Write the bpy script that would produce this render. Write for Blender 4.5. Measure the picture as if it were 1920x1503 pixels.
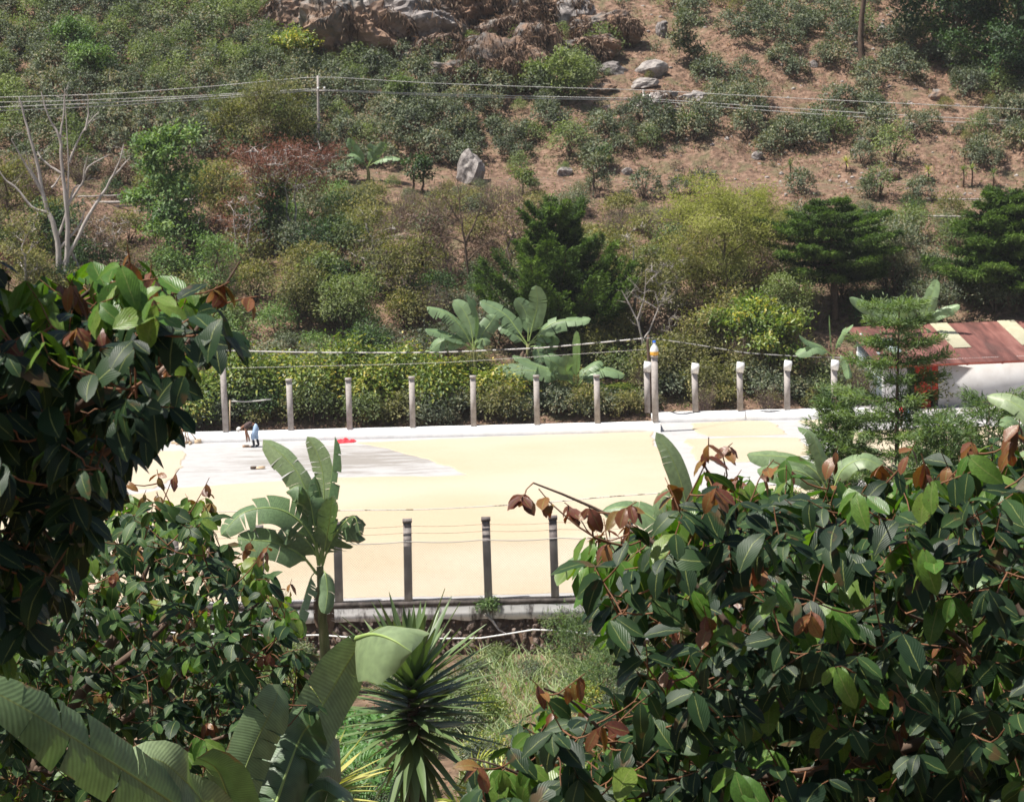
import bpy, math, random
import numpy as np
from mathutils import Matrix, Vector, Euler
R = math.radians
rng = np.random.default_rng(7)
random.seed(7)
C = bpy.context.scene.collection
for o in list(bpy.data.objects):
    bpy.data.objects.remove(o)
SC = bpy.context.scene

# ------------------------------------------------------------------ camera, sky, sun, exposure
CAMP = np.array([0.0, 0.0, 15.25])
FPX = 4800.0
PITCH = math.atan(541.5 / FPX)
cam = bpy.data.cameras.new('camera')
camo = bpy.data.objects.new('camera', cam)
C.objects.link(camo)
camo.location = CAMP
CM = Euler((R(90) - PITCH, 0, 0)).to_matrix() @ Matrix.Rotation(R(-1.35), 3, 'Z')
camo.rotation_euler = CM.to_euler()
cam.sensor_width = 36.0
cam.lens = 90.0
cam.clip_start = 0.5
cam.clip_end = 2000
cam.dof.use_dof = True
cam.dof.focus_distance = 17.0
cam.dof.aperture_fstop = 14.0
SC.camera = camo
SC.render.resolution_x, SC.render.resolution_y = 1024, 801
CMn = np.array(CM)

SUN_EL, SUN_AZ = 65.0, -104.0      # azimuth clockwise from +Y of where the sun stands
sd = np.array([math.sin(R(SUN_AZ)) * math.cos(R(SUN_EL)), math.cos(R(SUN_AZ)) * math.cos(R(SUN_EL)), math.sin(R(SUN_EL))])
w = bpy.data.worlds.new('World')
SC.world = w
w.use_nodes = True
wn = w.node_tree.nodes
wn.clear()
sky = wn.new('ShaderNodeTexSky')
sky.sky_type = 'NISHITA'
sky.sun_disc = False
sky.sun_elevation = R(SUN_EL)
sky.sun_rotation = R(SUN_AZ)
sky.air_density = 1.2
sky.dust_density = 2.0
bg = wn.new('ShaderNodeBackground')
bg.inputs[1].default_value = 0.06
wo = wn.new('ShaderNodeOutputWorld')
w.node_tree.links.new(sky.outputs[0], bg.inputs[0])
w.node_tree.links.new(bg.outputs[0], wo.inputs[0])
sl = bpy.data.lights.new('sun', 'SUN')
sl.energy = 5.0
sl.angle = R(0.5)
sl.color = (1.0, 0.96, 0.88)
so = bpy.data.objects.new('sun', sl)
C.objects.link(so)
so.rotation_euler = Vector(sd).to_track_quat('Z', 'Y').to_euler()
so.location = (0, 0, 60)
SC.view_settings.view_transform = 'Standard'
SC.view_settings.look = 'None'
SC.view_settings.gamma = 1.0
SC.view_settings.exposure = 0.7
SC.view_settings.use_curve_mapping = False
SC.cycles.max_bounces = 6
SC.cycles.diffuse_bounces = 3
SC.cycles.transmission_bounces = 3
SC.cycles.transparent_max_bounces = 4

# ------------------------------------------------------------------ photograph-plane <-> place
def ray(px, py):
    v = np.array([(px - 960) / FPX, -(py - 751.5) / FPX, -1.0])
    d = CMn @ v
    return d / d[1]
def W(px, py, Y):
    return CAMP + ray(px, py) * Y
def proj(P):
    P = np.atleast_2d(P)
    q = (P - CAMP) @ CMn
    return 960 + FPX * q[:, 0] / -q[:, 2], 751.5 - FPX * q[:, 1] / -q[:, 2]
def G0(px, py, z=0.0):
    d = ray(px, py)
    return CAMP + d * ((z - CAMP[2]) / d[2])

def vnoise(x, y, seed=0):
    x = np.asarray(x, float); y = np.asarray(y, float)
    xi = np.floor(x).astype(np.int64); yi = np.floor(y).astype(np.int64)
    fx = x - xi; fy = y - yi
    fx = fx * fx * (3 - 2 * fx); fy = fy * fy * (3 - 2 * fy)
    def h(a, b):
        n = (a * 374761393 + b * 668265263 + seed * 974634777) & 0xffffffff
        n = ((n ^ (n >> 13)) * 1274126177) & 0xffffffff
        return ((n ^ (n >> 16)) & 0xffff) / 65535.0 * 2 - 1
    return (h(xi, yi) * (1 - fx) * (1 - fy) + h(xi + 1, yi) * fx * (1 - fy) + h(xi, yi + 1) * (1 - fx) * fy + h(xi + 1, yi + 1) * fx * fy)
def fbm(x, y, o=4, seed=0):
    s = 0; a = 1.0
    for i in range(o):
        s = s + a * vnoise(np.asarray(x) * 2 ** i, np.asarray(y) * 2 ** i, seed + i * 17)
        a *= 0.5
    return s
PY_ = np.array([-40, 0, 20, 40, 58, 70, 79, 123.9, 124.6, 128, 140, 150, 157, 158.5, 161.5, 163, 186, 200, 220, 300, 320, 900])
PZ_ = np.array([17.5, 13.4, 9.0, 3.5, -0.9, -1.3, -1.7, -1.7, -0.4, 1.2, 5.8, 8.6, 10.4, 11.1, 11.3, 12.0, 23.4, 32.0, 45.0, 88.0, 96.0, 110.0])
def H(x, y):
    x = np.asarray(x, float); y = np.asarray(y, float)
    z = np.interp(y, PY_, PZ_)
    hill = np.clip((y - 126) / 14, 0, 1)
    near = np.clip((72 - y) / 20, 0, 1)
    flat = np.clip(np.abs(y - 160) / 4, 0.15, 1)
    z = z + hill * (-0.055 * np.clip(x, -60, 60) + flat * (0.7 * fbm(x / 9, y / 9, 3, 3) + 0.16 * fbm(x / 1.7, y / 1.7, 3, 9)))
    m = np.clip((x - 13.5) / 2, 0, 1) * np.clip((134.5 - y) / 1.5, 0, 1) * (y > 124.5)
    z = z * (1 - m) - 0.12 * m
    z = z + near * (0.35 * fbm(x / 6, y / 6, 3, 5)) + (1 - hill) * 0.05 * fbm(x, y, 2, 11)
    return z
def Gt(px, py, y0=124.0, y1=260.0):
    d = ray(px, py)
    ys = np.arange(y0, y1, 0.25)
    P = CAMP + d[None, :] * ys[:, None]
    below = P[:, 2] < H(P[:, 0], P[:, 1])
    i = int(np.argmax(below)) if below.any() else len(ys) - 1
    p = P[i].copy(); p[2] = float(H(p[0], p[1]))
    return p
def onG(x, y):
    return np.array([x, y, float(H(x, y))])

# ------------------------------------------------------------------ mesh building
def nrm(v):
    v = np.asarray(v, float)
    return v / np.maximum(np.linalg.norm(v, axis=-1, keepdims=True), 1e-9)
class MB:
    def __init__(s):
        s.V = []; s.F = {3: [], 4: []}; s.M = {3: [], 4: []}; s.T = []; s.UV = []; s.n = 0
    def add(s, V, F, tint=0.5, mi=0, uv=None):
        V = np.asarray(V, float).reshape(-1, 3)
        F = np.asarray(F, np.int64)
        s.V.append(V); s.F[F.shape[1]].append(F + s.n); s.M[F.shape[1]].append(np.full(len(F), mi))
        s.T.append(np.broadcast_to(np.asarray(tint, float), (len(V),)).copy())
        s.UV.append(np.zeros((len(V), 2)) if uv is None else np.asarray(uv, float))
        s.n += len(V)
    def addF(s, F, mi=0):   # more faces on the verts added last
        F = np.asarray(F, np.int64); s.F[F.shape[1]].append(F + s.n - len(s.V[-1])); s.M[F.shape[1]].append(np.full(len(F), mi))
    def box(s, c, size, rz=0, tint=0.5, mi=0, taper=1.0):
        x, y, z = [q / 2 for q in size]
        v = np.array([[-x, -y, -z], [x, -y, -z], [x, y, -z], [-x, y, -z], [-x * taper, -y * taper, z], [x * taper, -y * taper, z], [x * taper, y * taper, z], [-x * taper, y * taper, z]])
        cs, sn = math.cos(rz), math.sin(rz)
        v = v @ np.array([[cs, sn, 0], [-sn, cs, 0], [0, 0, 1]])
        s.add(v + np.asarray(c), [[0, 3, 2, 1], [4, 5, 6, 7], [0, 1, 5, 4], [1, 2, 6, 5], [2, 3, 7, 6], [3, 0, 4, 7]], tint, mi)
    def bar(s, a, b, w, h, up=(0, 0, 1), tint=0.5, mi=0):
        a = np.asarray(a, float); b = np.asarray(b, float)
        d = nrm(b - a); sd_ = nrm(np.cross(d, up)); u = np.cross(sd_, d)
        v = [p + sx * sd_ * w / 2 + sz * u * h / 2 for p in (a, b) for sx, sz in ((-1, -1), (1, -1), (1, 1), (-1, 1))]
        s.add(v, [[0, 1, 2, 3], [7, 6, 5, 4], [0, 4, 5, 1], [1, 5, 6, 2], [2, 6, 7, 3], [3, 7, 4, 0]], tint, mi)
    def tube(s, P, r, n=6, tint=0.5, mi=0, cap=True):
        P = np.asarray(P, float); k = len(P)
        r = np.broadcast_to(np.asarray(r, float), (k,))
        T = nrm(np.gradient(P, axis=0))
        up = np.array([0, 0, 1.0]) if abs(T[0][2]) < 0.9 else np.array([1.0, 0, 0])
        a = np.arange(n) / n * 2 * np.pi
        V = []
        for i in range(k):
            u = nrm(np.cross(T[i], up)); v = np.cross(T[i], u)
            up = -v if False else up
            V.append(P[i] + r[i] * (np.cos(a)[:, None] * u + np.sin(a)[:, None] * v))
        V = np.concatenate(V)
        F = []
        for i in range(k - 1):
            for j in range(n):
                j2 = (j + 1) % n
                F.append([i * n + j, i * n + j2, (i + 1) * n + j2, (i + 1) * n + j])
        s.add(V, F, tint, mi)
        if cap:
            V2 = np.array([P[0], P[-1]])
            b = s.n
            s.V.append(V2); s.T.append(np.full(2, float(np.mean(tint)))); s.UV.append(np.zeros((2, 2))); s.n += 2
            o = b - len(V)
            s.F[3].append(np.array([[b, o + (j + 1) % n, o + j] for j in range(n)] + [[b + 1, b - n + j, b - n + (j + 1) % n] for j in range(n)]))
            s.M[3].append(np.full(2 * n, mi))
    def leaves(s, P, D, N, L, Wd, tint, fold=0.18, droop=0.15, mi=0):
        P = np.atleast_2d(P); n = len(P)
        D = nrm(D); N = np.asarray(N, float)
        S = nrm(np.cross(D, N)); N = np.cross(S, D)
        L = np.broadcast_to(np.asarray(L, float), (n,))[:, None]; Wd = np.broadcast_to(np.asarray(Wd, float), (n,))[:, None]
        b = P; l = P + D * L * 0.48 - S * Wd / 2 + N * Wd * fold; r = P + D * L * 0.48 + S * Wd / 2 + N * Wd * fold; t = P + D * L - N * L * droop
        V = np.stack([b, l, t, r], 1).reshape(-1, 3)
        i = np.arange(n)[:, None] * 4
        F = np.concatenate([i + np.array([[0, 2, 1]]), i + np.array([[0, 3, 2]])])
        s.add(V, F, np.repeat(np.broadcast_to(tint, (n,)), 4), mi)
    def merge(s, V0, F3, F4, T0, M4=0):
        pass
    def mesh(s, name, mats, off=(0, 0, 0), smooth=False):
        V = np.concatenate(s.V) - np.asarray(off)
        me = bpy.data.meshes.new(name)
        f3 = np.concatenate(s.F[3]) if s.F[3] else np.zeros((0, 3), np.int64)
        f4 = np.concatenate(s.F[4]) if s.F[4] else np.zeros((0, 4), np.int64)
        me.vertices.add(len(V)); me.vertices.foreach_set('co', V.astype(np.float32).ravel())
        li = np.concatenate([f3.ravel(), f4.ravel()]).astype(np.int32)
        me.loops.add(len(li)); me.loops.foreach_set('vertex_index', li)
        st = np.concatenate([np.arange(len(f3)) * 3, len(f3) * 3 + np.arange(len(f4)) * 4]).astype(np.int32)
        me.polygons.add(len(st)); me.polygons.foreach_set('loop_start', st)
        mi = np.concatenate((s.M[3] or [np.zeros(0)]) + (s.M[4] or [np.zeros(0)])).astype(np.int32)
        me.polygons.foreach_set('material_index', mi)
        if smooth:
            me.polygons.foreach_set('use_smooth', np.ones(len(st), bool))
        a = me.attributes.new('tint', 'FLOAT', 'POINT'); a.data.foreach_set('value', np.concatenate(s.T).astype(np.float32))
        UV = np.concatenate(s.UV)
        if UV.any():
            ul = me.uv_layers.new(name='UVMap'); ul.data.foreach_set('uv', UV[li].astype(np.float32).ravel())
        for m in (mats if isinstance(mats, (list, tuple)) else [mats]):
            me.materials.append(m)
        me.update(calc_edges=True)
        me.validate()
        return me
def tag(o, label=None, cat=None, group=None, kind=None):
    if label: o['label'] = label
    if cat: o['category'] = cat
    if group: o['group'] = group
    if kind: o['kind'] = kind
    return o
def link(name, me, parent=None):
    o = bpy.data.objects.new(name, me); C.objects.link(o)
    if parent: o.parent = parent
    return o
def thing(name, label, cat, loc, group=None):
    o = bpy.data.objects.new(name, None); C.objects.link(o)
    o.location = loc; o.empty_display_size = 0.2
    return tag(o, label, cat, group)
def part(name, mb, mats, root, smooth=False, local=False, off=None, label=None, kind=None):
    if off is None:
        off = (0, 0, 0) if local else tuple(root.location)
    o = link(name, mb.mesh(name, mats, off, smooth), root)
    return tag(o, label, None, None, kind)
def single(name, mb, mats, label, cat, loc, group=None, smooth=False, kind=None):
    o = link(name, mb.mesh(name, mats, loc, smooth)); o.location = loc
    return tag(o, label, cat, group, kind)
def copy_tree(o, parent=None):
    c = o.copy(); C.objects.link(c)
    if parent: c.parent = parent
    for ch in o.children:
        copy_tree(ch, c)
    return c

# ------------------------------------------------------------------ materials
def newmat(name):
    m = bpy.data.materials.new(name); m.use_nodes = True
    nt = m.node_tree; nt.nodes.clear()
    out = nt.nodes.new('ShaderNodeOutputMaterial')
    return m, nt, out
def nd(nt, t, **kw):
    n = nt.nodes.new(t)
    for k, v in kw.items():
        if k.startswith('i_'):
            n.inputs[int(k[2:]) if k[2:].isdigit() else k[2:]].default_value = v
        else:
            setattr(n, k, v)
    return n
def ramp(nt, stops, interp='LINEAR'):
    r = nt.nodes.new('ShaderNodeValToRGB'); e = r.color_ramp.elements
    while len(e) > 1: e.remove(e[-1])
    e[0].position = stops[0][0]; e[0].color = (*stops[0][1], 1)
    for p, c in stops[1:]:
        x = e.new(p); x.color = (*c, 1)
    r.color_ramp.interpolation = interp
    return r
def leafmat(name, cols, rough=0.5, trans=0.3, tcol=(1.3, 1.5, 0.5), spec=0.35, rnd=0.25, veins=False):
    m, nt, out = newmat(name); L = nt.links
    at = nd(nt, 'ShaderNodeAttribute', attribute_name='tint')
    oi = nd(nt, 'ShaderNodeObjectInfo')
    mm = nd(nt, 'ShaderNodeMath', operation='MULTIPLY_ADD'); mm.inputs[1].default_value = rnd; mm.inputs[2].default_value = -rnd / 2
    L.new(oi.outputs['Random'], mm.inputs[0])
    ad = nd(nt, 'ShaderNodeMath', operation='ADD'); L.new(at.outputs['Fac'], ad.inputs[0]); L.new(mm.outputs[0], ad.inputs[1])
    if not name.startswith('inga'):
        gain = {'cypress_foliage': .95, 'yellow_feathery_foliage': .85, 'yellow_green_foliage': 1.0, 'vine_leaves': .85, 'banana_blade': 1.3, 'distant_banana_blade': 1.35, 'dry_foliage': .85, 'rust_red_blossom': .95}.get(name, 1.32)
        cols = [(min(.6, c[0] * gain * (1.12 if not any(q in name for q in ('banana', 'dry', 'rust', 'yellow_feathery', 'cypress')) else 1)), min(.6, c[1] * gain * .95), min(.5, c[2] * gain * 1.05)) for c in cols]
    n = len(cols)
    rp = ramp(nt, [(i / (n - 1), c) for i, c in enumerate(cols)]); L.new(ad.outputs[0], rp.inputs[0])
    col = rp.outputs[0]
    p = nd(nt, 'ShaderNodeBsdfPrincipled'); p.inputs['Roughness'].default_value = rough
    p.inputs['Specular IOR Level'].default_value = spec
    tx = nd(nt, 'ShaderNodeTexNoise'); tx.inputs['Scale'].default_value = 14 if veins else 3
    tc = nd(nt, 'ShaderNodeTexCoord'); L.new(tc.outputs['Object'], tx.inputs['Vector'])
    mx = nd(nt, 'ShaderNodeMix', data_type='RGBA', blend_type='MULTIPLY'); mx.inputs[0].default_value = 0.45
    nr = ramp(nt, [(0.3, (0.55, 0.55, 0.55)), (0.7, (1.35, 1.35, 1.3))]); L.new(tx.outputs[0], nr.inputs[0])
    L.new(col, mx.inputs[6]); L.new(nr.outputs[0], mx.inputs[7]); col = mx.outputs[2]
    if veins:
        uv = nd(nt, 'ShaderNodeUVMap'); sp = nd(nt, 'ShaderNodeSeparateXYZ'); L.new(uv.outputs[0], sp.inputs[0])
        a1 = nd(nt, 'ShaderNodeMath', operation='SUBTRACT'); L.new(sp.outputs[0], a1.inputs[0]); a1.inputs[1].default_value = 0.5
        a2 = nd(nt, 'ShaderNodeMath', operation='ABSOLUTE'); L.new(a1.outputs[0], a2.inputs[0])
        a3 = nd(nt, 'ShaderNodeMath', operation='MULTIPLY_ADD'); L.new(a2.outputs[0], a3.inputs[0]); a3.inputs[1].default_value = veins[1]; L.new(sp.outputs[1], a3.inputs[2])
        a4 = nd(nt, 'ShaderNodeMath', operation='MULTIPLY'); L.new(a3.outputs[0], a4.inputs[0]); a4.inputs[1].default_value = veins[0] * 2 * math.pi
        a5 = nd(nt, 'ShaderNodeMath', operation='SINE'); L.new(a4.outputs[0], a5.inputs[0])
        bp = nd(nt, 'ShaderNodeBump'); bp.inputs['Strength'].default_value = veins[2]; bp.inputs['Distance'].default_value = veins[3]
        L.new(a5.outputs[0], bp.inputs['Height']); L.new(bp.outputs[0], p.inputs['Normal'])
        lt = nd(nt, 'ShaderNodeMath', operation='LESS_THAN'); L.new(a2.outputs[0], lt.inputs[0]); lt.inputs[1].default_value = 0.022
        mv = nd(nt, 'ShaderNodeMix', data_type='RGBA'); L.new(lt.outputs[0], mv.inputs[0]); L.new(col, mv.inputs[6]); mv.inputs[7].default_value = (0.22, 0.25, 0.08, 1)
        mf = nd(nt, 'ShaderNodeMath', operation='MULTIPLY'); L.new(lt.outputs[0], mf.inputs[0]); mf.inputs[1].default_value = 0.7; L.new(mf.outputs[0], mv.inputs[0])
        col = mv.outputs[2]
    if veins and name.startswith('inga'):
        t3 = nd(nt, 'ShaderNodeTexNoise'); t3.inputs['Scale'].default_value = 9; t3.inputs['Detail'].default_value = 5; L.new(tc.outputs['Object'], t3.inputs['Vector'])
        r3 = ramp(nt, [(0.63, (0, 0, 0)), (0.68, (.8, .8, .8))]); L.new(t3.outputs[0], r3.inputs[0])
        m3 = nd(nt, 'ShaderNodeMix', data_type='RGBA'); L.new(r3.outputs[0], m3.inputs[0]); L.new(col, m3.inputs[6]); m3.inputs[7].default_value = (0.085, 0.05, 0.022, 1); col = m3.outputs[2]
    if veins and name == 'banana_blade':
        e1 = nd(nt, 'ShaderNodeMath', operation='MULTIPLY_ADD'); L.new(a2.outputs[0], e1.inputs[0]); e1.inputs[1].default_value = 2.0
        t4 = nd(nt, 'ShaderNodeTexNoise'); t4.inputs['Scale'].default_value = 7; t4.inputs['Detail'].default_value = 6; L.new(tc.outputs['Object'], t4.inputs['Vector']); L.new(t4.outputs[0], e1.inputs[2])
        r4 = ramp(nt, [(0.0, (0, 0, 0)), (1.0, (0, 0, 0))]); e2 = nd(nt, 'ShaderNodeMapRange'); e2.inputs[1].default_value = 1.5; e2.inputs[2].default_value = 1.62; L.new(e1.outputs[0], e2.inputs[0])
        m4 = nd(nt, 'ShaderNodeMix', data_type='RGBA'); L.new(e2.outputs[0], m4.inputs[0]); L.new(col, m4.inputs[6]); m4.inputs[7].default_value = (0.2, 0.13, 0.06, 1); col = m4.outputs[2]
        w4 = nd(nt, 'ShaderNodeMath', operation='MULTIPLY_ADD'); w4.inputs[1].default_value = .12; w4.inputs[2].default_value = .94; L.new(a5.outputs[0], w4.inputs[0])
        m5 = nd(nt, 'ShaderNodeMix', data_type='RGBA', blend_type='MULTIPLY'); m5.inputs[0].default_value = 1; L.new(col, m5.inputs[6]); L.new(w4.outputs[0], m5.inputs[7]); col = m5.outputs[2]
    L.new(col, p.inputs['Base Color'])
    tr = nd(nt, 'ShaderNodeBsdfTranslucent')
    tm = nd(nt, 'ShaderNodeMix', data_type='RGBA', blend_type='MULTIPLY'); tm.inputs[0].default_value = 1.0; tm.inputs[7].default_value = (*tcol, 1)
    L.new(col, tm.inputs[6]); L.new(tm.outputs[2], tr.inputs[0])
    ms = nd(nt, 'ShaderNodeMixShader'); ms.inputs[0].default_value = trans
    L.new(p.outputs[0], ms.inputs[1]); L.new(tr.outputs[0], ms.inputs[2]); L.new(ms.outputs[0], out.inputs[0])
    return m
def noisemat(name, stops, scale=3, detail=6, rough=0.85, bump=0.3, bdist=0.02, coord='Object', stretch=(1, 1, 1), rnd=0.0, dist=0.0, metal=0.0, second=None, tintmix=False, spec=0.3):
    m, nt, out = newmat(name); L = nt.links
    tc = nd(nt, 'ShaderNodeTexCoord'); mp = nd(nt, 'ShaderNodeMapping'); mp.inputs['Scale'].default_value = stretch
    L.new(tc.outputs[coord], mp.inputs[0])
    tx = nd(nt, 'ShaderNodeTexNoise'); tx.inputs['Scale'].default_value = scale; tx.inputs['Detail'].default_value = detail; tx.inputs['Roughness'].default_value = 0.6; tx.inputs['Distortion'].default_value = dist
    L.new(mp.outputs[0], tx.inputs['Vector'])
    rp = ramp(nt, stops)
    if rnd or tintmix:
        oi = nd(nt, 'ShaderNodeObjectInfo') if not tintmix else nd(nt, 'ShaderNodeAttribute', attribute_name='tint')
        src = oi.outputs['Random'] if not tintmix else oi.outputs['Fac']
        k = rnd or 0.4
        mm = nd(nt, 'ShaderNodeMath', operation='MULTIPLY_ADD'); mm.inputs[1].default_value = k; mm.inputs[2].default_value = -k / 2; L.new(src, mm.inputs[0])
        ad = nd(nt, 'ShaderNodeMath', operation='ADD'); L.new(tx.outputs[0], ad.inputs[0]); L.new(mm.outputs[0], ad.inputs[1]); L.new(ad.outputs[0], rp.inputs[0])
    else:
        L.new(tx.outputs[0], rp.inputs[0])
    col = rp.outputs[0]
    if second:   # (scale, stretch, lo, hi, colour, amount)
        mp2 = nd(nt, 'ShaderNodeMapping'); mp2.inputs['Scale'].default_value = second[1]; L.new(tc.outputs[coord], mp2.inputs[0])
        t2 = nd(nt, 'ShaderNodeTexNoise'); t2.inputs['Scale'].default_value = second[0]; t2.inputs['Detail'].default_value = 8; t2.inputs['Roughness'].default_value = 0.65; L.new(mp2.outputs[0], t2.inputs['Vector'])
        r2 = ramp(nt, [(second[2], (0, 0, 0)), (second[3], (second[5],) * 3)]); L.new(t2.outputs[0], r2.inputs[0])
        mx = nd(nt, 'ShaderNodeMix', data_type='RGBA'); L.new(r2.outputs[0], mx.inputs[0]); L.new(col, mx.inputs[6]); mx.inputs[7].default_value = (*second[4], 1); col = mx.outputs[2]
    p = nd(nt, 'ShaderNodeBsdfPrincipled'); p.inputs['Roughness'].default_value = rough; p.inputs['Metallic'].default_value = metal; p.inputs['Specular IOR Level'].default_value = spec
    L.new(col, p.inputs['Base Color'])
    if bump:
        bp = nd(nt, 'ShaderNodeBump'); bp.inputs['Strength'].default_value = bump; bp.inputs['Distance'].default_value = bdist
        L.new(tx.outputs[0], bp.inputs['Height']); L.new(bp.outputs[0], p.inputs['Normal'])
    L.new(p.outputs[0], out.inputs[0])
    return m

M = {}
M['soil'] = noisemat('red_soil', [(0.3, (0.07, 0.042, 0.03)), (0.45, (0.165, 0.1, 0.068)), (0.56, (0.25, 0.155, 0.108)), (0.72, (0.34, 0.235, 0.175))], 2.6, 12, 0.95, 1.0, 0.35, 'Object',
                     second=(0.9, (1, 1, 1), 0.5, 0.62, (0.15, 0.13, 0.07), 0.8))
M['nearsoil'] = noisemat('valley_soil', [(0.3, (0.06, 0.04, 0.025)), (0.55, (0.17, 0.11, 0.07)), (0.75, (0.32, 0.23, 0.17))], 1.6, 10, 0.95, 1.0, 0.15)
M['rock'] = noisemat('weathered_rock', [(0.3, (0.055, 0.05, 0.047)), (0.5, (0.16, 0.145, 0.135)), (0.68, (0.34, 0.31, 0.28))], 2.2, 10, 0.95, 1.0, 0.2, rnd=0.12,
                     second=(0.9, (1, 1, 1), 0.42, 0.54, (0.27, 0.165, 0.11), 0.9))
M['rockgrey'] = noisemat('pale_rock', [(0.3, (0.09, 0.08, 0.075)), (0.5, (0.25, 0.22, 0.21)), (0.68, (0.42, 0.38, 0.35))], 3.0, 10, 0.95, 1.0, 0.12, rnd=0.15)
M['wallstone'] = noisemat('dark_wall_stone', [(0.3, (0.045, 0.032, 0.025)), (0.5, (0.12, 0.082, 0.06)), (0.7, (0.3, 0.24, 0.21))], 5.0, 8, 0.95, 1.0, 0.03, rnd=0.3)
M['mortar'] = noisemat('dark_mortar', [(0.3, (0.05, 0.033, 0.024)), (0.7, (0.17, 0.1, 0.065))], 4, 8, 0.95, 1.0, 0.05)
M['concrete'] = noisemat('patio_concrete', [(0.3, (0.365, 0.35, 0.345)), (0.7, (0.43, 0.415, 0.41))], 1.5, 10, 0.9, 0.3, 0.01,
                         second=(0.22, (0.6, 1.0, 1), 0.53, 0.62, (0.36, 0.325, 0.29), 0.0))
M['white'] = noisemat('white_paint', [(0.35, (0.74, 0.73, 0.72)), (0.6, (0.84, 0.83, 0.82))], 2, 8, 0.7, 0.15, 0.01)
M['shadedwall'] = noisemat('shade_toned_wall_white', [(0.35, (0.52, 0.5, 0.49)), (0.6, (0.6, 0.585, 0.58))], 1.2, 8, 0.8, 0.15, 0.01)  # white wall toned darker, putting the shade on it into its colour
M['plaster'] = noisemat('stained_plaster', [(0.35, (0.72, 0.69, 0.66)), (0.6, (0.82, 0.8, 0.78))], 2, 8, 0.85, 0.3, 0.02,
                        second=(1.3, (1.6, 1, 0.5), 0.5, 0.6, (0.07, 0.055, 0.05), 0.9))
M['cap'] = noisemat('mossy_concrete_cap', [(0.35, (0.05, 0.042, 0.038)), (0.7, (0.2, 0.17, 0.155))], 3, 10, 0.95, 0.8, 0.02)
M['postnear'] = noisemat('weathered_post_concrete', [(0.3, (0.05, 0.04, 0.04)), (0.5, (0.16, 0.135, 0.13)), (0.66, (0.36, 0.33, 0.31))], 2.4, 10, 0.95, 0.8, 0.015, stretch=(1, 1, 0.45), rnd=0.1)
M['postfar'] = noisemat('pale_post_concrete', [(0.3, (0.26, 0.23, 0.215)), (0.5, (0.37, 0.335, 0.315)), (0.7, (0.46, 0.42, 0.4))], 4.0, 10, 0.95, 0.5, 0.01, rnd=0.1)
M['wire'] = noisemat('galvanised_wire', [(0.3, (0.32, 0.31, 0.3)), (0.7, (0.52, 0.5, 0.48))], 5, 3, 0.5, 0, metal=0.5)
M['cable'] = noisemat('pale_cable', [(0.3, (0.42, 0.4, 0.38)), (0.7, (0.6, 0.58, 0.56))], 1, 3, 0.6, 0)
M['darkcable'] = noisemat('mottled_black_cable', [(0.42, (0.03, 0.03, 0.03)), (0.5, (0.6, 0.58, 0.56))], 2.5, 3, 0.6, 0)
M['bark'] = noisemat('brown_bark', [(0.3, (0.045, 0.03, 0.022)), (0.7, (0.17, 0.115, 0.085))], 5, 8, 0.9, 0.8, 0.02, stretch=(1, 1, 0.3))
M['palebark'] = noisemat('pale_grey_bark', [(0.3, (0.25, 0.215, 0.2)), (0.7, (0.5, 0.45, 0.42))], 4, 8, 0.9, 0.5, 0.02, stretch=(1, 1, 0.3))
M['twigbark'] = noisemat('russet_twig', [(0.3, (0.09, 0.04, 0.02)), (0.7, (0.24, 0.11, 0.055))], 6, 4, 0.7, 0.3, 0.003)
M['drytwig'] = noisemat('dry_twigs', [(0.3, (0.11, 0.075, 0.06)), (0.7, (0.25, 0.185, 0.16))], 3, 4, 0.9, 0)
M['wood'] = noisemat('raw_wood', [(0.3, (0.28, 0.15, 0.08)), (0.7, (0.5, 0.32, 0.19))], 4, 6, 0.7, 0.3, 0.004, stretch=(1, 1, 0.2))
M['palewood'] = noisemat('pale_wood', [(0.3, (0.5, 0.36, 0.22)), (0.7, (0.68, 0.52, 0.36))], 4, 6, 0.7, 0.2, 0.004)
M['red'] = noisemat('red_fabric', [(0.3, (0.55, 0.02, 0.03)), (0.7, (0.78, 0.06, 0.08))], 4, 4, 0.6, 0.4, 0.02)
M['redpaint'] = noisemat('red_door_paint', [(0.3, (0.5, 0.03, 0.015)), (0.7, (0.65, 0.06, 0.03))], 2, 4, 0.5, 0.1, 0.01)
M['roof'] = noisemat('rusty_red_roof', [(0.3, (0.09, 0.042, 0.036)), (0.5, (0.2, 0.082, 0.068)), (0.7, (0.3, 0.14, 0.115))], 0.9, 8, 0.55, 0.2, 0.01, stretch=(2.2, 0.4, 1), rnd=0.22,
                     second=(0.35, (1, 1, 1), 0.56, 0.66, (0.13, 0.07, 0.06), 0.7))
M['skylight'] = noisemat('cream_skylight_sheet', [(0.3, (0.42, 0.39, 0.27)), (0.7, (0.5, 0.47, 0.34))], 2, 4, 0.5, 0)
M['bluesheet'] = noisemat('pale_blue_sheet', [(0.3, (0.45, 0.53, 0.58)), (0.7, (0.6, 0.68, 0.72))], 1.5, 6, 0.5, 0.2, 0.01)
M['trimred'] = noisemat('rust_red_beam', [(0.3, (0.25, 0.05, 0.03)), (0.7, (0.36, 0.09, 0.06))], 2, 4, 0.7, 0)
M['roomshade'] = noisemat('painted_interior_shade', [(0.3, (0.03, 0.03, 0.03)), (0.7, (0.06, 0.06, 0.06))], 2, 2, 0.9, 0)  # near-black colour stands for the shade inside the shed
M['blueplastic'] = noisemat('blue_plastic', [(0, (0.02, 0.12, 0.6)), (1, (0.03, 0.16, 0.7))], 1, 1, 0.4, 0)
M['orangejuice'] = noisemat('amber_plastic', [(0, (0.7, 0.36, 0.05)), (1, (0.8, 0.45, 0.08))], 1, 1, 0.3, 0)
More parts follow.
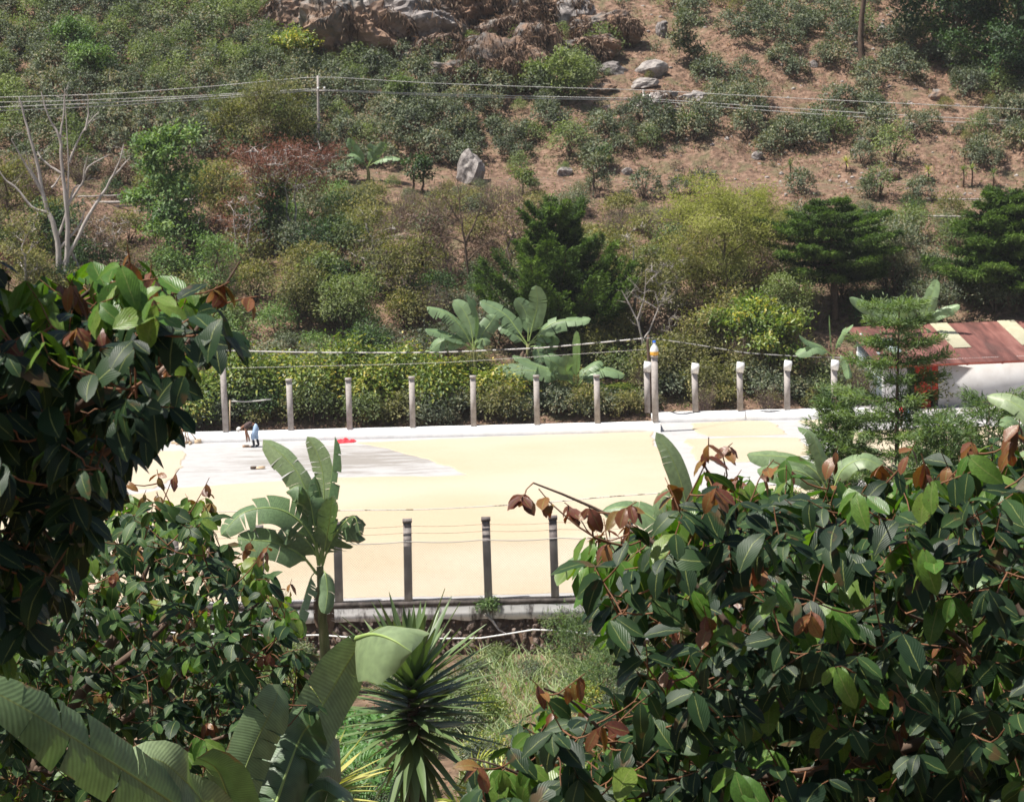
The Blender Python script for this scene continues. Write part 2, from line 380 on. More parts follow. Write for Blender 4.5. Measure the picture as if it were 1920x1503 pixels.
M['skin'] = noisemat('skin', [(0, (0.2, 0.1, 0.06)), (1, (0.28, 0.14, 0.09))], 3, 2, 0.6, 0)
M['shirt'] = noisemat('dark_brown_shirt', [(0.3, (0.055, 0.035, 0.035)), (0.7, (0.11, 0.075, 0.07))], 6, 4, 0.9, 0.3, 0.02)
M['jeans'] = noisemat('light_blue_jeans', [(0.3, (0.25, 0.37, 0.55)), (0.7, (0.42, 0.54, 0.72))], 5, 5, 0.9, 0.3, 0.02)
M['rubber'] = noisemat('black_rubber', [(0, (0.015, 0.02, 0.03)), (1, (0.03, 0.035, 0.05))], 3, 2, 0.4, 0)
M['hat'] = noisemat('pale_cap', [(0, (0.55, 0.53, 0.5)), (1, (0.7, 0.68, 0.64))], 3, 2, 0.8, 0)

def coffee_bean_mat():
    m, nt, out = newmat('parchment_coffee'); L = nt.links
    tc = nd(nt, 'ShaderNodeTexCoord')
    n1 = nd(nt, 'ShaderNodeTexNoise'); n1.inputs['Scale'].default_value = 0.09; n1.inputs['Detail'].default_value = 8; L.new(tc.outputs['Object'], n1.inputs[0])
    n2 = nd(nt, 'ShaderNodeTexNoise'); n2.inputs['Scale'].default_value = 22; n2.inputs['Detail'].default_value = 4; L.new(tc.outputs['Object'], n2.inputs[0])
    mp = nd(nt, 'ShaderNodeMapping'); mp.inputs['Rotation'].default_value = (0, 0, R(8)); L.new(tc.outputs['Object'], mp.inputs[0])
    wv = nd(nt, 'ShaderNodeTexWave'); wv.bands_direction = 'Y'; wv.inputs['Scale'].default_value = 1.1; wv.inputs['Distortion'].default_value = 5; wv.inputs['Detail'].default_value = 3; L.new(mp.outputs[0], wv.inputs[0])
    r1 = ramp(nt, [(0.38, (0.455, 0.37, 0.258)), (0.62, (0.495, 0.422, 0.32))]); L.new(n1.outputs[0], r1.inputs[0])
    r2 = ramp(nt, [(0.3, (0.84, 0.84, 0.84)), (0.7, (1.08, 1.08, 1.08))]); L.new(n2.outputs[0], r2.inputs[0])
    mx = nd(nt, 'ShaderNodeMix', data_type='RGBA', blend_type='MULTIPLY'); mx.inputs[0].default_value = 1; L.new(r1.outputs[0], mx.inputs[6]); L.new(r2.outputs[0], mx.inputs[7])
    ad = nd(nt, 'ShaderNodeMath', operation='MULTIPLY_ADD'); L.new(n2.outputs[0], ad.inputs[0]); ad.inputs[1].default_value = 0.6; L.new(wv.outputs[0], ad.inputs[2])
    bp = nd(nt, 'ShaderNodeBump'); bp.inputs['Strength'].default_value = 0.55; bp.inputs['Distance'].default_value = 0.03; L.new(ad.outputs[0], bp.inputs['Height'])
    p = nd(nt, 'ShaderNodeBsdfPrincipled'); p.inputs['Roughness'].default_value = 0.85; p.inputs['Specular IOR Level'].default_value = 0.2
    L.new(mx.outputs[2], p.inputs['Base Color']); L.new(bp.outputs[0], p.inputs['Normal']); L.new(p.outputs[0], out.inputs[0])
    return m
M['beans'] = coffee_bean_mat()

M['coffee'] = leafmat('coffee_foliage', [(0.03, 0.045, 0.028), (0.06, 0.09, 0.05), (0.095, 0.135, 0.075), (0.13, 0.17, 0.1), (0.22, 0.21, 0.12)], 0.6, 0.2, spec=0.4, rnd=0.5)
M['shrub'] = leafmat('shrub_foliage', [(0.045, 0.075, 0.03), (0.085, 0.13, 0.05), (0.13, 0.19, 0.07), (0.19, 0.25, 0.1)], 0.6, 0.3, rnd=0.5)
M['olive'] = leafmat('olive_foliage', [(0.05, 0.06, 0.025), (0.1, 0.12, 0.045), (0.16, 0.18, 0.06), (0.26, 0.24, 0.09)], 0.6, 0.3)
M['hedge'] = leafmat('yellow_green_foliage', [(0.045, 0.085, 0.02), (0.09, 0.17, 0.03), (0.16, 0.26, 0.045), (0.3, 0.36, 0.06), (0.55, 0.48, 0.08)], 0.42, 0.3, spec=0.5)
M['dark'] = leafmat('dark_foliage', [(0.012, 0.03, 0.012), (0.025, 0.06, 0.02), (0.045, 0.1, 0.025), (0.08, 0.15, 0.035)], 0.55, 0.2)
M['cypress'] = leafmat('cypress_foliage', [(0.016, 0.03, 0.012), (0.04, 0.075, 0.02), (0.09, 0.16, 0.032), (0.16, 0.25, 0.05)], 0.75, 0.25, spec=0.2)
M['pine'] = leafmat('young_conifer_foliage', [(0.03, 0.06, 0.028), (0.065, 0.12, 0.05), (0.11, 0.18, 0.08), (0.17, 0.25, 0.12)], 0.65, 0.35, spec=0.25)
M['yellowtree'] = leafmat('yellow_feathery_foliage', [(0.17, 0.19, 0.065), (0.28, 0.3, 0.095), (0.38, 0.4, 0.13), (0.46, 0.46, 0.18)], 0.7, 0.35, spec=0.2)
M['rust'] = leafmat('rust_red_blossom', [(0.1, 0.06, 0.035), (0.19, 0.09, 0.06), (0.27, 0.135, 0.09), (0.17, 0.17, 0.08)], 0.7, 0.3, (1.3, 1, 0.8), spec=0.2)
M['bright'] = leafmat('bright_green_foliage', [(0.035, 0.08, 0.028), (0.07, 0.145, 0.045), (0.12, 0.21, 0.07), (0.19, 0.29, 0.1)], 0.55, 0.3)
M['dry'] = leafmat('dry_foliage', [(0.1, 0.068, 0.045), (0.2, 0.14, 0.095), (0.3, 0.22, 0.15), (0.38, 0.31, 0.21)], 0.8, 0.2, (1.1, 1, 0.8), spec=0.1)
M['grass'] = leafmat('long_grass', [(0.06, 0.12, 0.04), (0.13, 0.22, 0.08), (0.22, 0.33, 0.14), (0.34, 0.42, 0.22)], 0.5, 0.3)
M['weeds'] = leafmat('hillside_weeds', [(0.05, 0.08, 0.025), (0.1, 0.13, 0.04), (0.2, 0.14, 0.08), (0.32, 0.2, 0.13)], 0.8, 0.2, (1, 1, .8), spec=0.1)
M['banana'] = leafmat('banana_blade', [(0.06, 0.11, 0.045), (0.1, 0.165, 0.07), (0.145, 0.215, 0.095), (0.21, 0.28, 0.135)], 0.42, 0.2, (1.2, 1.4, 0.6), spec=0.45, veins=(75, 0.1, 0.12, 0.003))
M['bananafar'] = leafmat('distant_banana_blade', [(0.09, 0.15, 0.07), (0.13, 0.2, 0.095), (0.17, 0.26, 0.12)], 0.45, 0.25, (1.3, 1.5, 0.6), spec=0.4)
M['midrib'] = noisemat('banana_midrib', [(0.3, (0.2, 0.3, 0.08)), (0.7, (0.32, 0.4, 0.14))], 5, 3, 0.5, 0)
M['pseudostem'] = noisemat('banana_stem', [(0.3, (0.06, 0.04, 0.02)), (0.5, (0.14, 0.15, 0.05)), (0.7, (0.3, 0.26, 0.14))], 3, 8, 0.8, 0.6, 0.03, stretch=(1.5, 1.5, 0.35))
M['deadleaf'] = noisemat('dead_banana_leaf', [(0.3, (0.14, 0.08, 0.04)), (0.7, (0.4, 0.26, 0.14))], 3, 8, 0.9, 0.6, 0.03)
VE = (9, 0.9, 0.16, 0.0025)
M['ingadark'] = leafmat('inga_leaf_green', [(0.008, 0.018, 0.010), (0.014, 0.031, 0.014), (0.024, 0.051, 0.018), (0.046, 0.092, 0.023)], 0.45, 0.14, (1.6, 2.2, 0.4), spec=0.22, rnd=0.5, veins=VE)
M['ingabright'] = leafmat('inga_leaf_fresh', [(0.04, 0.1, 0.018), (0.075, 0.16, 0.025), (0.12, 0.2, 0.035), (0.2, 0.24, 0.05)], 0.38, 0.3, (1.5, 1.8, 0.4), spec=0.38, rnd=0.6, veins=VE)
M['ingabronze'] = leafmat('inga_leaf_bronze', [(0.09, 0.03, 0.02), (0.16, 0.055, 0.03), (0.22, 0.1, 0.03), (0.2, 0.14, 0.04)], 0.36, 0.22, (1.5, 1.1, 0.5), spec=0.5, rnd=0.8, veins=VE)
M['yucca'] = leafmat('yucca_leaf', [(0.03, 0.06, 0.025), (0.06, 0.11, 0.04), (0.1, 0.17, 0.06), (0.17, 0.25, 0.1)], 0.4, 0.15, spec=0.45, rnd=0.3)
M['yuccayellow'] = leafmat('variegated_yucca_leaf', [(0.07, 0.13, 0.03), (0.16, 0.22, 0.05), (0.32, 0.35, 0.1), (0.42, 0.42, 0.14)], 0.4, 0.2, spec=0.4, rnd=0.6)
M['vine'] = leafmat('vine_leaves', [(0.04, 0.12, 0.03), (0.07, 0.19, 0.04), (0.1, 0.26, 0.06), (0.16, 0.34, 0.1)], 0.45, 0.3)

# ------------------------------------------------------------------ setting: terrain
def sheet(name, x0, x1, nx, ys, mat):
    xs = np.linspace(x0, x1, nx); X, Y = np.meshgrid(xs, ys)
    Z = H(X, Y); ny = len(ys)
    mb = MB(); i = np.arange(ny - 1)[:, None] * nx + np.arange(nx - 1)[None, :]
    i = i.ravel()
    mb.add(np.stack([X, Y, Z], -1), np.stack([i, i + 1, i + nx + 1, i + nx], 1))
    o = link(name, mb.mesh(name, mat, smooth=True)); o['kind'] = 'structure'
    return o
sheet("ground", -110, 110, 181, np.concatenate([np.arange(-40, 79.0, 1.0), [79.3, 90, 110, 124.3]]), M['nearsoil'])
sheet('hillside', -110, 110, 441, np.concatenate([np.arange(124.3, 200, 0.5), np.arange(200, 323, 3)]), M['soil'])

# patio slab with the stone retaining wall in front
YN, YF, YR = 79.6, 120.6, 124.2
XC = float(W(1238, 800, YF)[0])
mb = MB()
mb.add([[-70, YN + .02, 0], [XC, YN + .02, 0], [XC, YF, 0], [-70, YF, 0]], [[0, 1, 2, 3]])
mb.add([[XC, YN + .02, 0], [70, YN + .02, 0], [70, YR + 8, 0], [XC, YR + 8, 0]], [[0, 1, 2, 3]])
o = link('patio', mb.mesh('patio', M['concrete'])); o['kind'] = 'structure'
# damp streaks left on the swept concrete
def damp():
    m = M['concrete']; nt = m.node_tree; L = nt.links
    p = [n for n in nt.nodes if n.type == 'BSDF_PRINCIPLED'][0]
    src = p.inputs['Base Color'].links[0].from_socket
    tc = nd(nt, 'ShaderNodeTexCoord')
    c = G0(650, 862); a = G0(385, 862); b = G0(650, 832)
    mp = nd(nt, 'ShaderNodeMapping', vector_type='TEXTURE'); mp.inputs['Location'].default_value = (*c[:2], 0)
    mp.inputs['Scale'].default_value = (abs(a[0] - c[0]) * .85, abs(b[1] - c[1]) * .9, 1); mp.inputs['Rotation'].default_value = (0, 0, R(-12)); L.new(tc.outputs['Object'], mp.inputs[0])
    ln = nd(nt, 'ShaderNodeVectorMath', operation='LENGTH'); L.new(mp.outputs[0], ln.inputs[0])
    m2 = nd(nt, 'ShaderNodeMapping'); m2.inputs['Scale'].default_value = (0.5, 1.7, 1); L.new(tc.outputs['Object'], m2.inputs[0])
    nz = nd(nt, 'ShaderNodeTexNoise'); nz.inputs['Scale'].default_value = 0.8; nz.inputs['Detail'].default_value = 9; nz.inputs['Roughness'].default_value = 0.7; L.new(m2.outputs[0], nz.inputs[0])
    s = nd(nt, 'ShaderNodeMath', operation='MULTIPLY_ADD'); L.new(ln.outputs['Value'], s.inputs[0]); s.inputs[1].default_value = -0.2; L.new(nz.outputs[0], s.inputs[2])
    r = ramp(nt, [(0.28, (0, 0, 0)), (0.46, (0.75, 0.75, 0.75))]); L.new(s.outputs[0], r.inputs[0])
    mx = nd(nt, 'ShaderNodeMix', data_type='RGBA'); L.new(r.outputs[0], mx.inputs[0]); L.new(src, mx.inputs[6]); mx.inputs[7].default_value = (0.21, 0.185, 0.16, 1)
    L.new(mx.outputs[2], p.inputs['Base Color'])
damp()

# low white walls behind the patio
def low_wall(label, x0, x1, y, h, slope):
    mb = MB(); n = 60; xs = np.linspace(x0, x1, n)
    for k in range(n - 1):
        pass
    jit = 0.012 * fbm(xs * 1.3, xs * 0 + y, 3)
    P = []
    for i, x in enumerate(xs):
        P += [[x, y - slope + jit[i] * 2, 0], [x, y - .02 + jit[i], h + jit[i]], [x, y + .22, h + jit[i]], [x, y + .22, -0.8]]
    P = np.array(P); F = []
    for i in range(n - 1):
        for j in range(4):
            F.append([i * 4 + j, i * 4 + 4 + j, i * 4 + 4 + (j + 1) % 4, i * 4 + (j + 1) % 4])
    F += [[3, 2, 1, 0], [(n - 1) * 4 + q for q in range(4)]]
    mb.add(P, F)
    single('parapet_wall', mb, M['white'], label, 'wall', ((x0 + x1) / 2, y, 0), 'low white walls round the drying patio')
low_wall('low white painted wall behind the big coffee bed, carrying the bare concrete posts', -48, XC, YF, 0.5, 0.12)
low_wall('low white painted wall further back, under the white-tipped posts and the conifer', XC + 0.02, 17.2, YR, 0.5, 0.12)
mb = MB(); mb.box((XC - 0.12, (YF + YR) / 2 + .1, 0.24), (0.22, YR - YF - .2, 0.48))
single('parapet_wall', mb, M['white'], 'short white wall end stepping back between the two low patio walls', 'wall', (XC, YR, 0), 'low white walls round the drying patio')

# retaining wall: cap, plaster band, stones
rt = thing('retaining_wall', 'stone retaining wall with stained white plaster band under the near edge of the patio', 'wall', (0, YN, -1.7))
xs = np.linspace(-40, 40, 321)
def band(rows, mat, name):
    """rows: (y, z, roughness) lines swept along the wall"""
    mb = MB(); n = len(xs); k = len(rows); V = np.zeros((n, k, 3))
    for j, (y, z, am) in enumerate(rows):
        V[:, j, 0] = xs; V[:, j, 1] = y + am * .4 * fbm(xs * 2.3, xs * 0 + j * 3, 3, 5); V[:, j, 2] = z + am * fbm(xs * 1.9, xs * 0 + j * 5, 4, 8)
    i = (np.arange(n - 1)[:, None] * k + np.arange(k - 1)[None]).ravel(); mb.add(V, np.stack([i, i + k, i + k + 1, i + 1], 1)); part(name, mb, mat, rt)
band([(YN - .03, -.17, .01), (YN - .148, -.165, .012), (YN - .145, .02, .015), (YN + .16, .025, .01), (YN + .16, -.2, 0)], M['cap'], 'cap')
band([(YN - .142, -.16, 0), (YN - .16, -.38, .008), (YN - .2, -.6, .035), (YN + .1, -.62, .02)], M['plaster'], 'plaster_band')
mb = MB(); mb.add([[-40, YN - .3, -1.8], [40, YN - .3, -1.8], [40, YN + .1, -1.8], [-40, YN + .1, -1.8], [-40, YN - .05, -.6], [40, YN - .05, -.6], [40, YN + .1, -.6], [-40, YN + .1, -.6]], [[0, 1, 5, 4], [4, 5, 6, 7], [1, 2, 6, 5], [3, 0, 4, 7]]); part('mortar', mb, M['mortar'], rt)

def rockmesh(name, seed, mat, sub=2, sq=(1, 1, 1), amp=0.35, sharp=1.6):
    import bmesh
    bm = bmesh.new(); bmesh.ops.create_icosphere(bm, subdivisions=sub, radius=1)
    co = np.array([v.co[:] for v in bm.verts])
    r_ = np.random.default_rng(seed)
    s = np.zeros(len(co))
    pl = nrm(r_.normal(size=(14, 3))); of = r_.uniform(0.55, 1.0, 14)
    d = co @ pl.T
    lim = np.where(d > 0.05, of / np.maximum(d, 1e-3), 9).min(1)
    rad = np.minimum(1, lim) + amp * 0.4 * (fbm(co[:, 0] * sharp + seed, co[:, 1] * sharp + co[:, 2] * 1.7, 4, seed))
    if sub >= 3:
        rad = rad + (.055 if sub < 5 else .13) * fbm(co[:, 0] * 5 + seed, co[:, 2] * 5 + co[:, 1] * 4, 4, seed + 3)
    co = co * rad[:, None] * np.array(sq)
    for v, c in zip(bm.verts, co): v.co = c
    me = bpy.data.meshes.new(name); bm.to_mesh(me); bm.free()
    a = me.attributes.new('tint', 'FLOAT', 'POINT'); a.data.foreach_set('value', r_.uniform(0, 1, len(co)).astype(np.float32))
    me.materials.append(mat)
    return me
stm = [rockmesh('stone', 50 + i, M['wallstone'], 1, (1, .7, .75), 0.5, 2.5) for i in range(8)]
cand = []
for row in range(7):
    z = -0.68 - row * 0.15
    x = -16.0 + rng.uniform(0, .2)
    while x < 6.5:
        wd = rng.uniform(0.06, 0.2) * (1 if rng.uniform() < .8 else 1.25)
        x += wd
        cand.append((x, z + rng.uniform(-.035, .035), wd)); x += wd * rng.uniform(.75, 1.0)
cand = [c for c in cand if -6.5 < c[0] < 3.8][:299]
for x, z, wd in cand:
    o = link('stone', stm[rng.integers(8)], rt)
    o.matrix_local = Matrix.Translation((x, -.08 + (z + .62) * .25 + rng.uniform(-.03, .03), z + 1.7)) @ Euler((rng.uniform(-3, 3), rng.uniform(-3, 3), rng.uniform(-3, 3))).to_matrix().to_4x4() @ Matrix.Diagonal((wd, wd * .9, wd * rng.uniform(.55, .85), 1))
mb = MB()
sv = [np.array([v.co[:] for v in m.vertices]) for m in stm]; sf = [np.array([p.vertices[:] for p in m.polygons]) for m in stm]
for row in range(6):
    z = -0.74 - row * 0.17; x = -40.0
    while x < 40:
        wd = rng.uniform(.1, .2); x += wd
        if not (-6.6 < x < 3.9):
            k = rng.integers(6); mb.add(sv[k] * np.array([wd, wd * .8, wd * .7]) + [x, YN - .08 + (z + .62) * .25, z + rng.uniform(-.03, .03)], sf[k], rng.uniform())
        x += wd * .9
part('rubble_stones', mb, M['wallstone'], rt, kind='stuff', label='dark rubble stones further along the wall foot')

# white pipe along the wall foot
pts = [(300, 1185), (520, 1192), (600, 1190), (700, 1198), (900, 1196), (940, 1190), (1000, 1180), (1060, 1182), (1130, 1192), (1250, 1200)]
mb = MB(); mb.tube([W(a, b, YN - .6 - .1 * math.sin(a / 90)) for a, b in pts], 0.028, 6)
single('water_pipe', mb, M['white'], 'thin white water pipe running along the foot of the stone retaining wall', 'pipe', tuple(W(600, 1190, YN - .45)), smooth=True)

# ------------------------------------------------------------------ spread coffee
def pad(label, poly, th=0.035, seed=1, step=.5):
    P = np.array([G0(a, b)[:2] for a, b in poly]); Q = []
    for i in range(len(P)):
        a, b = P[i], P[(i + 1) % len(P)]; L_ = np.linalg.norm(b - a); k = max(1, int(L_ / step))
        for j in range(k): Q.append(a + (b - a) * j / k)
    Q = np.array(Q); T = np.roll(Q, -1, 0) - np.roll(Q, 1, 0); Nn = nrm(np.stack([T[:, 1], -T[:, 0]], 1))
    Q = Q + Nn * (0.16 * fbm(Q[:, 0] * .9, Q[:, 1] * .9, 4, seed))[:, None]
    import bmesh
    bm = bmesh.new()
    cen = Q.mean(0)
    def nn(k, z): return [bm.verts.new((*(q - n_ * k * sg), z)) for q, n_ in zip(Q, Nn)]
    area = 0.5 * np.sum(Q[:, 0] * np.roll(Q[:, 1], -1) - np.roll(Q[:, 0], -1) * Q[:, 1]); sg = 1 if area > 0 else -1
    lo = nn(0, 0.003); hi = nn(.07, th)
    for i in range(len(Q)):
        j = (i + 1) % len(Q); bm.faces.new((lo[i], lo[j], hi[j], hi[i]))
    bmesh.ops.triangulate(bm, faces=[bm.faces.new(hi)])
    bmesh.ops.recalc_face_normals(bm, faces=bm.faces)
    me = bpy.data.meshes.new('coffee_bed'); bm.to_mesh(me); bm.free(); me.materials.append(M['beans'])
    o = link('drying_coffee', me)
    return tag(o, label, 'coffee beans', 'beds of coffee spread out to dry', 'stuff')
pad('widest bed of pale coffee beans drying across the middle of the patio', [(665, 831), (900, 820), (1222, 810), (1240, 850), (1262, 900), (1290, 980), (1318, 1085), (1325, 1103), (1130, 1109), (640, 1122), (300, 1131), (-250, 1144), (-250, 945), (60, 950), (185, 938), (320, 917), (420, 910), (560, 899), (700, 893), (800, 894), (878, 891), (840, 874), (800, 861), (765, 853), (715, 838), (690, 834)])
pad('bed of coffee beans on the far side of the dark leafy tree', [(-250, 870), (-100, 857), (150, 850), (346, 845), (346, 860), (336, 885), (315, 905), (290, 916), (100, 925), (-250, 938)], seed=2)
pad('upper small bed of coffee beans below the white-tipped posts', [(1292, 794), (1380, 790), (1445, 789), (1462, 800), (1478, 814), (1420, 817), (1325, 818), (1305, 810)], seed=3)
pad('lower small bed of coffee beans right of the standing banana leaf', [(1288, 824), (1400, 820), (1500, 821), (1520, 838), (1530, 852), (1480, 858), (1400, 866), (1305, 863), (1296, 846)], seed=4)
pad('thin strip of coffee beans near the corner by the conifers', [(1494, 790), (1545, 787), (1600, 792), (1590, 806), (1520, 802)], seed=5)
pad('bed of coffee beans in front of the red-roofed shed', [(1580, 812), (1760, 800), (1990, 800), (2100, 860), (1950, 900), (1620, 905), (1570, 850)], seed=6)
pad('bed of coffee beans mostly hidden behind the right-hand tree', [(1345, 905), (1700, 925), (2100, 930), (2200, 1080), (1385, 1105)], seed=7)

# ------------------------------------------------------------------ posts
def post(px, py, Y, h, wd, mat, label, group, lean=0.0, zb=0.0, white=False, base=True):
    b = W(px, py, Y); b[2] = zb
    t = thing('fence_post', label, 'post', tuple(b), group)
    mb = MB(); lean = .012 * math.sin(px * 1.7)
    mb.bar(b, b + np.array([lean * h, .01 * h * math.cos(px), h]), wd * .97, wd * .97, up=(0, 1, 0))
    part('shaft', mb, mat, t)
    top = b + np.array([lean * h, .01 * h * math.cos(px), h])
    mb = MB()
    if white:
        mb.bar(top + [0, 0, -.02], top + [0.06, -0.1, .38], wd * 1.25, wd * 1.25, up=(0, 1, 0))
        part('bent_head', mb, M['white'], t, label='bent white painted head leaning over the patio')
    else:
        mb.box(top + [0, 0, .05], (wd * 1.12, wd * 1.12, .1)); part('head', mb, mat, t)
    return t, top
FP = 'posts along the far patio wall'
post(299, 822, YF + .1, 2.3, .27, M['postfar'], 'pale concrete post half covered by the dark tree at the far wall', FP, zb=.5)
bottle = []
t, top = post(424, 818, YF + .1, 3.35, .27, M['postfar'], 'tall pale concrete post with a blue-capped bottle, behind the stooping worker', FP, zb=.5); bottle.append(top)
sp = ['pale concrete post just right of the stooping worker', 'pale concrete post behind the red cloth', 'pale concrete post in line with the yellow-leaved hedge, third from the worker', 'pale concrete post below the leftmost of the tall banana plants', 'pale concrete post right of the banana stem with peeling brown sheaths', 'pale concrete post in front of the low banana clump by the dark cypress']
for (a, b, tp), lb in zip([(546, 812, 715), (656, 808, 712), (774, 803, 707), (888, 797, 702), (1007, 791, 698), (1120, 786, 695)], sp):
    post(a, b, YF + .1, (b - tp) / 39.8 - .1, .27, M['postfar'], lb, FP, zb=.5)
t, top = post(1229, 782, YF + .1, 3.05, .3, M['postfar'], 'tall pale concrete post with an amber bottle at the corner of the wall', FP, zb=.5); bottle.append(top)
wp = ['white-tipped post close behind the tall corner post', 'first white-tipped post right of the tall corner post', 'white-tipped post in front of the round yellow-green tree', 'white-tipped post midway between the round tree and the dark cypress trunk', 'white-tipped post beside the conifer and the shed']
for (a, b, tp), lb in zip([(1214, 778, 683), (1304, 770, 680), (1388, 768, 678), (1476, 767, 676), (1564, 764, 674)], wp):
    post(a, b, YR + .1, (b - tp) / 38.7 - .38, .28, M['postfar'], lb, FP, zb=.5, white=True)
NP = 'posts along the near patio wall'
npd = []
for (a, b, tp), lb in zip([(330, 1140, 1000), (490, 1130, 988), (636, 1130, 985), (766, 1128, 980), (916, 1120, 972), (1041, 1116, 968), (1180, 1110, 965), (1310, 1106, 962)],
        ['dark weathered post hidden in the leaves left of the near fence', 'dark weathered post left of the tall banana plant', 'dark weathered post right behind the tall banana stem', 'dark weathered post standing clear, first right of the banana plant', 'dark weathered post standing clear above the little wall shrub', 'dark weathered post half behind the branch with bronze leaves',
         'dark weathered post inside the right-hand tree, nearer its edge', 'dark weathered post deep behind the right-hand tree']):
    t, top = post(a, b, YN, (b - tp) / 59.5, .26, M['postnear'], lb, NP, zb=.02); npd.append(top)

# plastic bottles capping two posts
for k, (tp, lb) in enumerate(zip(bottle, ['upturned white plastic bottle with blue cap on the post behind the worker', 'plastic bottle with blue cap and amber foot on the corner post'])):
    b = tp + [0, 0, .1]
    t = thing('plastic_bottle', lb, 'bottle', tuple(b), 'bottles capping two fence posts')
    def lathe(prof, n=12):
        m_ = MB(); a = np.arange(n) / n * 2 * np.pi; V = []
        for r_, z in prof: V.append(np.stack([b[0] + r_ * np.cos(a), b[1] + r_ * np.sin(a), np.full(n, b[2] + z)], 1))
        F = [[i * n + j, i * n + (j + 1) % n, (i + 1) * n + (j + 1) % n, (i + 1) * n + j] for i in range(len(prof) - 1) for j in range(n)]
        m_.add(np.concatenate(V), F); return m_
    part('bottle_foot', lathe([(0.0, 0), (.19, 0), (.2, .05), (.2, .18)]), M['orangejuice' if k else 'palewood'], t, True)
    part('bottle_body', lathe([(.2, .18), (.2, .26), (.16, .4), (.08, .52), (.065, .6)]), M['white'], t, True)
    part('cap', lathe([(.08, .6), (.08, .7), (.0, .71)]), M['blueplastic'], t, True)

# near chain-link fence: woven diagonals, top wire, barbed lines
t = thing('chain_link_fence', 'thin chain-link netting with wires strung between the near weathered posts', 'fence', (0, YN, 0))
xa, xb = npd[0][0] - 3, npd[-1][0] + 3
zt = 1.93
mb = MB(); s = 0.085; hh = zt - .06
Vs, Fs = [], []
def ribbon(P0, P1, r_):
    P0 = np.array(P0); P1 = np.array(P1); d = nrm(P1 - P0); u = np.cross(d, [0, 1, 0]); v = np.tile([0, 1.0, 0], (len(P0), 1))
    V = np.stack([P0 + u * r_, P0 - u * r_ * .5 + v * r_ * .8, P0 - u * r_ * .5 - v * r_ * .8, P1 + u * r_, P1 - u * r_ * .5 + v * r_ * .8, P1 - u * r_ * .5 - v * r_ * .8], 1).reshape(-1, 3)
    i = np.arange(len(P0))[:, None] * 6
    mb.add(V, np.concatenate([i + np.array([[0, 1, 4, 3]]), i + np.array([[1, 2, 5, 4]]), i + np.array([[2, 0, 3, 5]])]))
xs = np.arange(xa - hh, xb, s)
for sg in (1, -1):
    A = [(x if sg > 0 else x + hh, YN - .14, .05) for x in xs]; B = [(x + hh if sg > 0 else x, YN - .14 - .004 * sg, zt - .02) for x in xs]
    ribbon(A, B, .003)
part('netting', mb, M['wire'], t, kind='stuff')
mb = MB(); xx = np.linspace(xa, xb, 80)
mb.tube(np.stack([xx, np.full(80, YN - .14), zt - .06 * np.abs(np.sin((xx - npd[3][0]) / 2.4 * np.pi)) ** 1], 1), .013, 5); part('top_wire', mb, M['cable'], t)
for dz in (2.2, 2.42):
    mb = MB(); mb.tube(np.stack([xx, np.full(80, YN - .14), dz - .04 * np.abs(np.sin((xx - npd[3][0]) / 2.4 * np.pi))], 1), .005, 4); part('barbed_wire', mb, M['bark'], t)
# cable sagging above the near fence
def cable(label, pts, r_, mat, group=None, name='cable', sub=6):
    P = np.array([W(a, b, y) for a, b, y in pts])
    tt = np.arange(len(P)); q = np.linspace(0, len(P) - 1, (len(P) - 1) * sub + 1)
    P = np.stack([np.interp(q, tt, P[:, k]) for k in range(3)], 1)
    if len(pts) > 2:
        k_ = np.array([.25, .5, .25])
        for _ in range(2):
            P[1:-1] = P[:-2] * .25 + P[1:-1] * .5 + P[2:] * .25
    mb = MB(); mb.tube(P, r_, 5)
    return single(name, mb, mat, label, 'cable', tuple(P[0]), group)
cable('mottled cable sagging low over the coffee between the near posts and the trees', [(100, 960, 83), (400, 959, 83), (600, 957, 83), (800, 955, 83), (1000, 944, 83), (1150, 930, 83), (1260, 923, 83), (1500, 905, 83)], .016, M['darkcable'])
cable('mottled cable strung between the two tall posts that carry bottles', [(418, 657, YF), (600, 661, YF + .5), (820, 661, YF + .5), (1020, 652, YF + .5), (1220, 633, YF)], .03, M['darkcable'])
cable('dark wire falling away rightwards from the corner post through the trees', [(1222, 634, YF), (1300, 645, 123), (1400, 662, 125), (1500, 668, 127), (1620, 672, 129)], .02, M['darkcable'])
cable('thin wire tied lower between bottle post and corner post', [(424, 690, YF), (820, 681, YF), (1210, 655, YF)], .009, M['cable'])
cable('black cord lying along the top of the further white wall', [(1236, 770, YR + .05), (1270, 773, YR - .05), (1330, 772, YR), (1400, 769, YR + .05), (1440, 770, YR - .05), (1500, 768, YR)], .012, M['rubber'])
cable('stick and string rail tied beside the tall post behind the worker', [(434, 752, YF + .4), (460, 753, YF + .4), (485, 751, YF + .4), (508, 748, YF + .4)], .03, M['cable'])
mb = MB(); mb.tube([W(431, 818, YF + .4), W(431, 750, YF + .4)], .03, 5); single('wooden_stake', mb, M['palewood'], 'thin pale stake leaning next to the tall post with blue-capped bottle', 'stake', tuple(W(431, 818, YF + .4)))
mb = MB(); mb.tube([W(1222, 782, YR + .5), W(1218, 700, YR + .5), W(1214, 640, YR + .5), W(1216, 628, YR + .5)], [.1, .08, .07, .05], 7)
single('wooden_pole', mb, M['bark'], 'dark crooked wooden pole tied behind the corner post with the amber bottle', 'pole', tuple(W(1222, 782, YR + .5)), smooth=True)

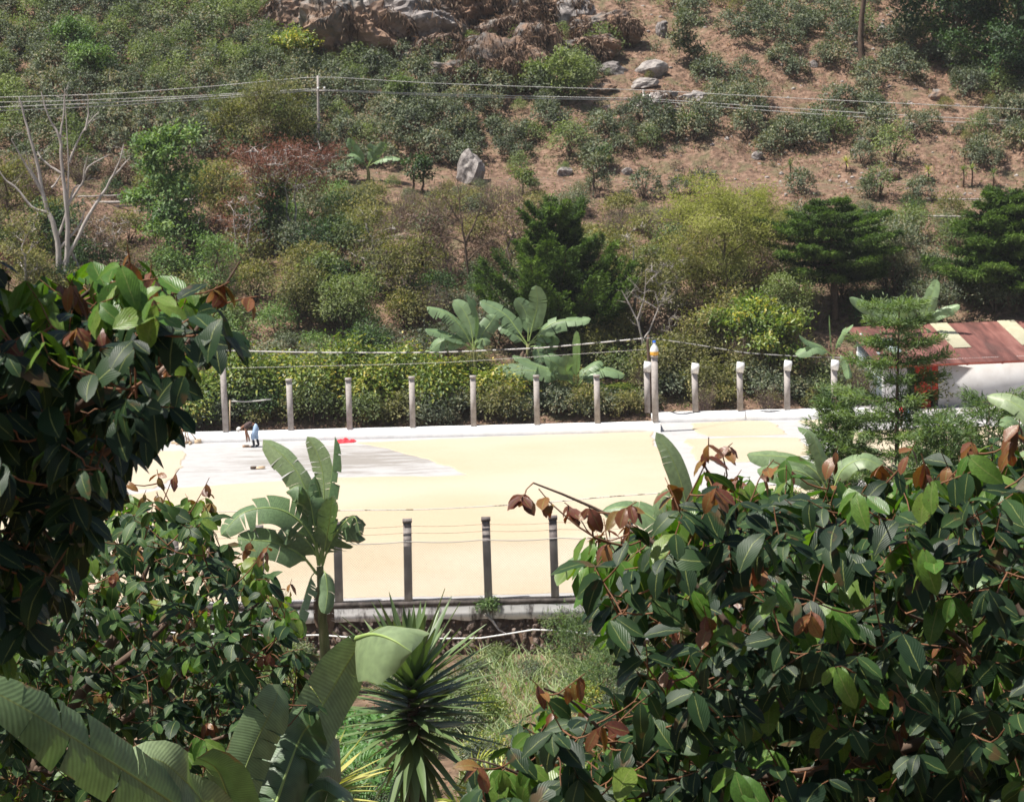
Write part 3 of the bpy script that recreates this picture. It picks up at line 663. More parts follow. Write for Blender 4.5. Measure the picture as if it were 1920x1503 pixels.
# ------------------------------------------------------------------ power poles and lines over the hill
for (a, b, tp, Yp, r_, lb) in [(598, 264, 142, 163, .09, 'slim pale power pole among the coffee bushes, thicker of the two on the hillside'), (1208, 246, 168, 168, .065, 'thinner power pole standing by the rock outcrop on the hillside')]:
    p0 = W(a, b + 14, Yp); p1 = W(a - 2, tp, Yp)
    t = thing('power_pole', lb, 'power pole', tuple(p0), 'power poles on the hillside')
    mb = MB(); mb.tube(np.linspace(p0, p1, 5), np.linspace(r_ * 1.1, r_ * .8, 5), 8, cap=True); part('pole', mb, M['palebark'], t, True)
    mb = MB(); q = W(a - 1, 170 if a < 700 else 184, Yp)
    mb.bar(q + [-.12, -.2, 0], q + [.5, -.2, -.05], .09, .09); part('crossarm', mb, M['palebark'], t)
    for dx in (0, .4):
        mb = MB(); mb.tube([q + [dx, -.2, .05], q + [dx, -.2, .22]], [.07, .05], 6); part('insulator', mb, M['white'], t)
PW = 'power lines crossing the hillside'
for dy, r_, lb in [(0, .022, 'upper one of the paired pale power lines across the hillside'), (7, .022, 'lower one of the paired pale power lines across the hillside')]:
    cable(lb, [(-120, 206 + dy, 160), (0, 201 + dy, 161), (200, 193 + dy * .9, 162), (400, 181 + dy * .6, 163), (597, 168 + dy * .2, 163), (800, 176 + dy * .4, 165), (1000, 181 + dy * .6, 167), (1208, 185 + dy * .4, 168), (1400, 198 + dy, 168), (1650, 214 + dy * 1.2, 168), (1920, 228 + dy, 168), (2100, 240, 168)], r_, M['cable'], PW, 'power_line')
cable('thin single wire highest over the hillside coffee', [(-120, 186, 160), (200, 177, 162), (400, 162, 163), (597, 143, 163), (800, 156, 165), (1000, 163, 167), (1208, 169, 168), (1500, 185, 168), (1920, 205, 168)], .02, M['cable'], PW, 'power_line')
cable('third thinner line just above the paired power lines on the left', [(-120, 194, 160), (100, 190, 162), (350, 181, 163), (597, 166, 163)], .02, M['cable'], PW, 'power_line')
# pipes laid on the terrace at left and along the right-hand track
for (a, b, c, d, r_, lb) in [(140, 381, 372, 375, .1, 'thickest of the grey pipes on the terrace behind the green tree'), (140, 390, 372, 381, .06, 'grey pipe just below the thickest one on the left terrace'), (165, 402, 372, 389, .06, 'lowest grey pipe on the left terrace'), (145, 369, 225, 366, .05, 'short upper grey pipe behind the bare white tree'), (20, 382, 130, 381, .05, 'thin grey pipe at the left edge behind the bare tree')]:
    y = 152.0; P0 = W(a, b, y); P1 = W(c, d, y)
    P = np.linspace(P0, P1, 8); P[:, 2] += .02 * np.sin(np.arange(8) * 2)
    mb = MB(); mb.tube(P, r_, 6); single('metal_pipe', mb, M['palebark'], lb, 'pipe', tuple(P0), 'grey pipes on the hillside terrace')
mb = MB()
for k in range(5):
    mb.tube([W(150 + k * 50, 370, 152.1), W(151 + k * 50, 420, 152.1)], .06, 5)
mb = MB(); mb.tube([W(1530, 371, 157), W(1600, 369, 157), W(1700, 372, 157), W(1800, 374, 157), W(1960, 372, 157)], .045, 5)
single('metal_pipe', mb, M['palebark'], 'long thin pale pipe beside the track above the right-hand cypresses', 'pipe', tuple(W(1530, 371, 157)))
mb = MB(); mb.tube([W(1725, 405, 150), W(1800, 406, 150), W(1850, 403, 150)], .05, 5)
single('metal_pipe', mb, M['palebark'], 'short pale pipe left of the far-right cypress', 'pipe', tuple(W(1725, 405, 150)))

# ------------------------------------------------------------------ shed with rusty roof
br = R(10.5)
bo = W(1662, 772, 127.2); bo[2] = 0
shed = thing('storage_shed', 'long white shed with a rust-red sheet roof and cream skylight strips', 'shed', tuple(bo)); shed.rotation_euler = (0, 0, br)
LB, DB, HE, HR = 14.0, 4.6, 2.45, 3.65
mb = MB(); mb.box((2.75 + (LB - 2.75) / 2, .1, HE / 2 - .02), (LB - 2.75, .16, HE)); part('front_wall', mb, M['shadedwall'], shed, local=True)
mb = MB(); mb.box((.55, .1, HE / 2 - .02), (1.1, .16, HE)); part('front_wall', mb, M['shadedwall'], shed, local=True)
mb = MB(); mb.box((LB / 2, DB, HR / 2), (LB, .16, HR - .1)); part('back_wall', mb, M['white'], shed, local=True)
for k in range(6):   # corrugated end wall, sheet by sheet
    y0 = .22 + k * (DB - .35) / 6; y1 = y0 + (DB - .35) / 6 - .03
    z1 = HE + (HR - HE) * y1 / DB - .08
    if k in (2,):
        z1 *= .62
    mb = MB(); n = 8
    for q in range(n):
        a = y0 + (y1 - y0) * q / n; b = y0 + (y1 - y0) * (q + 1) / n; dx = .03 * (q % 2)
        mb.box((-.02 + dx, (a + b) / 2, z1 / 2), (.03, b - a, z1))
    part('wall_sheet', mb, M['bluesheet'], shed, local=True)
for q in ((.14, HE), (2.1, HE + .3)):
    mb = MB(); mb.box((-.1, q[0], q[1] / 2), (.13, .13, q[1])); part('corner_post', mb, M['white'], shed, local=True)
mb = MB(); mb.box((.04, 1.6, 2.6), (.08, .7, .5)); part('window', mb, M['roomshade'], shed, local=True)
mb = MB(); mb.box((1.95, .12, 1.15), (.85, .06, 2.3)); part('door', mb, M['redpaint'], shed, local=True, label='red painted double door leaf behind the conifer')
mb = MB(); mb.box((2.58, .09, 1.35), (.32, .09, 1.9)); part('shutter', mb, M['redpaint'], shed, local=True, label='narrow red shutter at the left end of the long wall')
mb = MB(); mb.box((1.3, .16, HE / 2), (.5, .04, HE - .1)); part('doorway_shade', mb, M['roomshade'], shed, local=True)  # thin dark sheet painting the shade in the open door gap
pw = .92; nsh = int((LB + .8) / pw)
for k in range(nsh):   # roof sheets
    x0 = -.5 + k * pw
    mb = MB(); n = 10; ov = .55
    ylo, yhi = -ov, DB + .35
    zlo = HE - .05 - (HR - HE) / DB * ov; zhi = HR + (HR - HE) / DB * .35 + .02
    sky_ = k in (5, 9, 13)
    if sky_: ylo2 = ylo + (yhi - ylo) * .36; zlo2 = zlo + (zhi - zlo) * .36 + .02
    def strip(ylo, yhi, zlo, zhi, mb):
        xs_ = x0 + np.arange(2 * n + 1) / (2 * n) * (pw + .02); zz = .022 * (np.arange(2 * n + 1) % 2) + (.012 if k % 2 else 0)
        V = np.concatenate([np.stack([xs_, xs_ * 0 + ylo, zz + zlo], 1), np.stack([xs_, xs_ * 0 + yhi, zz + zhi], 1), np.stack([xs_, xs_ * 0 + ylo, zz + zlo - .03], 1), np.stack([xs_, xs_ * 0 + yhi, zz + zhi - .03], 1)])
        m_ = 2 * n + 1; i = np.arange(m_ - 1)
        mb.add(V, np.concatenate([np.stack([i, i + 1, i + 1 + m_, i + m_], 1), np.stack([i + 2 * m_, i + 2 * m_ + 1, i + 1, i], 1), np.stack([i + 2 * m_, i + 3 * m_, i + 3 * m_ + 1, i + 2 * m_ + 1], 1)]))
    if sky_:
        strip(ylo, ylo2 + .12, zlo, zlo2 - .015, mb); part('roof_sheet', mb, M['roof'], shed, local=True)
        mb = MB(); strip(ylo2, yhi, zlo2 + .012, zhi + .03, mb); part('skylight_sheet', mb, M['skylight'], shed, local=True, label='cream translucent roof sheet')
    else:
        strip(ylo, yhi, zlo, zhi, mb); part('roof_sheet', mb, M['roof'], shed, local=True)
mb = MB(); mb.box((LB / 2, -.46, HE - .24), (LB + .8, .07, .12)); part('fascia', mb, M['trimred'], shed, local=True)
for k in range(8):
    mb = MB(); mb.bar((.4 + k * 1.85, -.5, HE - .26), (.4 + k * 1.85, .2, HE - .12), .1, .14); part('rafter_end', mb, M['trimred'], shed, local=True)
mb = MB(); mb.bar((.95, 1.2, HE + .3), (1.05, 3.1, HE + .82), .62, .04); part('roof_patch', mb, M['bluesheet'], shed, local=True, label='pale blue sheet patched onto the rusty roof')

# ------------------------------------------------------------------ small things on the patio
rk = [(-.42, .15, 1.0, -.1), (-.2, -.2, 1.05, .05), (.02, .1, 1.9, .12), (.2, -.15, 1.0, -.05), (.5, .1, 1.1, .08), (-.05, .35, 1.55, -.12)]
cb = G0(349, 832)
for i, ((dx, dy, L_, lx), lb) in enumerate(zip(rk, ['leftmost wooden rake of the leaning bunch, its head flat on the patio', 'short wooden rake in the front of the leaning bunch', 'longest wooden rake, its shaft rising above the leaning bunch', 'wooden rake right of centre in the leaning bunch', 'rightmost wooden rake of the bunch with a pale upright board', 'second-longest wooden rake behind the leaning bunch'])):
    b = cb + [dx * 1.1, dy, .06]; ap = cb + [-.1 + .05 * i / 5, .05, .96]
    d = (ap - b); e = b + d / np.linalg.norm(d) * (L_ + .15)
    t = thing('wooden_rake', lb, 'rake', tuple(b), 'wooden rakes leaned together by the far wall')
    mb = MB(); mb.tube([b, (b + e) / 2, e], [.026, .024, .02], 6); part('shaft', mb, M['wood'], t, True)
    mb = MB(); mb.box(b + [0, 0, -.01], (.5, .05, .12) if i != 4 else (.1, .3, .3), rz=.5 * i); part('head', mb, M['palewood'], t)
mb = MB(); c = G0(482, 879)
mb.box(c + [.15, 0, .05], (.38, .26, .06), .1); mb.box(c + [-.16, -.02, .07], (.2, .2, .1), -.3, mi=1); mb.box(c + [.22, -.04, .1], (.3, .05, .05), .15)
single('wooden_board', mb, [M['palewood'], M['bark']], 'small flat wooden scraper board lying alone on the bare concrete', 'board', tuple(c))
mb = MB(); c = G0(463, 838); mb.box(c + [-.05, 0, .05], (.3, .2, .08), .2); mb.box(c + [.2, -.05, .03], (.25, .16, .05), -.2)
single('wooden_board', mb, [M['wood']], 'wooden scraper board under the hands of the stooping worker', 'board', tuple(c))
# crumpled red cloth
c = G0(648, 829); mb = MB(); n = 22; u = np.linspace(-1, 1, n); X, Y = np.meshgrid(u, np.linspace(-1, 1, 10))
Z = .06 + .13 * (1 - np.abs(Y) ** 2) * np.clip(fbm(X * 3 + 5, Y * 2, 3, 2) + .5, 0, 2) * (1 - np.abs(X) ** 6)
Z[0] = Z[-1] = .01; Z[:, 0] = Z[:, -1] = .01
i = (np.arange(9)[:, None] * n + np.arange(n - 1)[None]).ravel()
mb.add(np.stack([c[0] + X * .45 + .06 * Y, c[1] + Y * (.35 - .15 * X), Z + c[2]], -1), np.stack([i, i + 1, i + n + 1, i + n], 1))
single('red_cloth', mb, M['red'], 'crumpled bright red cloth lying by the white wall at the edge of the coffee', 'cloth', tuple(c), smooth=True)

# ------------------------------------------------------------------ people (skin-grown bodies)
def skinned(name, verts, edges, radii, root, mat, parent, sub=1, label=None):
    me = bpy.data.meshes.new(name); me.from_pydata([Vector(v) for v in verts], edges, []); me.materials.append(mat)
    o = link(name, me, parent)
    md = o.modifiers.new('skin', 'SKIN'); md.use_smooth_shade = True
    sv_ = me.skin_vertices[0].data if me.skin_vertices else None
    if sv_ is None:
        return o
    for i, r_ in enumerate(radii):
        rr = r_ if isinstance(r_, tuple) else (r_, r_); sv_[i].radius = rr; sv_[i].use_root = (i == root)
    s_ = o.modifiers.new('sub', 'SUBSURF'); s_.levels = sub; s_.render_levels = sub
    if label: o['label'] = label
    return o
def ensure_skin(me):
    if not me.skin_vertices:
        bpy.context.view_layer.objects.active = None
def bending_person(label, base, rz, shirt, cap=True, sc=1.0):
    t = thing('person', label, 'person', tuple(base)); t.rotation_euler = (0, 0, rz); t.scale = (sc,) * 3
    # faces -x, bends forward with hands near the ground; z up
    hip = (0.16, 0, .92)
    J = {'hip': hip, 'waist': (0.02, 0, 1.0), 'chest': (-.26, 0, .98), 'neck': (-.42, 0, .9), 'jaw': (-.5, 0, .82), 'head': (-.56, 0, .76)}
    V = [J['hip'], J['waist'], J['chest'], J['neck'], J['jaw'], J['head']]; E = [(0, 1), (1, 2), (2, 3), (3, 4), (4, 5)]
    Rr = [(.04, .05), (.07, .07), (.11, .13), .05, .075, .09]
    def chain(start, pts, rs):
        p = start
        for q, r_ in zip(pts, rs):
            V.append(q); Rr.append(r_); E.append((p, len(V) - 1)); p = len(V) - 1
        return p
    for s_ in (-1, 1):
        f = .0 if s_ < 0 else .1
        hnd = chain(2, [(-.3, s_ * .17, .93), (-.3 + f * .3, s_ * .2, .66), (-.27 + f, s_ * .13, .4), (-.27 + f, s_ * .11, .32)], [.062, .055, .045, .045])
        for k, ang in enumerate((-.025, -.009, .009, .025)):
            chain(hnd, [(-.275 + f, s_ * .11 + ang, .26), (-.265 + f, s_ * .11 + ang, .215 - .01 * (k in (1, 2)))], [.011, .009])
        chain(hnd, [(-.24 + f, s_ * .09, .29), (-.235 + f, s_ * .085, .255)], [.012, .01])
        g = -.06 if s_ < 0 else .14
        chain(0, [(.15, s_ * .09, .86), (.02 + g * .8, s_ * .11, .48), (.09 + g, s_ * .11, .12), (.08 + g, s_ * .11, .05), (-.05 + g, s_ * .115, .035)], [.035, .04, .04, .042, .035])
    body = skinned('body', V, E, Rr, 0, M['skin'], t)
    # clothes
    skinned('shirt', [(-.02, 0, 1.0), (-.1, 0, 1.02), (-.27, 0, 1.0), (-.38, 0, .93), (-.3, -.18, .94), (-.29, -.205, .8), (-.3, .18, .94), (-.28, .205, .8)], [(0, 1), (1, 2), (2, 3), (2, 4), (4, 5), (2, 6), (6, 7)],
            [(.13, .14), (.14, .155), (.14, .18), .08, .085, .07, .085, .07], 2, shirt, t)
    for s_ in (-1, 1):
        pass
    lg = [(.16, 0, .93), (.05, 0, .98)]; le = [(0, 1)]; lr = [(.19, .19), (.17, .17)]
    for s_ in (-1, 1):
        g = -.06 if s_ < 0 else .14; k = len(lg)
        lg += [(.15, s_ * .095, .82), (.02 + g * .8, s_ * .11, .48), (.06 + g * .9, s_ * .11, .3)]; lr += [.135, .105, .095]; le += [(0, k), (k, k + 1), (k + 1, k + 2)]
    skinned('jeans', lg, le, lr, 0, M['jeans'], t)
    for s_ in (-1, 1):
        g = -.06 if s_ < 0 else .14
        skinned('boot', [(.05 + g * .9, s_ * .11, .34), (.09 + g, s_ * .11, .12), (.085 + g, s_ * .11, .055), (-.06 + g, s_ * .115, .04)], [(0, 1), (1, 2), (2, 3)], [.07, .06, .058, .042], 0, M['rubber'], t)
    if cap:
        mb = MB(); a = np.arange(14) / 14 * 2 * np.pi; V2 = []; ax = nrm(np.array([-.75, 0, .45])); u = nrm(np.cross(ax, [0, 1, 0])); v = np.array([0, 1.0, 0])
        cc = np.array([-.57, 0, .78])
        for r_, h_ in [(.112, -.01), (.115, .04), (.1, .09), (.055, .125), (.005, .135)]:
            V2.append(cc + ax * h_ + r_ * (np.cos(a)[:, None] * u + np.sin(a)[:, None] * v))
        F = [[i * 14 + j, i * 14 + (j + 1) % 14, (i + 1) * 14 + (j + 1) % 14, (i + 1) * 14 + j] for i in range(4) for j in range(14)]
        mb.add(np.concatenate(V2), F)
        part('cap', mb, M['hat'], t, True, local=True)
        mb = MB(); mb.box((-.63, 0, .70), (.1, .16, .015), 0); part('cap_visor', mb, M['hat'], t, local=True)
    # face: nose, eyes, mouth, ears as small relief on the head
    mb = MB()
    for s_ in (-1, 1):
        mb.box((-.57, s_ * .093, .765), (.03, .02, .05))
    mb.box((-.625, 0, .68), (.03, .025, .03)); part('ears_and_nose', mb, M['skin'], t, local=True)
    return t
pb = G0(475, 838)
bending_person('stooping worker in dark brown shirt, light jeans and black rubber boots, scraping the concrete', pb, 0.12, M['shirt'], sc=1.08)
pb2 = G0(1697, 806)
bending_person('bending worker in red top and blue jeans, mostly hidden behind the young conifer trunk', pb2, .4, M['red'], cap=False)

# ================================================================== vegetation builders
def rdir(n, r_=rng):
    return nrm(r_.normal(size=(n, 3)))
def bush_mb(r_, rad=1.0, h=1.6, K=40, per=16, L=.16, Wd=.07, spread=.24, droop=.3, stems=5, skirt=.25, hollow=.55):
    """leaf clusters over a lumpy dome; returns leaves and stems"""
    d = nrm(r_.normal(size=(K, 3))); d[:, 2] = np.abs(d[:, 2]) * 1.0 - skirt
    q = r_.uniform(hollow, 1, K)[:, None] * (1 + .22 * vnoise(d[:, 0] * 2 + 9, d[:, 1] * 2 + d[:, 2] * 2, int(r_.integers(999))))[:, None]
    c = d * q * np.array([rad, rad, h * .55]) + np.array([0, 0, h * .48])
    c = np.repeat(c, per, 0); dd = np.repeat(nrm(d * [1, 1, .8] + [0, 0, .25]), per, 0)
    off = r_.normal(size=c.shape) * spread
    P = c + off
    P[:, 2] = np.maximum(P[:, 2], .03)
    D = nrm(dd * .9 + r_.normal(size=P.shape) * .65 + [0, 0, -droop])
    N = nrm(dd + [0, 0, .8] + r_.normal(size=P.shape) * .35)
    T = np.repeat(r_.uniform(.1, .8, K), per) + r_.uniform(-.2, .25, len(P))
    s = r_.uniform(.7, 1.25, len(P))
    mb = MB(); mb.leaves(P, D, N, L * s, Wd * s, np.clip(T, 0, 1))
    sm = MB()
    for k in range(stems):
        e = c[r_.integers(len(c))] * .8
        sm.tube([[.05 * math.sin(k * 2), .05 * math.cos(k * 2), -.1], e * [.4, .4, .5], e], [.025 * h, .018 * h, .006 * h], 4, cap=False)
    return mb, sm
def tree_mb(r_, h=6, crown_r=2.2, crown_h=3.5, nb=9, sub=5, K=70, per=40, L=.2, Wd=.1, tr=.12, droop=.2, spread=.32, flat=1.0, lean=(0, 0), trunks=1, bare=0.0, seed_shape='round'):
    tk = MB(); cr = MB(); tips = []
    for q in range(trunks):
        a0 = q * 2.4 + r_.uniform(0, 1)
        off = np.array([math.cos(a0), math.sin(a0), 0]) * (0 if trunks == 1 else .25)
        top = np.array([lean[0], lean[1], h * .86]) + off * (0 if trunks == 1 else 3.2) * crown_r / 2.2
        z = np.linspace(0, 1, 8)[:, None]
        P = off + (top - off) * z + np.concatenate([np.zeros((1, 3)), r_.normal(size=(7, 3)) * [.05 * h ** .7, .05 * h ** .7, 0]]) * .8; P[0, 2] = -.3
        rr = tr * (1 - .8 * z[:, 0]) / math.sqrt(trunks)
        tk.tube(P, rr, 7, cap=False)
        for b in range(nb):
            t = (h - crown_h * .92 + crown_h * .8 * (b + r_.uniform(0, .7)) / nb) / (h * .86); t = min(max(t, .15), .97)
            i = t * 7; i0 = int(min(i, 6)); s = P[i0] + (P[i0 + 1] - P[i0]) * (i - i0)
            an = b * 2.4 + r_.uniform(-.5, .5)
            env = math.sqrt(max(.08, 1 - (2 * (s[2] - (h - crown_h)) / crown_h - .75) ** 2 * .75))
            Lb = crown_r * env * r_.uniform(.65, 1.05)
            e = s + np.array([math.cos(an) * Lb, math.sin(an) * Lb, Lb * r_.uniform(.15, .75) * flat])
            m_ = (s + e) / 2 + r_.normal(size=3) * .1 * Lb + [0, 0, .12 * Lb]
            tk.tube([s, m_, e], [rr[i0] * .55, rr[i0] * .33, .012], 5, cap=False)
            for u in range(sub):
                f = r_.uniform(.35, 1); p = s * (1 - f) ** 2 + 2 * m_ * f * (1 - f) + e * f * f
                te = p + rdir(1, r_)[0] * [1, 1, .7 * flat + .1] * crown_r * .28 + [0, 0, .12]
                tk.tube([p, (p + te) / 2 + r_.normal(size=3) * .05, te], [.014 * h ** .5, .01 * h ** .5, .004], 4, cap=False)
                tips.append(te)
            tips.append(e)
        tips.append(top)
    tips = np.array(tips)
    if per:
        c = tips[r_.integers(len(tips), size=K)] + r_.normal(size=(K, 3)) * crown_r * .1
        cen = np.array([lean[0] * .8, lean[1] * .8, h - crown_h * .6])
        dd = nrm(c - cen)
        P = np.repeat(c, per, 0) + r_.normal(size=(K * per, 3)) * spread * [1, 1, .62]
        ddr = np.repeat(dd, per, 0)
        D = nrm(ddr * .5 + r_.normal(size=P.shape) * .8 + [0, 0, -droop]); N = nrm(ddr * .6 + [0, 0, 1] + r_.normal(size=P.shape) * .35)
        T = np.repeat(r_.uniform(.1, .8, K), per) + r_.uniform(-.2, .25, len(P)); s = r_.uniform(.7, 1.3, len(P))
        cr.leaves(P, D, N, L * s, Wd * s, np.clip(T, 0, 1))
    return cr, tk
def conifer_mb(r_, h=9, base=1.0, prof=None, nb=80, sprays=50, L=.26, Wd=.07, tr=.2, up=.25, fine=3, lean=0.0, thick=.12, droopy=.15, layers=0, vary=.3):
    tk = MB(); cr = MB()
    z = np.linspace(0, 1, 10); P = np.stack([lean * z * z * h + .06 * np.sin(z * 7) * h * .1, .05 * np.cos(z * 5), z * h - .3 * (z == 0)], 1)
    tk.tube(P, tr * (1 - .93 * z), 8, cap=False)
    allP, allD, allT = [], [], []
    for b in range(nb):
        t = (b + r_.uniform(0, 1)) / nb
        if layers: t = (math.floor(t * layers) + r_.uniform(.3, .55)) / layers
        zz = base + (h - base) * t
        s = np.array([np.interp(zz, P[:, 2], P[:, k]) for k in range(3)])
        Lb = prof(t) * r_.uniform(1.1 - vary, 1.1); an = b * 2.399 + r_.uniform(-.3, .3)
        hz = np.array([math.cos(an), math.sin(an), 0])
        f = np.linspace(0, 1, 5)[:, None]
        Q = s + hz * Lb * f + np.array([0, 0, 1]) * Lb * (up * f * f - droopy * f * (1 - f) * 2)
        tk.tube(Q, .03 * (1 - .8 * f[:, 0]) * (Lb / 1.5) ** .7, 4, cap=False)
        n = int(sprays * (Lb + .3)); f = r_.uniform(.12, 1.03, n) ** .8
        base_ = s + hz * Lb * f[:, None] + np.array([0, 0, 1]) * (Lb * (up * f * f - droopy * f * (1 - f) * 2))[:, None]
        side = np.cross(hz, [0, 0, 1]); wd = (Lb * .3 * np.sqrt(np.clip(1.12 - f, 0, 1)) + .06)
        sdv = r_.uniform(-1, 1, n) * wd
        base_ = base_ + side * sdv[:, None] + r_.normal(size=(n, 3)) * thick * [.5, .5, .55]
        D = nrm(hz + side * (np.sign(sdv) * .7)[:, None] + [0, 0, .25 + up] + r_.normal(size=(n, 3)) * .35)
        tt = np.clip(.15 + .45 * f + r_.uniform(-.2, .3, n) + r_.uniform(-.15, .15), 0, 1)  # tint rises along each branch: lit tips and shaded inside put into colour
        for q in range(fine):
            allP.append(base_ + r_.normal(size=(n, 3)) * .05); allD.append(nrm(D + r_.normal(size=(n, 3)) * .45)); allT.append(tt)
    P_ = np.concatenate(allP); D_ = np.concatenate(allD); T_ = np.concatenate(allT); s = r_.uniform(.6, 1.3, len(P_))
    cr.leaves(P_, D_, nrm(np.array([0, 0, 1]) + r_.normal(size=P_.shape) * .4), L * s, Wd * s, T_, fold=.1, droop=.1)
    return cr, tk
def put_tree(name, label, cat, base, crown, trunk, lm, tm, group=None, rz=0.0, sc=1.0):
    t = thing(name, label, cat, tuple(base), group); t.rotation_euler = (0, 0, rz); t.scale = (sc,) * 3 if not isinstance(sc, tuple) else sc
    if crown is not None and crown.n: part('crown', crown, lm, t, local=True)
    part('trunk', trunk, tm, t, True, local=True)
    return t
def inst(protos, base, label=None, rz=None, sc=1.0):
    """copy of a thing (with its parts) standing at base"""
    o = copy_tree(protos); o.location = tuple(base); o.rotation_euler = (0, 0, rng.uniform(0, 6.28) if rz is None else rz)
    o.scale = (sc,) * 3 if not isinstance(sc, tuple) else sc
    if label: o['label'] = label
    return o
def joined(mbs, places):
    """one mesh out of many placed copies: places = (k, base, rz, scale)"""
    out = MB()
    pre = []
    for m_ in mbs:
        V = np.concatenate(m_.V); T = np.concatenate(m_.T); F = np.concatenate(m_.F[3])
        pre.append((V, T, F))
    for k, b, a, s in places:
        V, T, F = pre[k]; cs, sn = math.cos(a), math.sin(a)
        V2 = (V * s) @ np.array([[cs, sn, 0], [-sn, cs, 0], [0, 0, 1]]) + b
        out.add(V2, F, np.clip(T + rng.uniform(-.15, .15), 0, 1))
    return out

# ================================================================== hillside rocks
def place_rock(px, py, wpx, hpx, lb, mat='rock', sub=3, name='boulder', cat='boulder', group=None, seed=None, tilt=0.0, sharp=1.6, depth=1.0):
    p = Gt(px, py + hpx * .4); sc = FPX / p[1]
    wx, hz = wpx / sc / 2, hpx / sc / 2
    me = rockmesh(name, int(px + py * 3) if seed is None else seed, M[mat], sub, (1, 1, 1), .32, sharp)
    o = link(name, me); c = Vector(p) + Vector((0, wx * .25, hz * .55))
    o.location = c; o.scale = (wx * 1.15, max(wx * .75, hz * .8) * depth, hz * 1.3); o.rotation_euler = (0, tilt, rng.uniform(-.3, .3))
    return tag(o, lb, cat, group)
place_rock(886, 316, 52, 66, 'large lone egg-shaped boulder above the dirt track', 'rockgrey')
OC = 'rock outcrops at the top of the hill'
for (a, b, c, d, lb, m_, tl) in [
    (655, 60, 200, 150, 'dark overhanging cliff hung with dry brown grass at the top of the hill', 'rock', .2),
    (760, 40, 210, 120, 'pale jagged cliff band right of the dark overhang', 'rockgrey', -.3), (560, 25, 120, 110, 'brown left shoulder of the dark cliff, draped with dry grass', 'rock', .3), (700, 85, 150, 60, 'dark lower lip of the overhanging cliff', 'rock', .3), (870, 140, 120, 60, 'brown earthy rock left of the rounded outcrop', 'rock', .1), (980, 30, 110, 70, 'brown outcrop near the frame top, above the steep dark face', 'rock', .1), (930, 60, 90, 60, 'brown outcrop between cliff band and steep dark face', 'rock', -.2), (1090, 95, 130, 50, 'brown grassy ledge below the broad outcrop', 'rock', -.1),
    (850, 22, 150, 70, 'upper end of the jagged cliff at the frame top', 'rock', -.3),
    (790, 105, 130, 55, 'low dark ledge under the jagged cliff', 'rock', -.4),
    (945, 125, 130, 110, 'rounded brown outcrop with dry grass and a bleached branch', 'rock', .2),
    (900, 95, 110, 60, 'brown earthy outcrop below the cliff band', 'rock', 0),
    (1010, 85, 90, 100, 'steep dark-faced outcrop in the middle of the hilltop rocks', 'rock', .1),
    (1075, 25, 80, 60, 'grey rounded rock right of the steep outcrop, near the frame top', 'rockgrey', 0),
    (1130, 60, 120, 70, 'broad outcrop with brown dry grass on its back', 'rock', -.1),
    (1150, 130, 50, 28, 'grey rock beside the upper shrub, above the flat rocks', 'rockgrey', 0),
    (1225, 130, 60, 34, 'grey rock highest of the flat stepped rocks', 'rockgrey', -.2),
    (1205, 160, 55, 22, 'flat grey slab below the highest stepped rock', 'rockgrey', -.2),
    (1225, 192, 100, 26, 'long flat rock lying along the power line', 'rockgrey', -.2),
    (1150, 205, 60, 22, 'dark flat rock left of the long flat rock', 'rock', -.2),
    (1245, 218, 90, 30, 'long flat rock at the foot of the stepped rocks', 'rockgrey', -.2),
    (1130, 168, 50, 20, 'small flat brown rock left of the stepped slabs', 'rock', -.1),
    (1242, 55, 22, 36, 'small upright pale rock among shrubs at the top', 'rockgrey', 0),
    (1300, 185, 60, 24, 'low pale rock where the power line meets the bare slope', 'rockgrey', 0),
    (730, 470, 190, 44, 'long low reddish rock shelf behind the bare dark tree', 'rock', -.15),
    (650, 505, 80, 46, 'reddish earthy rock below the long rock shelf', 'rock', 0)]:
    place_rock(a, b, c, d, lb, m_, 5 if c > 105 else 4 if c > 75 else 3, 'rock_outcrop' if c > 75 else 'boulder', 'rocks' if c > 75 else 'boulder', OC if b < 240 else None, tilt=tl)
SR = 'boulders scattered over the bare right-hand slope'
for (a, b, c, d, lb) in [(1540, 258, 28, 24, 'grey boulder below the power line, left of a dark hollow'), (1565, 240, 42, 22, 'dark boulder under the power line, larger of a pair'), (1632, 145, 46, 32, 'brown boulder at the foot of the tall bare trunk'), (1823, 158, 34, 30, 'round pale boulder, lower of two below the dark trees'), (1832, 143, 26, 18, 'small pale boulder, upper of two below the dark trees'), (1890, 175, 60, 30, 'wide brown boulder by the right edge under the dark trees'),
    (1760, 178, 40, 24, 'dark boulder right of the small round shrub'), (1668, 328, 46, 24, 'flat dark boulder at the foot of the stony gully'), (1660, 262, 26, 24, 'grey boulder in the middle of the stony gully'), (1528, 215, 26, 20, 'pale boulder on the power line crossing, left of centre'), (1620, 270, 30, 26, 'pale boulder at the left lip of the stony gully'), (1525, 122, 16, 14, 'small dark boulder on the bare upper slope'),
    (1655, 58, 22, 16, 'dark small boulder right of the tall bare trunk'), (1690, 125, 26, 18, 'shaded boulder between trunk and dark trees'), (1420, 295, 26, 16, 'pale low boulder in the left part of the bare slope'), (1310, 178, 34, 18, 'brown boulder left end of the bare slope'), (1063, 325, 34, 20, 'pale boulder on the bank above the dirt track'), (1175, 322, 26, 16, 'smaller pale boulder on the bank above the dirt track'), (1040, 382, 30, 30, 'pale stone below the track beside a small tree'), (1710, 235, 22, 14, 'small boulder right of the stony gully')]:
    place_rock(a, b, c, d, lb, 'rockgrey' if c < 40 else 'rock', 2, group=SR)
rs = [rockmesh('stone', 80 + i, M['rockgrey'], 1, (1, .8, .6), .3) for i in range(4)]
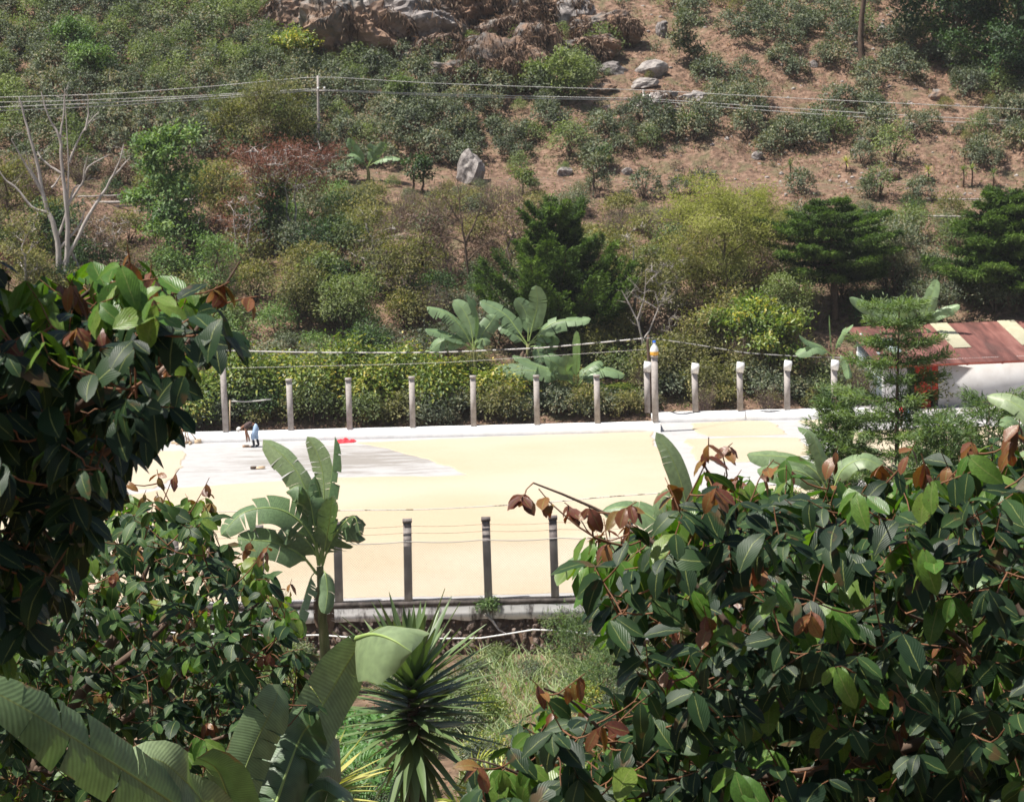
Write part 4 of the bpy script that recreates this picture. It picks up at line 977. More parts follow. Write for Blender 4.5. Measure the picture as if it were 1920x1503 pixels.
rv = [np.array([v.co[:] for v in m.vertices]) for m in rs]; rf = [np.array([p.vertices[:] for p in m.polygons]) for m in rs]
mb = MB(); n = 0
while n < 420:
    px, py = rng.uniform(1180, 1950), rng.uniform(-30, 372)
    if rng.uniform() < .35: px = 1640 + rng.normal() * 40 - (py - 200) * .05
    p = Gt(px, py, 155); s = rng.uniform(.06, .24)
    k = rng.integers(4); mb.add(rv[k] * s * rng.uniform(.7, 1.3, 3) + p, rf[k], rng.uniform()); n += 1
for _ in range(160):
    x = rng.uniform(-30, 33); p = onG(x, rng.uniform(157, 161.5)); k = rng.integers(4); s = rng.uniform(.03, .12); mb.add(rv[k] * s + p, rf[k], rng.uniform())
single('stones', mb, M['rockgrey'], 'loose small stones strewn over the bare slope and along the track', 'stones', (20, 170, 10), kind='stuff')

# ================================================================== hillside coffee bushes and shrubs
cb_mb = [bush_mb(np.random.default_rng(100 + i), .88 + .08 * i, 1.9 + .2 * i, 60, 14, .2, .085, .15, skirt=.45, hollow=.8) for i in range(4)]
sh_mb = [bush_mb(np.random.default_rng(120 + i), .9, 1.9 + .2 * i, 52, 16, .17, .065, .17, skirt=.4, hollow=.75) for i in range(3)]
sm_mb = [bush_mb(np.random.default_rng(140 + i), .42, .75, 16, 9, .17, .07, .14, stems=3) for i in range(3)]
PRO = {}
def proto(key, mbs, lm, name, cat, tm='bark'):
    L_ = []
    for lf, st in mbs:
        t = thing(name, '', cat, (0, 0, -50)); part('foliage', lf, M[lm], t, local=True); part('stem', st, M[tm], t, local=True); L_.append(t)
    PRO[key] = L_
proto('coffee', cb_mb, 'coffee', 'coffee_bush', 'bush')
proto('shrub', sh_mb, 'shrub', 'light_shrub', 'bush')
proto('olive', sh_mb, 'olive', 'olive_shrub', 'bush')
proto('drysmall', sm_mb, 'dry', 'dry_bush', 'bush')
proto('small', sm_mb, 'coffee', 'young_coffee_bush', 'bush')
def inpoly(px, py, poly):
    c = False; n = len(poly)
    for i in range(n):
        x1, y1 = poly[i]; x2, y2 = poly[(i + 1) % n]
        if (y1 > py) != (y2 > py) and px < (x2 - x1) * (py - y1) / (y2 - y1) + x1: c = not c
    return c
ROCKS = [(540, -60), (1260, -60), (1260, 60), (1240, 120), (1100, 100), (1010, 165), (900, 170), (840, 110), (740, 118), (690, 75), (620, 110), (560, 60)]
ROCK2 = [(1120, 120), (1260, 110), (1330, 190), (1290, 240), (1200, 225), (1110, 215)]
BARE2 = [(930, 185), (1010, 180), (1000, 235), (950, 235)]
def dens(px, py):
    if inpoly(px, py, ROCKS): return .3
    if inpoly(px, py, ROCK2): return .13
    if inpoly(px, py, BARE2): return .15
    edge = 1225 + 55 * vnoise(py / 60, 3, 2)
    if py > 314 and py < 362 and px > 660: return .05
    if px > edge: return .58 + .25 * float(vnoise(px / 45, py / 30, 8))
    return .97
def where(px, py):
    if py < 355:
        if px < 600:
            r_ = 'above the power lines' if py < 165 else 'below the power lines'
            c_ = 'over the bare tree' if px < 200 else 'over the green layered tree' if px < 420 else 'left of the thicker pole'
        elif px < 1240:
            r_ = 'above the power lines' if py < 178 else 'below the power lines' if py < 250 else 'just above the track'
            c_ = 'right of the thicker pole' if px < 860 else 'left of the thinner pole'
        else:
            r_ = 'above the power lines' if py < 205 else 'below the power lines' if py < 290 else 'just above the track'
            c_ = 'left of the stony gully' if px < 1600 else 'right of the stony gully'
        return r_ + ', ' + c_
    r_ = 'near the track' if py < 450 else 'on the lower slope' if py < 560 else 'behind the hedge'
    c_ = 'at the bare white tree' if px < 240 else 'below the russet tree' if px < 640 else 'left of the central cypress' if px < 930 else 'behind the central cypress' if px < 1200 else 'by the yellow feathery tree' if px < 1470 else 'around the flat-layered cypress' if px < 1720 else 'by the right-edge cypresses'
    return r_ + ', ' + c_
def lab(o, head, px, py):
    o['label'] = head + ' ' + where(px, py); o['group'] = head + ('es ' if head.endswith('bush') else 's ') + where(px, py)
places = []
for y in np.arange(157.0, 200, 1.45):
    if 158.2 < y < 161.9: continue
    for x in np.arange(-44, 46, 1.6):
        X = x + rng.uniform(-.6, .6); Y = y + rng.uniform(-.5, .5)
        p = onG(X, Y); px, py = proj(p); px, py = float(px[0]), float(py[0])
        if py < -130: continue
        d = dens(px, py)
        if rng.uniform() > d: continue
        places.append((p, px, py, d))
DEN = 'coffee bushes massed on the left and middle of the hillside'
SPR = 'young coffee bushes dotted over the bare right-hand slope'
stuffp = {'coffee': [], 'shrub': []}; nind = 0
order = rng.permutation(len(places))
cnt = {'d': 0, 's': 0, 'h': 0}
places.sort(key=lambda q: -q[2])
for p, px, py, d in places:
    inview = -20 < px < 1940 and py > -10
    u = rng.uniform(); p = p - [0, 0, .1]
    green = u < .16 + .12 * (px < 500) * (py < 200)
    if d > .5:
        s = rng.uniform(.75, 1.15)
        if green:
            if inview and cnt['h'] < 110:
                cnt['h'] += 1; k = rng.integers(3); o = inst(PRO['shrub'][k], p, sc=s * 1.15); lab(o, 'lighter green shrub', px, py)
            else: stuffp['shrub'].append((rng.integers(3), p, rng.uniform(0, 6.3), s))
        else:
            if inview and cnt['d'] < 190:
                cnt['d'] += 1; o = inst(PRO['coffee'][rng.integers(4)], p, sc=s); lab(o, 'dusty green coffee bush', px, py)
            else: stuffp['coffee'].append((rng.integers(4), p, rng.uniform(0, 6.3), s))
    else:
        s = rng.uniform(.6, 1.35)
        if inview and cnt['s'] < 420 and px > 1150:
            cnt['s'] += 1; v = rng.uniform()
            s *= rng.uniform(.55, .95)
            if v < .12: o = inst(PRO['coffee'][rng.integers(4)], p, sc=s * .6); lab(o, 'thin coffee bush', px, py)
            elif v < .3: o = inst(PRO['olive'][rng.integers(3)], p, sc=s * .6); lab(o, 'thin olive shrub', px, py)
            elif v < .8: o = inst(PRO['small'][rng.integers(3)], p, sc=s); lab(o, 'knee-high coffee bush', px, py)
            else: o = inst(PRO['drysmall'][rng.integers(3)], p, sc=s * 1.1); lab(o, 'dry brown bush', px, py)
        else: stuffp['shrub'].append((rng.integers(3), p, rng.uniform(0, 6.3), s * .6))
o = single('coffee_bushes', joined([m[0] for m in cb_mb], stuffp['coffee']), M['coffee'], 'further mass of dark coffee bushes higher up the hillside', 'bushes', (0, 180, 18), kind='stuff')
o = single('shrubs', joined([m[0] for m in sh_mb], stuffp['shrub']), M['shrub'], 'further light green shrubs higher up among the coffee', 'bushes', (0, 180, 18), kind='stuff')
# low weeds and litter all over the slope
n = 120000
X = rng.uniform(-45, 45, n); Y = rng.uniform(124.8, 196, n); Z = H(X, Y)
clump = vnoise(X * .8, Y * .8, 5) + .6 * vnoise(X * 2.1, Y * 2.1, 6)
px, py = proj(np.stack([X, Y, Z], 1))
keep = (clump + rng.uniform(-.5, .5, n) > -.05) & ~((Y > 157.8) & (Y < 161.8) & (rng.uniform(size=n) < .85))
X, Y, Z, px, py, clump = [q[keep] for q in (X, Y, Z, px, py, clump)]
n = len(X); P = np.stack([X, Y, Z + rng.uniform(0, .12, n)], 1)
red = np.clip((px - 1150) / 200, 0, 1) * (py < 380) + ((py < 180) & (px > 560) & (px < 1260))
T = np.clip(.3 + .5 * np.clip(red, 0, 1) * (rng.uniform(size=n) < .55) + rng.uniform(-.25, .3, n), 0, 1)
mb = MB(); mb.leaves(P, nrm(rng.normal(size=(n, 3)) + [0, 0, .7]), nrm(rng.normal(size=(n, 3)) * .5 + [0, -.3, 1]), rng.uniform(.12, .3, n), rng.uniform(.04, .1, n), T)
single('weeds', mb, M['weeds'], 'low weeds and dry leaf litter covering the hillside', 'weeds', (0, 160, 11), kind='stuff')
# dry grass hanging over the outcrops
n = 9000; pts_ = []
dg = bpy.context.evaluated_depsgraph_get()
out_ = [o for o in bpy.data.objects if o.name.startswith('rock_outcrop')]
for o in out_:
    me = o.data; co = np.array([v.co[:] for v in me.vertices]); no = np.array([v.normal[:] for v in me.vertices])
    mw = np.array(Matrix.LocRotScale(o.location, o.rotation_euler, o.scale)); cw = co @ mw[:3, :3].T + mw[:3, 3]
    sel = (no[:, 2] > -.1) & (fbm(cw[:, 0] * .9, cw[:, 2] * .9 + cw[:, 1] * .5, 3, 4) > -.15)
    cw = cw[sel]; nw = no[sel]
    cw_n = len(cw); k = min(2200, cw_n * 5)
    if len(cw) == 0: continue
    q = rng.integers(len(cw), size=k); pts_.append((cw[q] + rng.normal(size=(k, 3)) * .12, nw[q]))
P = np.concatenate([a for a, _ in pts_]); Nn = np.concatenate([b for _, b in pts_]); n = len(P)
mb = MB(); mb.leaves(P, nrm(Nn * .35 + [0, -.35, -.8] + rng.normal(size=(n, 3)) * .28), nrm(Nn + rng.normal(size=(n, 3)) * .4), rng.uniform(.35, .9, n), rng.uniform(.025, .05, n), rng.uniform(0, 1, n), droop=.25)
single('dry_grass', mb, M['dry'], 'dry brown grass hanging over the rock outcrops at the hilltop', 'grass', (0, 185, 22), kind='stuff')

# little trees along the track, dracaenas on the right slope
def at_px(px, py, y0=124.0): return Gt(px, py, y0)
def ptree(name, label, px, pyb, pyt, wpx, lm, tm='bark', y=None, y0=124.0, cat='tree', seed=1, kf=1.0, **kw):
    b = at_px(px, pyb, y0) if y is None else None
    if y is not None:
        b = W(px, pyb, y); b[2] = float(H(b[0], b[1]))
    sc = FPX / b[1]; top = W(px, pyt, b[1]); h = top[2] - b[2]
    r_ = np.random.default_rng(seed); cr_ = wpx / sc / 2
    ch = kw.pop('ch', .75)
    cr, tk = tree_mb(r_, h=h * .97, crown_r=cr_ * .86, crown_h=h * ch, **kw)
    return put_tree(name, label, cat, b, cr, tk, M[lm], M[tm])
for i, (a, b, tp, wd, lm, lb) in enumerate([
    (777, 362, 300, 50, 'dark', 'small dark double-stemmed tree on the dirt track, left one of the pair'), (795, 362, 296, 46, 'dark', 'small dark tree on the dirt track, touching the boulder side of the pair'),
    (1113, 372, 288, 62, 'coffee', 'small tree with slim grey stem right of centre on the dirt track'), (1133, 325, 275, 22, 'bright', 'small bright mop-headed tree on the bank above the dirt track'),
    (981, 368, 322, 40, 'shrub', 'small pruned tree with forked pale stem on the dirt track'), (1300, 262, 215, 40, 'shrub', 'small leafy tree at the left end of the bare slope')]):
    ptree('small_tree', lb, a, b, tp, wd, lm, 'bark', seed=300 + i, y0=150, K=26, per=26, L=.2, Wd=.09, spread=.22, nb=6, sub=3, tr=.09, ch=.62)
def rosette(mb, c, n, L, Wd, elev=(-.3, 1.2), r_=rng, up=.3, tint=(.2, .9), taper=True, bend=.25):
    """strap leaves radiating from c, three segments each"""
    for k in range(n):
        a = k * 2.399 + r_.uniform(-.2, .2); e = elev[0] + (elev[1] - elev[0]) * ((k + .5) / n) ** .8 + r_.uniform(-.12, .12)
        d = np.array([math.cos(a) * math.cos(e), math.sin(a) * math.cos(e), math.sin(e)]); l = L * r_.uniform(.75, 1.1)
        s = nrm(np.cross(d, [0, 0, 1.0001])); u = np.cross(s, d)
        pts = [c + d * l * f - np.array([0, 0, 1]) * l * bend * f * f for f in (0, .35, .75, 1)]; ww = [.3, 1, .7, .03]
        V = []
        for p, w_ in zip(pts, ww): V += [p - s * Wd * w_ / 2 + u * Wd * .12 * w_, p + s * Wd * w_ / 2 + u * Wd * .12 * w_]
        mb.add(V, [[0, 1, 3, 2], [2, 3, 5, 4], [4, 5, 7, 6]], r_.uniform(*tint))
for i, (a, b, tp, lb) in enumerate([(1481, 345, 290, 'spiky dracaena with a thin stem, leftmost on the bare slope'), (1586, 325, 292, 'spiky dracaena with yellow tips left of the stony gully'), (1740, 340, 308, 'spiky dracaena with yellow-green tuft right of the gully'), (1806, 352, 300, 'spiky dracaena, left one of the close pair at right'), (1822, 350, 298, 'spiky dracaena, right one of the close pair at right'), (1862, 352, 312, 'leaning spiky dracaena near the right edge of the slope')]):
    p = at_px(a, b, 150); h = (W(a, tp, p[1])[2] - p[2])
    t = thing('dracaena', lb, 'plant', tuple(p), 'spiky dracaenas on the bare slope')
    mb = MB(); mb.tube([p - [0, 0, .1], p + [.05, 0, h * .35], p + [.02, 0, h * .7]], [.06, .05, .05], 6); part('stem', mb, M['bark'], t)
    mb = MB(); rosette(mb, p + [.02, 0, h * .62], 26, .62, .08, (-.5, 1.4), np.random.default_rng(i)); part('leaves', mb, M['yuccayellow' if i in (1, 2) else 'shrub'], t)

# ================================================================== trees on the lower hillside
# bare white tree, branch by branch
def bare_tree(name, label, Y, lines, mat, extra=0, seed=1, twl=.5, twr=.008):
    r_ = np.random.default_rng(seed); sc = FPX / Y
    b = W(lines[0][0][0], lines[0][0][1], Y); b[2] = float(H(b[0], b[1])) - .1
    t = thing(name, label, 'tree', tuple(b)); mb = MB(); first = True; tw = MB()
    for ln in lines:
        r0, r1 = ln[-1]; pts = ln[:-1]
        dy = r_.uniform(-.8, .8) if not first else 0
        P = np.array([W(a, c, Y) + np.array([0, dy * (i / len(pts)), 0]) for i, (a, c) in enumerate(pts)])
        if first: P = np.concatenate([[b], P])
        q = np.linspace(0, len(P) - 1, (len(P) - 1) * 3 + 1); P2 = np.stack([np.interp(q, np.arange(len(P)), P[:, k]) for k in range(3)], 1)
        P2[1:-1] += r_.normal(size=(len(P2) - 2, 3)) * .03
        P2[1:-1] = P2[:-2] * .2 + P2[1:-1] * .6 + P2[2:] * .2
        mb.tube(P2, np.linspace(r0, r1, len(P2)) / sc * .65, 6, cap=False); first = False
        for _ in range(extra):
            i = r_.integers(len(P2) // 2, len(P2)); d = rdir(1, r_)[0] * [1, .6, .6] + [0, 0, .5]
            e = P2[i] + d * twl * r_.uniform(.5, 1.2); tw.tube([P2[i], (P2[i] + e) / 2 + r_.normal(size=3) * .05, e], [twr * 1.6, twr, twr * .4], 4, cap=False)
            for q_ in range(2):
                e2 = e + (d + rdir(1, r_)[0] * .8) * twl * .5; tw.tube([(P2[i] + e) / 2, e2], [twr, twr * .4], 3, cap=False)
    part('trunk', mb, mat, t, True)
    if tw.n: part('twigs', tw, mat, t, kind='stuff')
    return t
bare_tree('bare_tree', 'tall leafless tree with pale grey forking branches at the left', 138.5, [
    [(118, 545), (112, 500), (108, 450), (100, 415), (90, 395), (80, 360), (70, 310), (66, 290), (52, 240), (42, 200), (36, 182), (11, 2)],
    [(118, 545), (125, 490), (127, 450), (128, 400), (118, 330), (115, 280), (112, 255), (100, 235), (88, 212), (78, 172), (9, 1.5)],
    [(128, 400), (128, 350), (130, 300), (122, 180), (4, 1)], [(113, 258), (119, 225), (122, 165), (4, 1.3)],
    [(90, 398), (60, 390), (25, 348), (10, 335), (-5, 315), (5, 1.5)], [(97, 352), (105, 345), (118, 322), (4, 1.5)],
    [(80, 362), (55, 320), (38, 290), (24, 262), (5, 1.3)], [(75, 345), (60, 320), (50, 285), (3, 1.2)],
    [(118, 495), (138, 462), (165, 405), (185, 375), (200, 350), (212, 330), (225, 300), (232, 270), (7, 1.5)], [(212, 330), (230, 312), (245, 295), (3.5, 1.2)],
    [(128, 385), (145, 355), (157, 340), (162, 312), (205, 290), (4.5, 1.3)], [(110, 440), (120, 410), (138, 352), (150, 348), (5, 2)],
    [(130, 305), (140, 275), (160, 240), (185, 210), (4, 1.2)], [(160, 245), (166, 215), (165, 180), (3.5, 1.2)], [(157, 340), (162, 312), (168, 290), (3, 1)],
    [(115, 325), (95, 312), (75, 298), (68, 285), (4, 1.5)], [(125, 455), (140, 490), (160, 530), (5, 4)], [(112, 465), (150, 425), (157, 395), (5, 1.4)]], M['palebark'], 2, 5, .6, .008)
# others, drawn from the photograph's skyline of crowns
T = lambda *a, **k: ptree(*a, **k)
T('tree', 'bright green layered tree left of the russet tree, behind the metal pipes', 'tree', 0, 0, 0, 0) if False else None
ptree('green_tree', 'bright green layered tree standing before the grey pipes on the left terrace', 312, 500, 222, 150, 'bright', 'bark', seed=11, K=120, per=52, L=.3, Wd=.13, spread=.34, nb=14, sub=4, ch=.82, flat=.5)
ptree('green_tree', 'lower pale-leaved sapling beneath the bright green layered tree', 340, 520, 400, 130, 'bright', 'palebark', seed=12, K=46, per=40, L=.26, Wd=.1, spread=.3, ch=.6)
ptree('dark_bush', 'dense dark green bushy tree behind the base of the bare white tree', 112, 500, 385, 120, 'dark', seed=13, K=90, per=50, L=.2, Wd=.08, ch=.9, cat='bush')
ptree('olive_tree', 'large grey-olive spreading tree above the russet-flowered tree', 490, 300, 178, 215, 'olive', seed=14, K=190, per=60, L=.2, Wd=.07, ch=.9, nb=12, sub=5, y0=140)
ptree('russet_tree', 'tree with rust-red crown and forking pale trunks', 540, 470, 268, 195, 'rust', 'palebark', seed=15, K=100, per=55, L=.2, Wd=.055, spread=.42, trunks=3, nb=7, sub=7, ch=.5, flat=.9, tr=.16)
ptree('russet_tree', 'smaller thin tree with reddish twigs left below the russet-crowned tree', 458, 520, 350, 90, 'rust', 'palebark', seed=16, K=30, per=34, L=.18, Wd=.05, trunks=2, ch=.7)
ptree('dark_bush', 'dark green tree half hidden under the russet crown', 500, 480, 345, 100, 'dark', seed=17, K=80, per=45, L=.2, Wd=.08, ch=.85, cat='bush')
ptree('yellow_bush', 'olive-yellow shrub between bright green tree and russet tree', 420, 430, 290, 95, 'olive', seed=18, K=70, per=45, L=.2, Wd=.07, ch=.9, cat='bush')
ptree('yellow_bush', 'yellowish tall shrub at the left edge behind the bare tree', 20, 470, 290, 130, 'olive', seed=19, K=80, per=45, L=.2, Wd=.07, ch=.9, cat='bush')
ptree('feathery_tree', 'broad yellow feathery tree between the two big cypresses', 1362, 570, 334, 290, 'yellowtree', 'drytwig', seed=20, K=300, per=85, L=.22, Wd=.035, spread=.36, nb=16, sub=6, ch=.95, flat=.7)
ptree('feathery_tree', 'lower olive extension of the yellow feathery tree, at its left foot', 1270, 600, 430, 160, 'olive', 'drytwig', seed=21, K=90, per=60, L=.2, Wd=.04, spread=.34, ch=.95)
ptree('pale_tree', 'pale yellow-green tuft-leaved tree above the yellow hedge', 600, 600, 482, 95, 'shrub', seed=22, K=50, per=50, L=.26, Wd=.12, ch=.9)
ptree('round_tree', 'round yellow-green glossy tree behind the white-tipped posts', 1425, 775, 578, 175, 'hedge', seed=23, y=130, K=150, per=50, L=.27, Wd=.12, spread=.3, nb=12, ch=.93, y0=124.5)
# bare dark trees and thickets of dry twigs
bare_tree('bare_dark_tree', 'leafless dark tree forking above the tall banana plants', 139, [
    [(880, 560), (876, 500), (872, 455), (865, 420), (850, 395), (835, 372), (5, 1.5)], [(873, 460), (885, 430), (895, 405), (905, 375), (4, 1.2)], [(868, 425), (862, 390), (858, 340), (3, 1)],
    [(872, 455), (845, 445), (815, 447), (790, 440), (3, 1)], [(876, 490), (900, 465), (920, 450), (3, 1)], [(850, 395), (840, 410), (815, 400), (2.5, 1)], [(895, 405), (925, 395), (2, 1)]], M['bark'], 9, 8, .8, .011)
bare_tree('bare_dark_tree', 'leafless pale-stemmed crooked tree by the corner post', 130, [
    [(1208, 690), (1205, 640), (1195, 600), (1180, 570), (1165, 545), (5, 1.5)], [(1205, 640), (1222, 610), (1235, 580), (1232, 560), (3, 1)], [(1195, 600), (1205, 565), (1210, 520), (3, 1)], [(1208, 690), (1240, 680), (1262, 640), (1255, 600), (3, 1)]], M['palebark'], 7, 9, .7, .01)
for i, (a, b, tp, wd, lm, tm, lb, kk) in enumerate([
    (700, 560, 372, 120, 'olive', 'palebark', 'airy olive tree right of the russet-crowned tree', 46), (760, 600, 440, 130, 'olive', 'drytwig', 'airy grey-green tree left of the leafless forked tree', 44),
    (960, 520, 378, 110, 'dry', 'drytwig', 'nearly bare brown twiggy tree left of the central cypress', 22), (810, 520, 380, 120, 'dry', 'drytwig', 'nearly bare purple-brown tree above the long rock shelf', 22),
    (1190, 620, 400, 120, 'olive', 'palebark', 'thin olive tree right of the central cypress', 40), (1250, 640, 470, 110, 'olive', 'palebark', 'thin-leaved tree between corner post and yellow feathery tree', 34),
    (560, 620, 500, 130, 'olive', 'bark', 'bamboo-like olive thicket tree above the hedge on the left', 60), (650, 640, 520, 110, 'middle', 'bark', 'green tree above the hedge left of the banana plants', 60),
    (400, 600, 430, 110, 'bright', 'bark', 'fresh green sapling right of the dark leafy foreground tree', 40), (200, 520, 400, 110, 'dry', 'palebark', 'half-dead brown tree right of the bare white tree', 26),
    (50, 560, 400, 120, 'olive', 'palebark', 'thin olive tree at the left edge under the bare tree', 34), (1480, 640, 520, 110, 'shrub', 'bark', 'mid-green tree left of the flat-layered cypress trunk', 60), (1680, 560, 430, 120, 'coffee', 'bark', 'dusty tree between the flat-layered and the drooping cypress', 60),
    (290, 420, 335, 90, 'olive', 'palebark', 'small olive tree by the terrace pipes', 26), (1330, 690, 585, 100, 'olive', 'palebark', 'scrubby olive tree behind the first white-tipped posts', 40), (1740, 640, 540, 120, 'coffee', 'bark', 'dusty green tree above the shed roof', 60)]):
    ptree('thin_tree' if kk < 50 else 'slope_tree', lb, a, b, tp, wd, {'middle': 'shrub'}.get(lm, lm), tm, seed=500 + i, K=kk * 2, per=34, L=.17, Wd=.06, spread=.3, nb=9, sub=6, ch=.8, trunks=1 + i % 2, tr=.1)
def twig_mb(r_, rad, h, n):
    mb = MB()
    for _ in range(n):
        a = r_.uniform(0, 6.28); e = np.array([math.cos(a) * rad * r_.uniform(.1, 1), math.sin(a) * rad * r_.uniform(.1, 1), h * r_.uniform(.45, 1)])
        b_ = e * [.25, .25, 0] - [0, 0, .1]; m_ = (b_ + e) / 2 + r_.normal(size=3) * .12
        mb.tube([b_, m_, e], [.022, .014, .005], 4, cap=False)
        for q in range(5):
            f = r_.uniform(.4, 1); p = b_ * (1 - f) + e * f; mb.tube([p, p + (rdir(1, r_)[0] * [1, 1, .6] + [0, 0, .4]) * r_.uniform(.3, .8)], [.009, .003], 3, cap=False)
    return mb
tw_ = [twig_mb(np.random.default_rng(70 + i), 1.3, 2.6, 60) for i in range(3)]
dl_ = [bush_mb(np.random.default_rng(75 + i), 1.3, 2.4, 36, 12, .15, .05, .3)[0] for i in range(3)]
PRO['twiggy'] = []
for a, b in zip(tw_, dl_):
    t = thing('twiggy_shrub', '', 'shrub', (0, 0, -50)); part('twigs', a, M['drytwig'], t, local=True); part('foliage', b, M['olive'], t, local=True); PRO['twiggy'].append(t)
ml_ = [bush_mb(np.random.default_rng(90 + i), 1.35, 2.5, 90, 18, .2, .08, .3) for i in range(4)]
proto('midshrub', ml_, 'shrub', 'green_shrub', 'shrub'); proto('middark', ml_, 'dark', 'dark_shrub', 'shrub'); proto('midolive', ml_, 'olive', 'olive_shrub', 'shrub'); proto('middry', ml_[:3], 'dry', 'dry_shrub', 'shrub'); proto('midcoffee', ml_, 'coffee', 'coffee_bush', 'shrub'); proto('midrust', ml_[:3], 'rust', 'russet_shrub', 'shrub'); proto('midbright', ml_, 'bright', 'fresh_shrub', 'shrub')
HEADS = {'twiggy': 'leafless twiggy shrub', 'midshrub': 'mid-green shrub', 'middark': 'dark green shrub', 'midolive': 'olive shrub', 'middry': 'straw-brown dried shrub', 'midcoffee': 'dusty coffee bush', 'midrust': 'reddish withered shrub', 'midbright': 'fresh green shrub'}
WT = lambda d: (list(d.keys()), np.array(list(d.values())) / sum(d.values()))
def zone(px, py):
    if py < 355 and px < 640 and py < 330: return None
    if px < 240: return WT({'midolive': 5, 'middry': 3, 'midrust': 1, 'middark': 1, 'twiggy': 2}), .8
    if px < 470: return WT({'midbright': 3, 'midolive': 4, 'midshrub': 3, 'middry': 2, 'twiggy': 2, 'middark': 1}), .8
    if px < 700: return WT({'midshrub': 3, 'midolive': 3, 'middark': 3, 'midcoffee': 3, 'midbright': 1}), .9
    if px < 1050: return (WT({'midcoffee': 4, 'midolive': 2, 'midshrub': 1}) if py < 390 else WT({'twiggy': 6, 'midolive': 3, 'midcoffee': 2, 'middry': 1}) if py < 560 else WT({'midcoffee': 3, 'midolive': 2, 'twiggy': 2, 'middark': 2})), .85
    if px < 1480: return (WT({'midcoffee': 5, 'midshrub': 2, 'midolive': 2}) if py < 430 else WT({'midolive': 5, 'twiggy': 4, 'midshrub': 2, 'middry': 1})), .85
    return WT({'midcoffee': 6, 'middark': 1, 'midshrub': 3, 'twiggy': 1, 'midolive': 1}), .75
stf = {}; nm = {}
for y in np.arange(126.0, 157.4, 2.0):
    for x in np.arange(-36, 37, 2.0):
        X = x + rng.uniform(-.8, .8); Y = y + rng.uniform(-.7, .7); p = onG(X, Y) - [0, 0, .15]
        px, py = [float(q[0]) for q in proj(p)]
        z = zone(px, py)
        if z is None or not (-150 < px < 2080) or (X > 13 and Y < 136): continue
        (ks, ws), d = z
        if rng.uniform() > d or (120 < px < 390 and 384 < py < 450): continue
        if y > 152.5 and px > 640 and rng.uniform() < .5: continue
        k = ks[rng.choice(len(ks), p=ws)]
        s = rng.uniform(.55, 1.0) * (.8 if y > 150 else 1) * (.72 if y > 153.5 and px > 640 else 1)
        if y > 155 and px > 640: s = min(s, .36)
        if 860 < px < 900 and 700 < px: s = min(s, .7)
        o = inst(PRO[k][rng.integers(len(PRO[k]))], p, sc=(s, s, s * rng.uniform(.8, 1.2))); lab(o, HEADS[k], px, py)

# cypresses
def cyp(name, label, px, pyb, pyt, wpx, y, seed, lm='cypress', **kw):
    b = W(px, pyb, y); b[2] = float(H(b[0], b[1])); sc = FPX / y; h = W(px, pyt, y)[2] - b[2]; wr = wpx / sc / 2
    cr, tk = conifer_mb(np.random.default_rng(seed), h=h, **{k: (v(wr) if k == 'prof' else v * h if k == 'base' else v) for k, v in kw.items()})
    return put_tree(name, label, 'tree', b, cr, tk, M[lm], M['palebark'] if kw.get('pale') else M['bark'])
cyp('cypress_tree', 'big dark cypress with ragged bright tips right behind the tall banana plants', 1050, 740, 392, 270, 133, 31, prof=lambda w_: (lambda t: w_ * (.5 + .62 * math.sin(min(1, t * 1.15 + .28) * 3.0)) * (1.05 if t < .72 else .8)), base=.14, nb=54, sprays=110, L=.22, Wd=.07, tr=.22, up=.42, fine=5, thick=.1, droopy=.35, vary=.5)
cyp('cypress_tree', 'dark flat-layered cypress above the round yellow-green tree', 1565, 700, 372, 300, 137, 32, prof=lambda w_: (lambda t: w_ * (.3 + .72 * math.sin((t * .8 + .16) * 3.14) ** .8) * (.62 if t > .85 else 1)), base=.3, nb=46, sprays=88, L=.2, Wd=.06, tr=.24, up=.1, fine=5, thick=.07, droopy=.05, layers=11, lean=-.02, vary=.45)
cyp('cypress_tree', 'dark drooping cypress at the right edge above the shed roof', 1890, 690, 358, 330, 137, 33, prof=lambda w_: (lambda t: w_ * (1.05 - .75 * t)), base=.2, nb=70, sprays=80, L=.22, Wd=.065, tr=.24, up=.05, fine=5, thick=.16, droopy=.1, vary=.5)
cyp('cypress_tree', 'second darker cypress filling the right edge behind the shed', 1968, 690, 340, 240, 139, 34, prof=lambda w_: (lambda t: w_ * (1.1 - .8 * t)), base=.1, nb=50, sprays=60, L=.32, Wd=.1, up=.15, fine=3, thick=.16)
# big dark trees at the top right corner with their shadowed trunks
for i, (a, b, tp, wd, lb) in enumerate([(1800, 118, -330, 230, 'big dark tree at the top right corner, left one, with thick shadowed trunk'), (1925, 150, -300, 280, 'big dark tree at the top right corner, nearest the frame edge')]):
    ptree('dark_tree', lb, a, b, tp, wd, 'dark', seed=40 + i, y0=160, K=240, per=60, L=.34, Wd=.15, spread=.5, nb=16, sub=5, ch=.93, tr=.4)
ptree('dark_bush', 'dark shrubby tree low in the top right corner, under the big trees', 1870, 175, 40, 200, 'dark', seed=44, y0=160, K=120, per=50, L=.26, Wd=.11, spread=.4, ch=.95, cat='bush')
ptree('tall_bare_trunk', 'tall thin dark tree trunk rising out of the frame on the bare slope', 1618, 118, -260, 130, 'dark', seed=45, y0=160, K=50, per=50, L=.3, Wd=.12, spread=.4, ch=.3, nb=5, tr=.24)
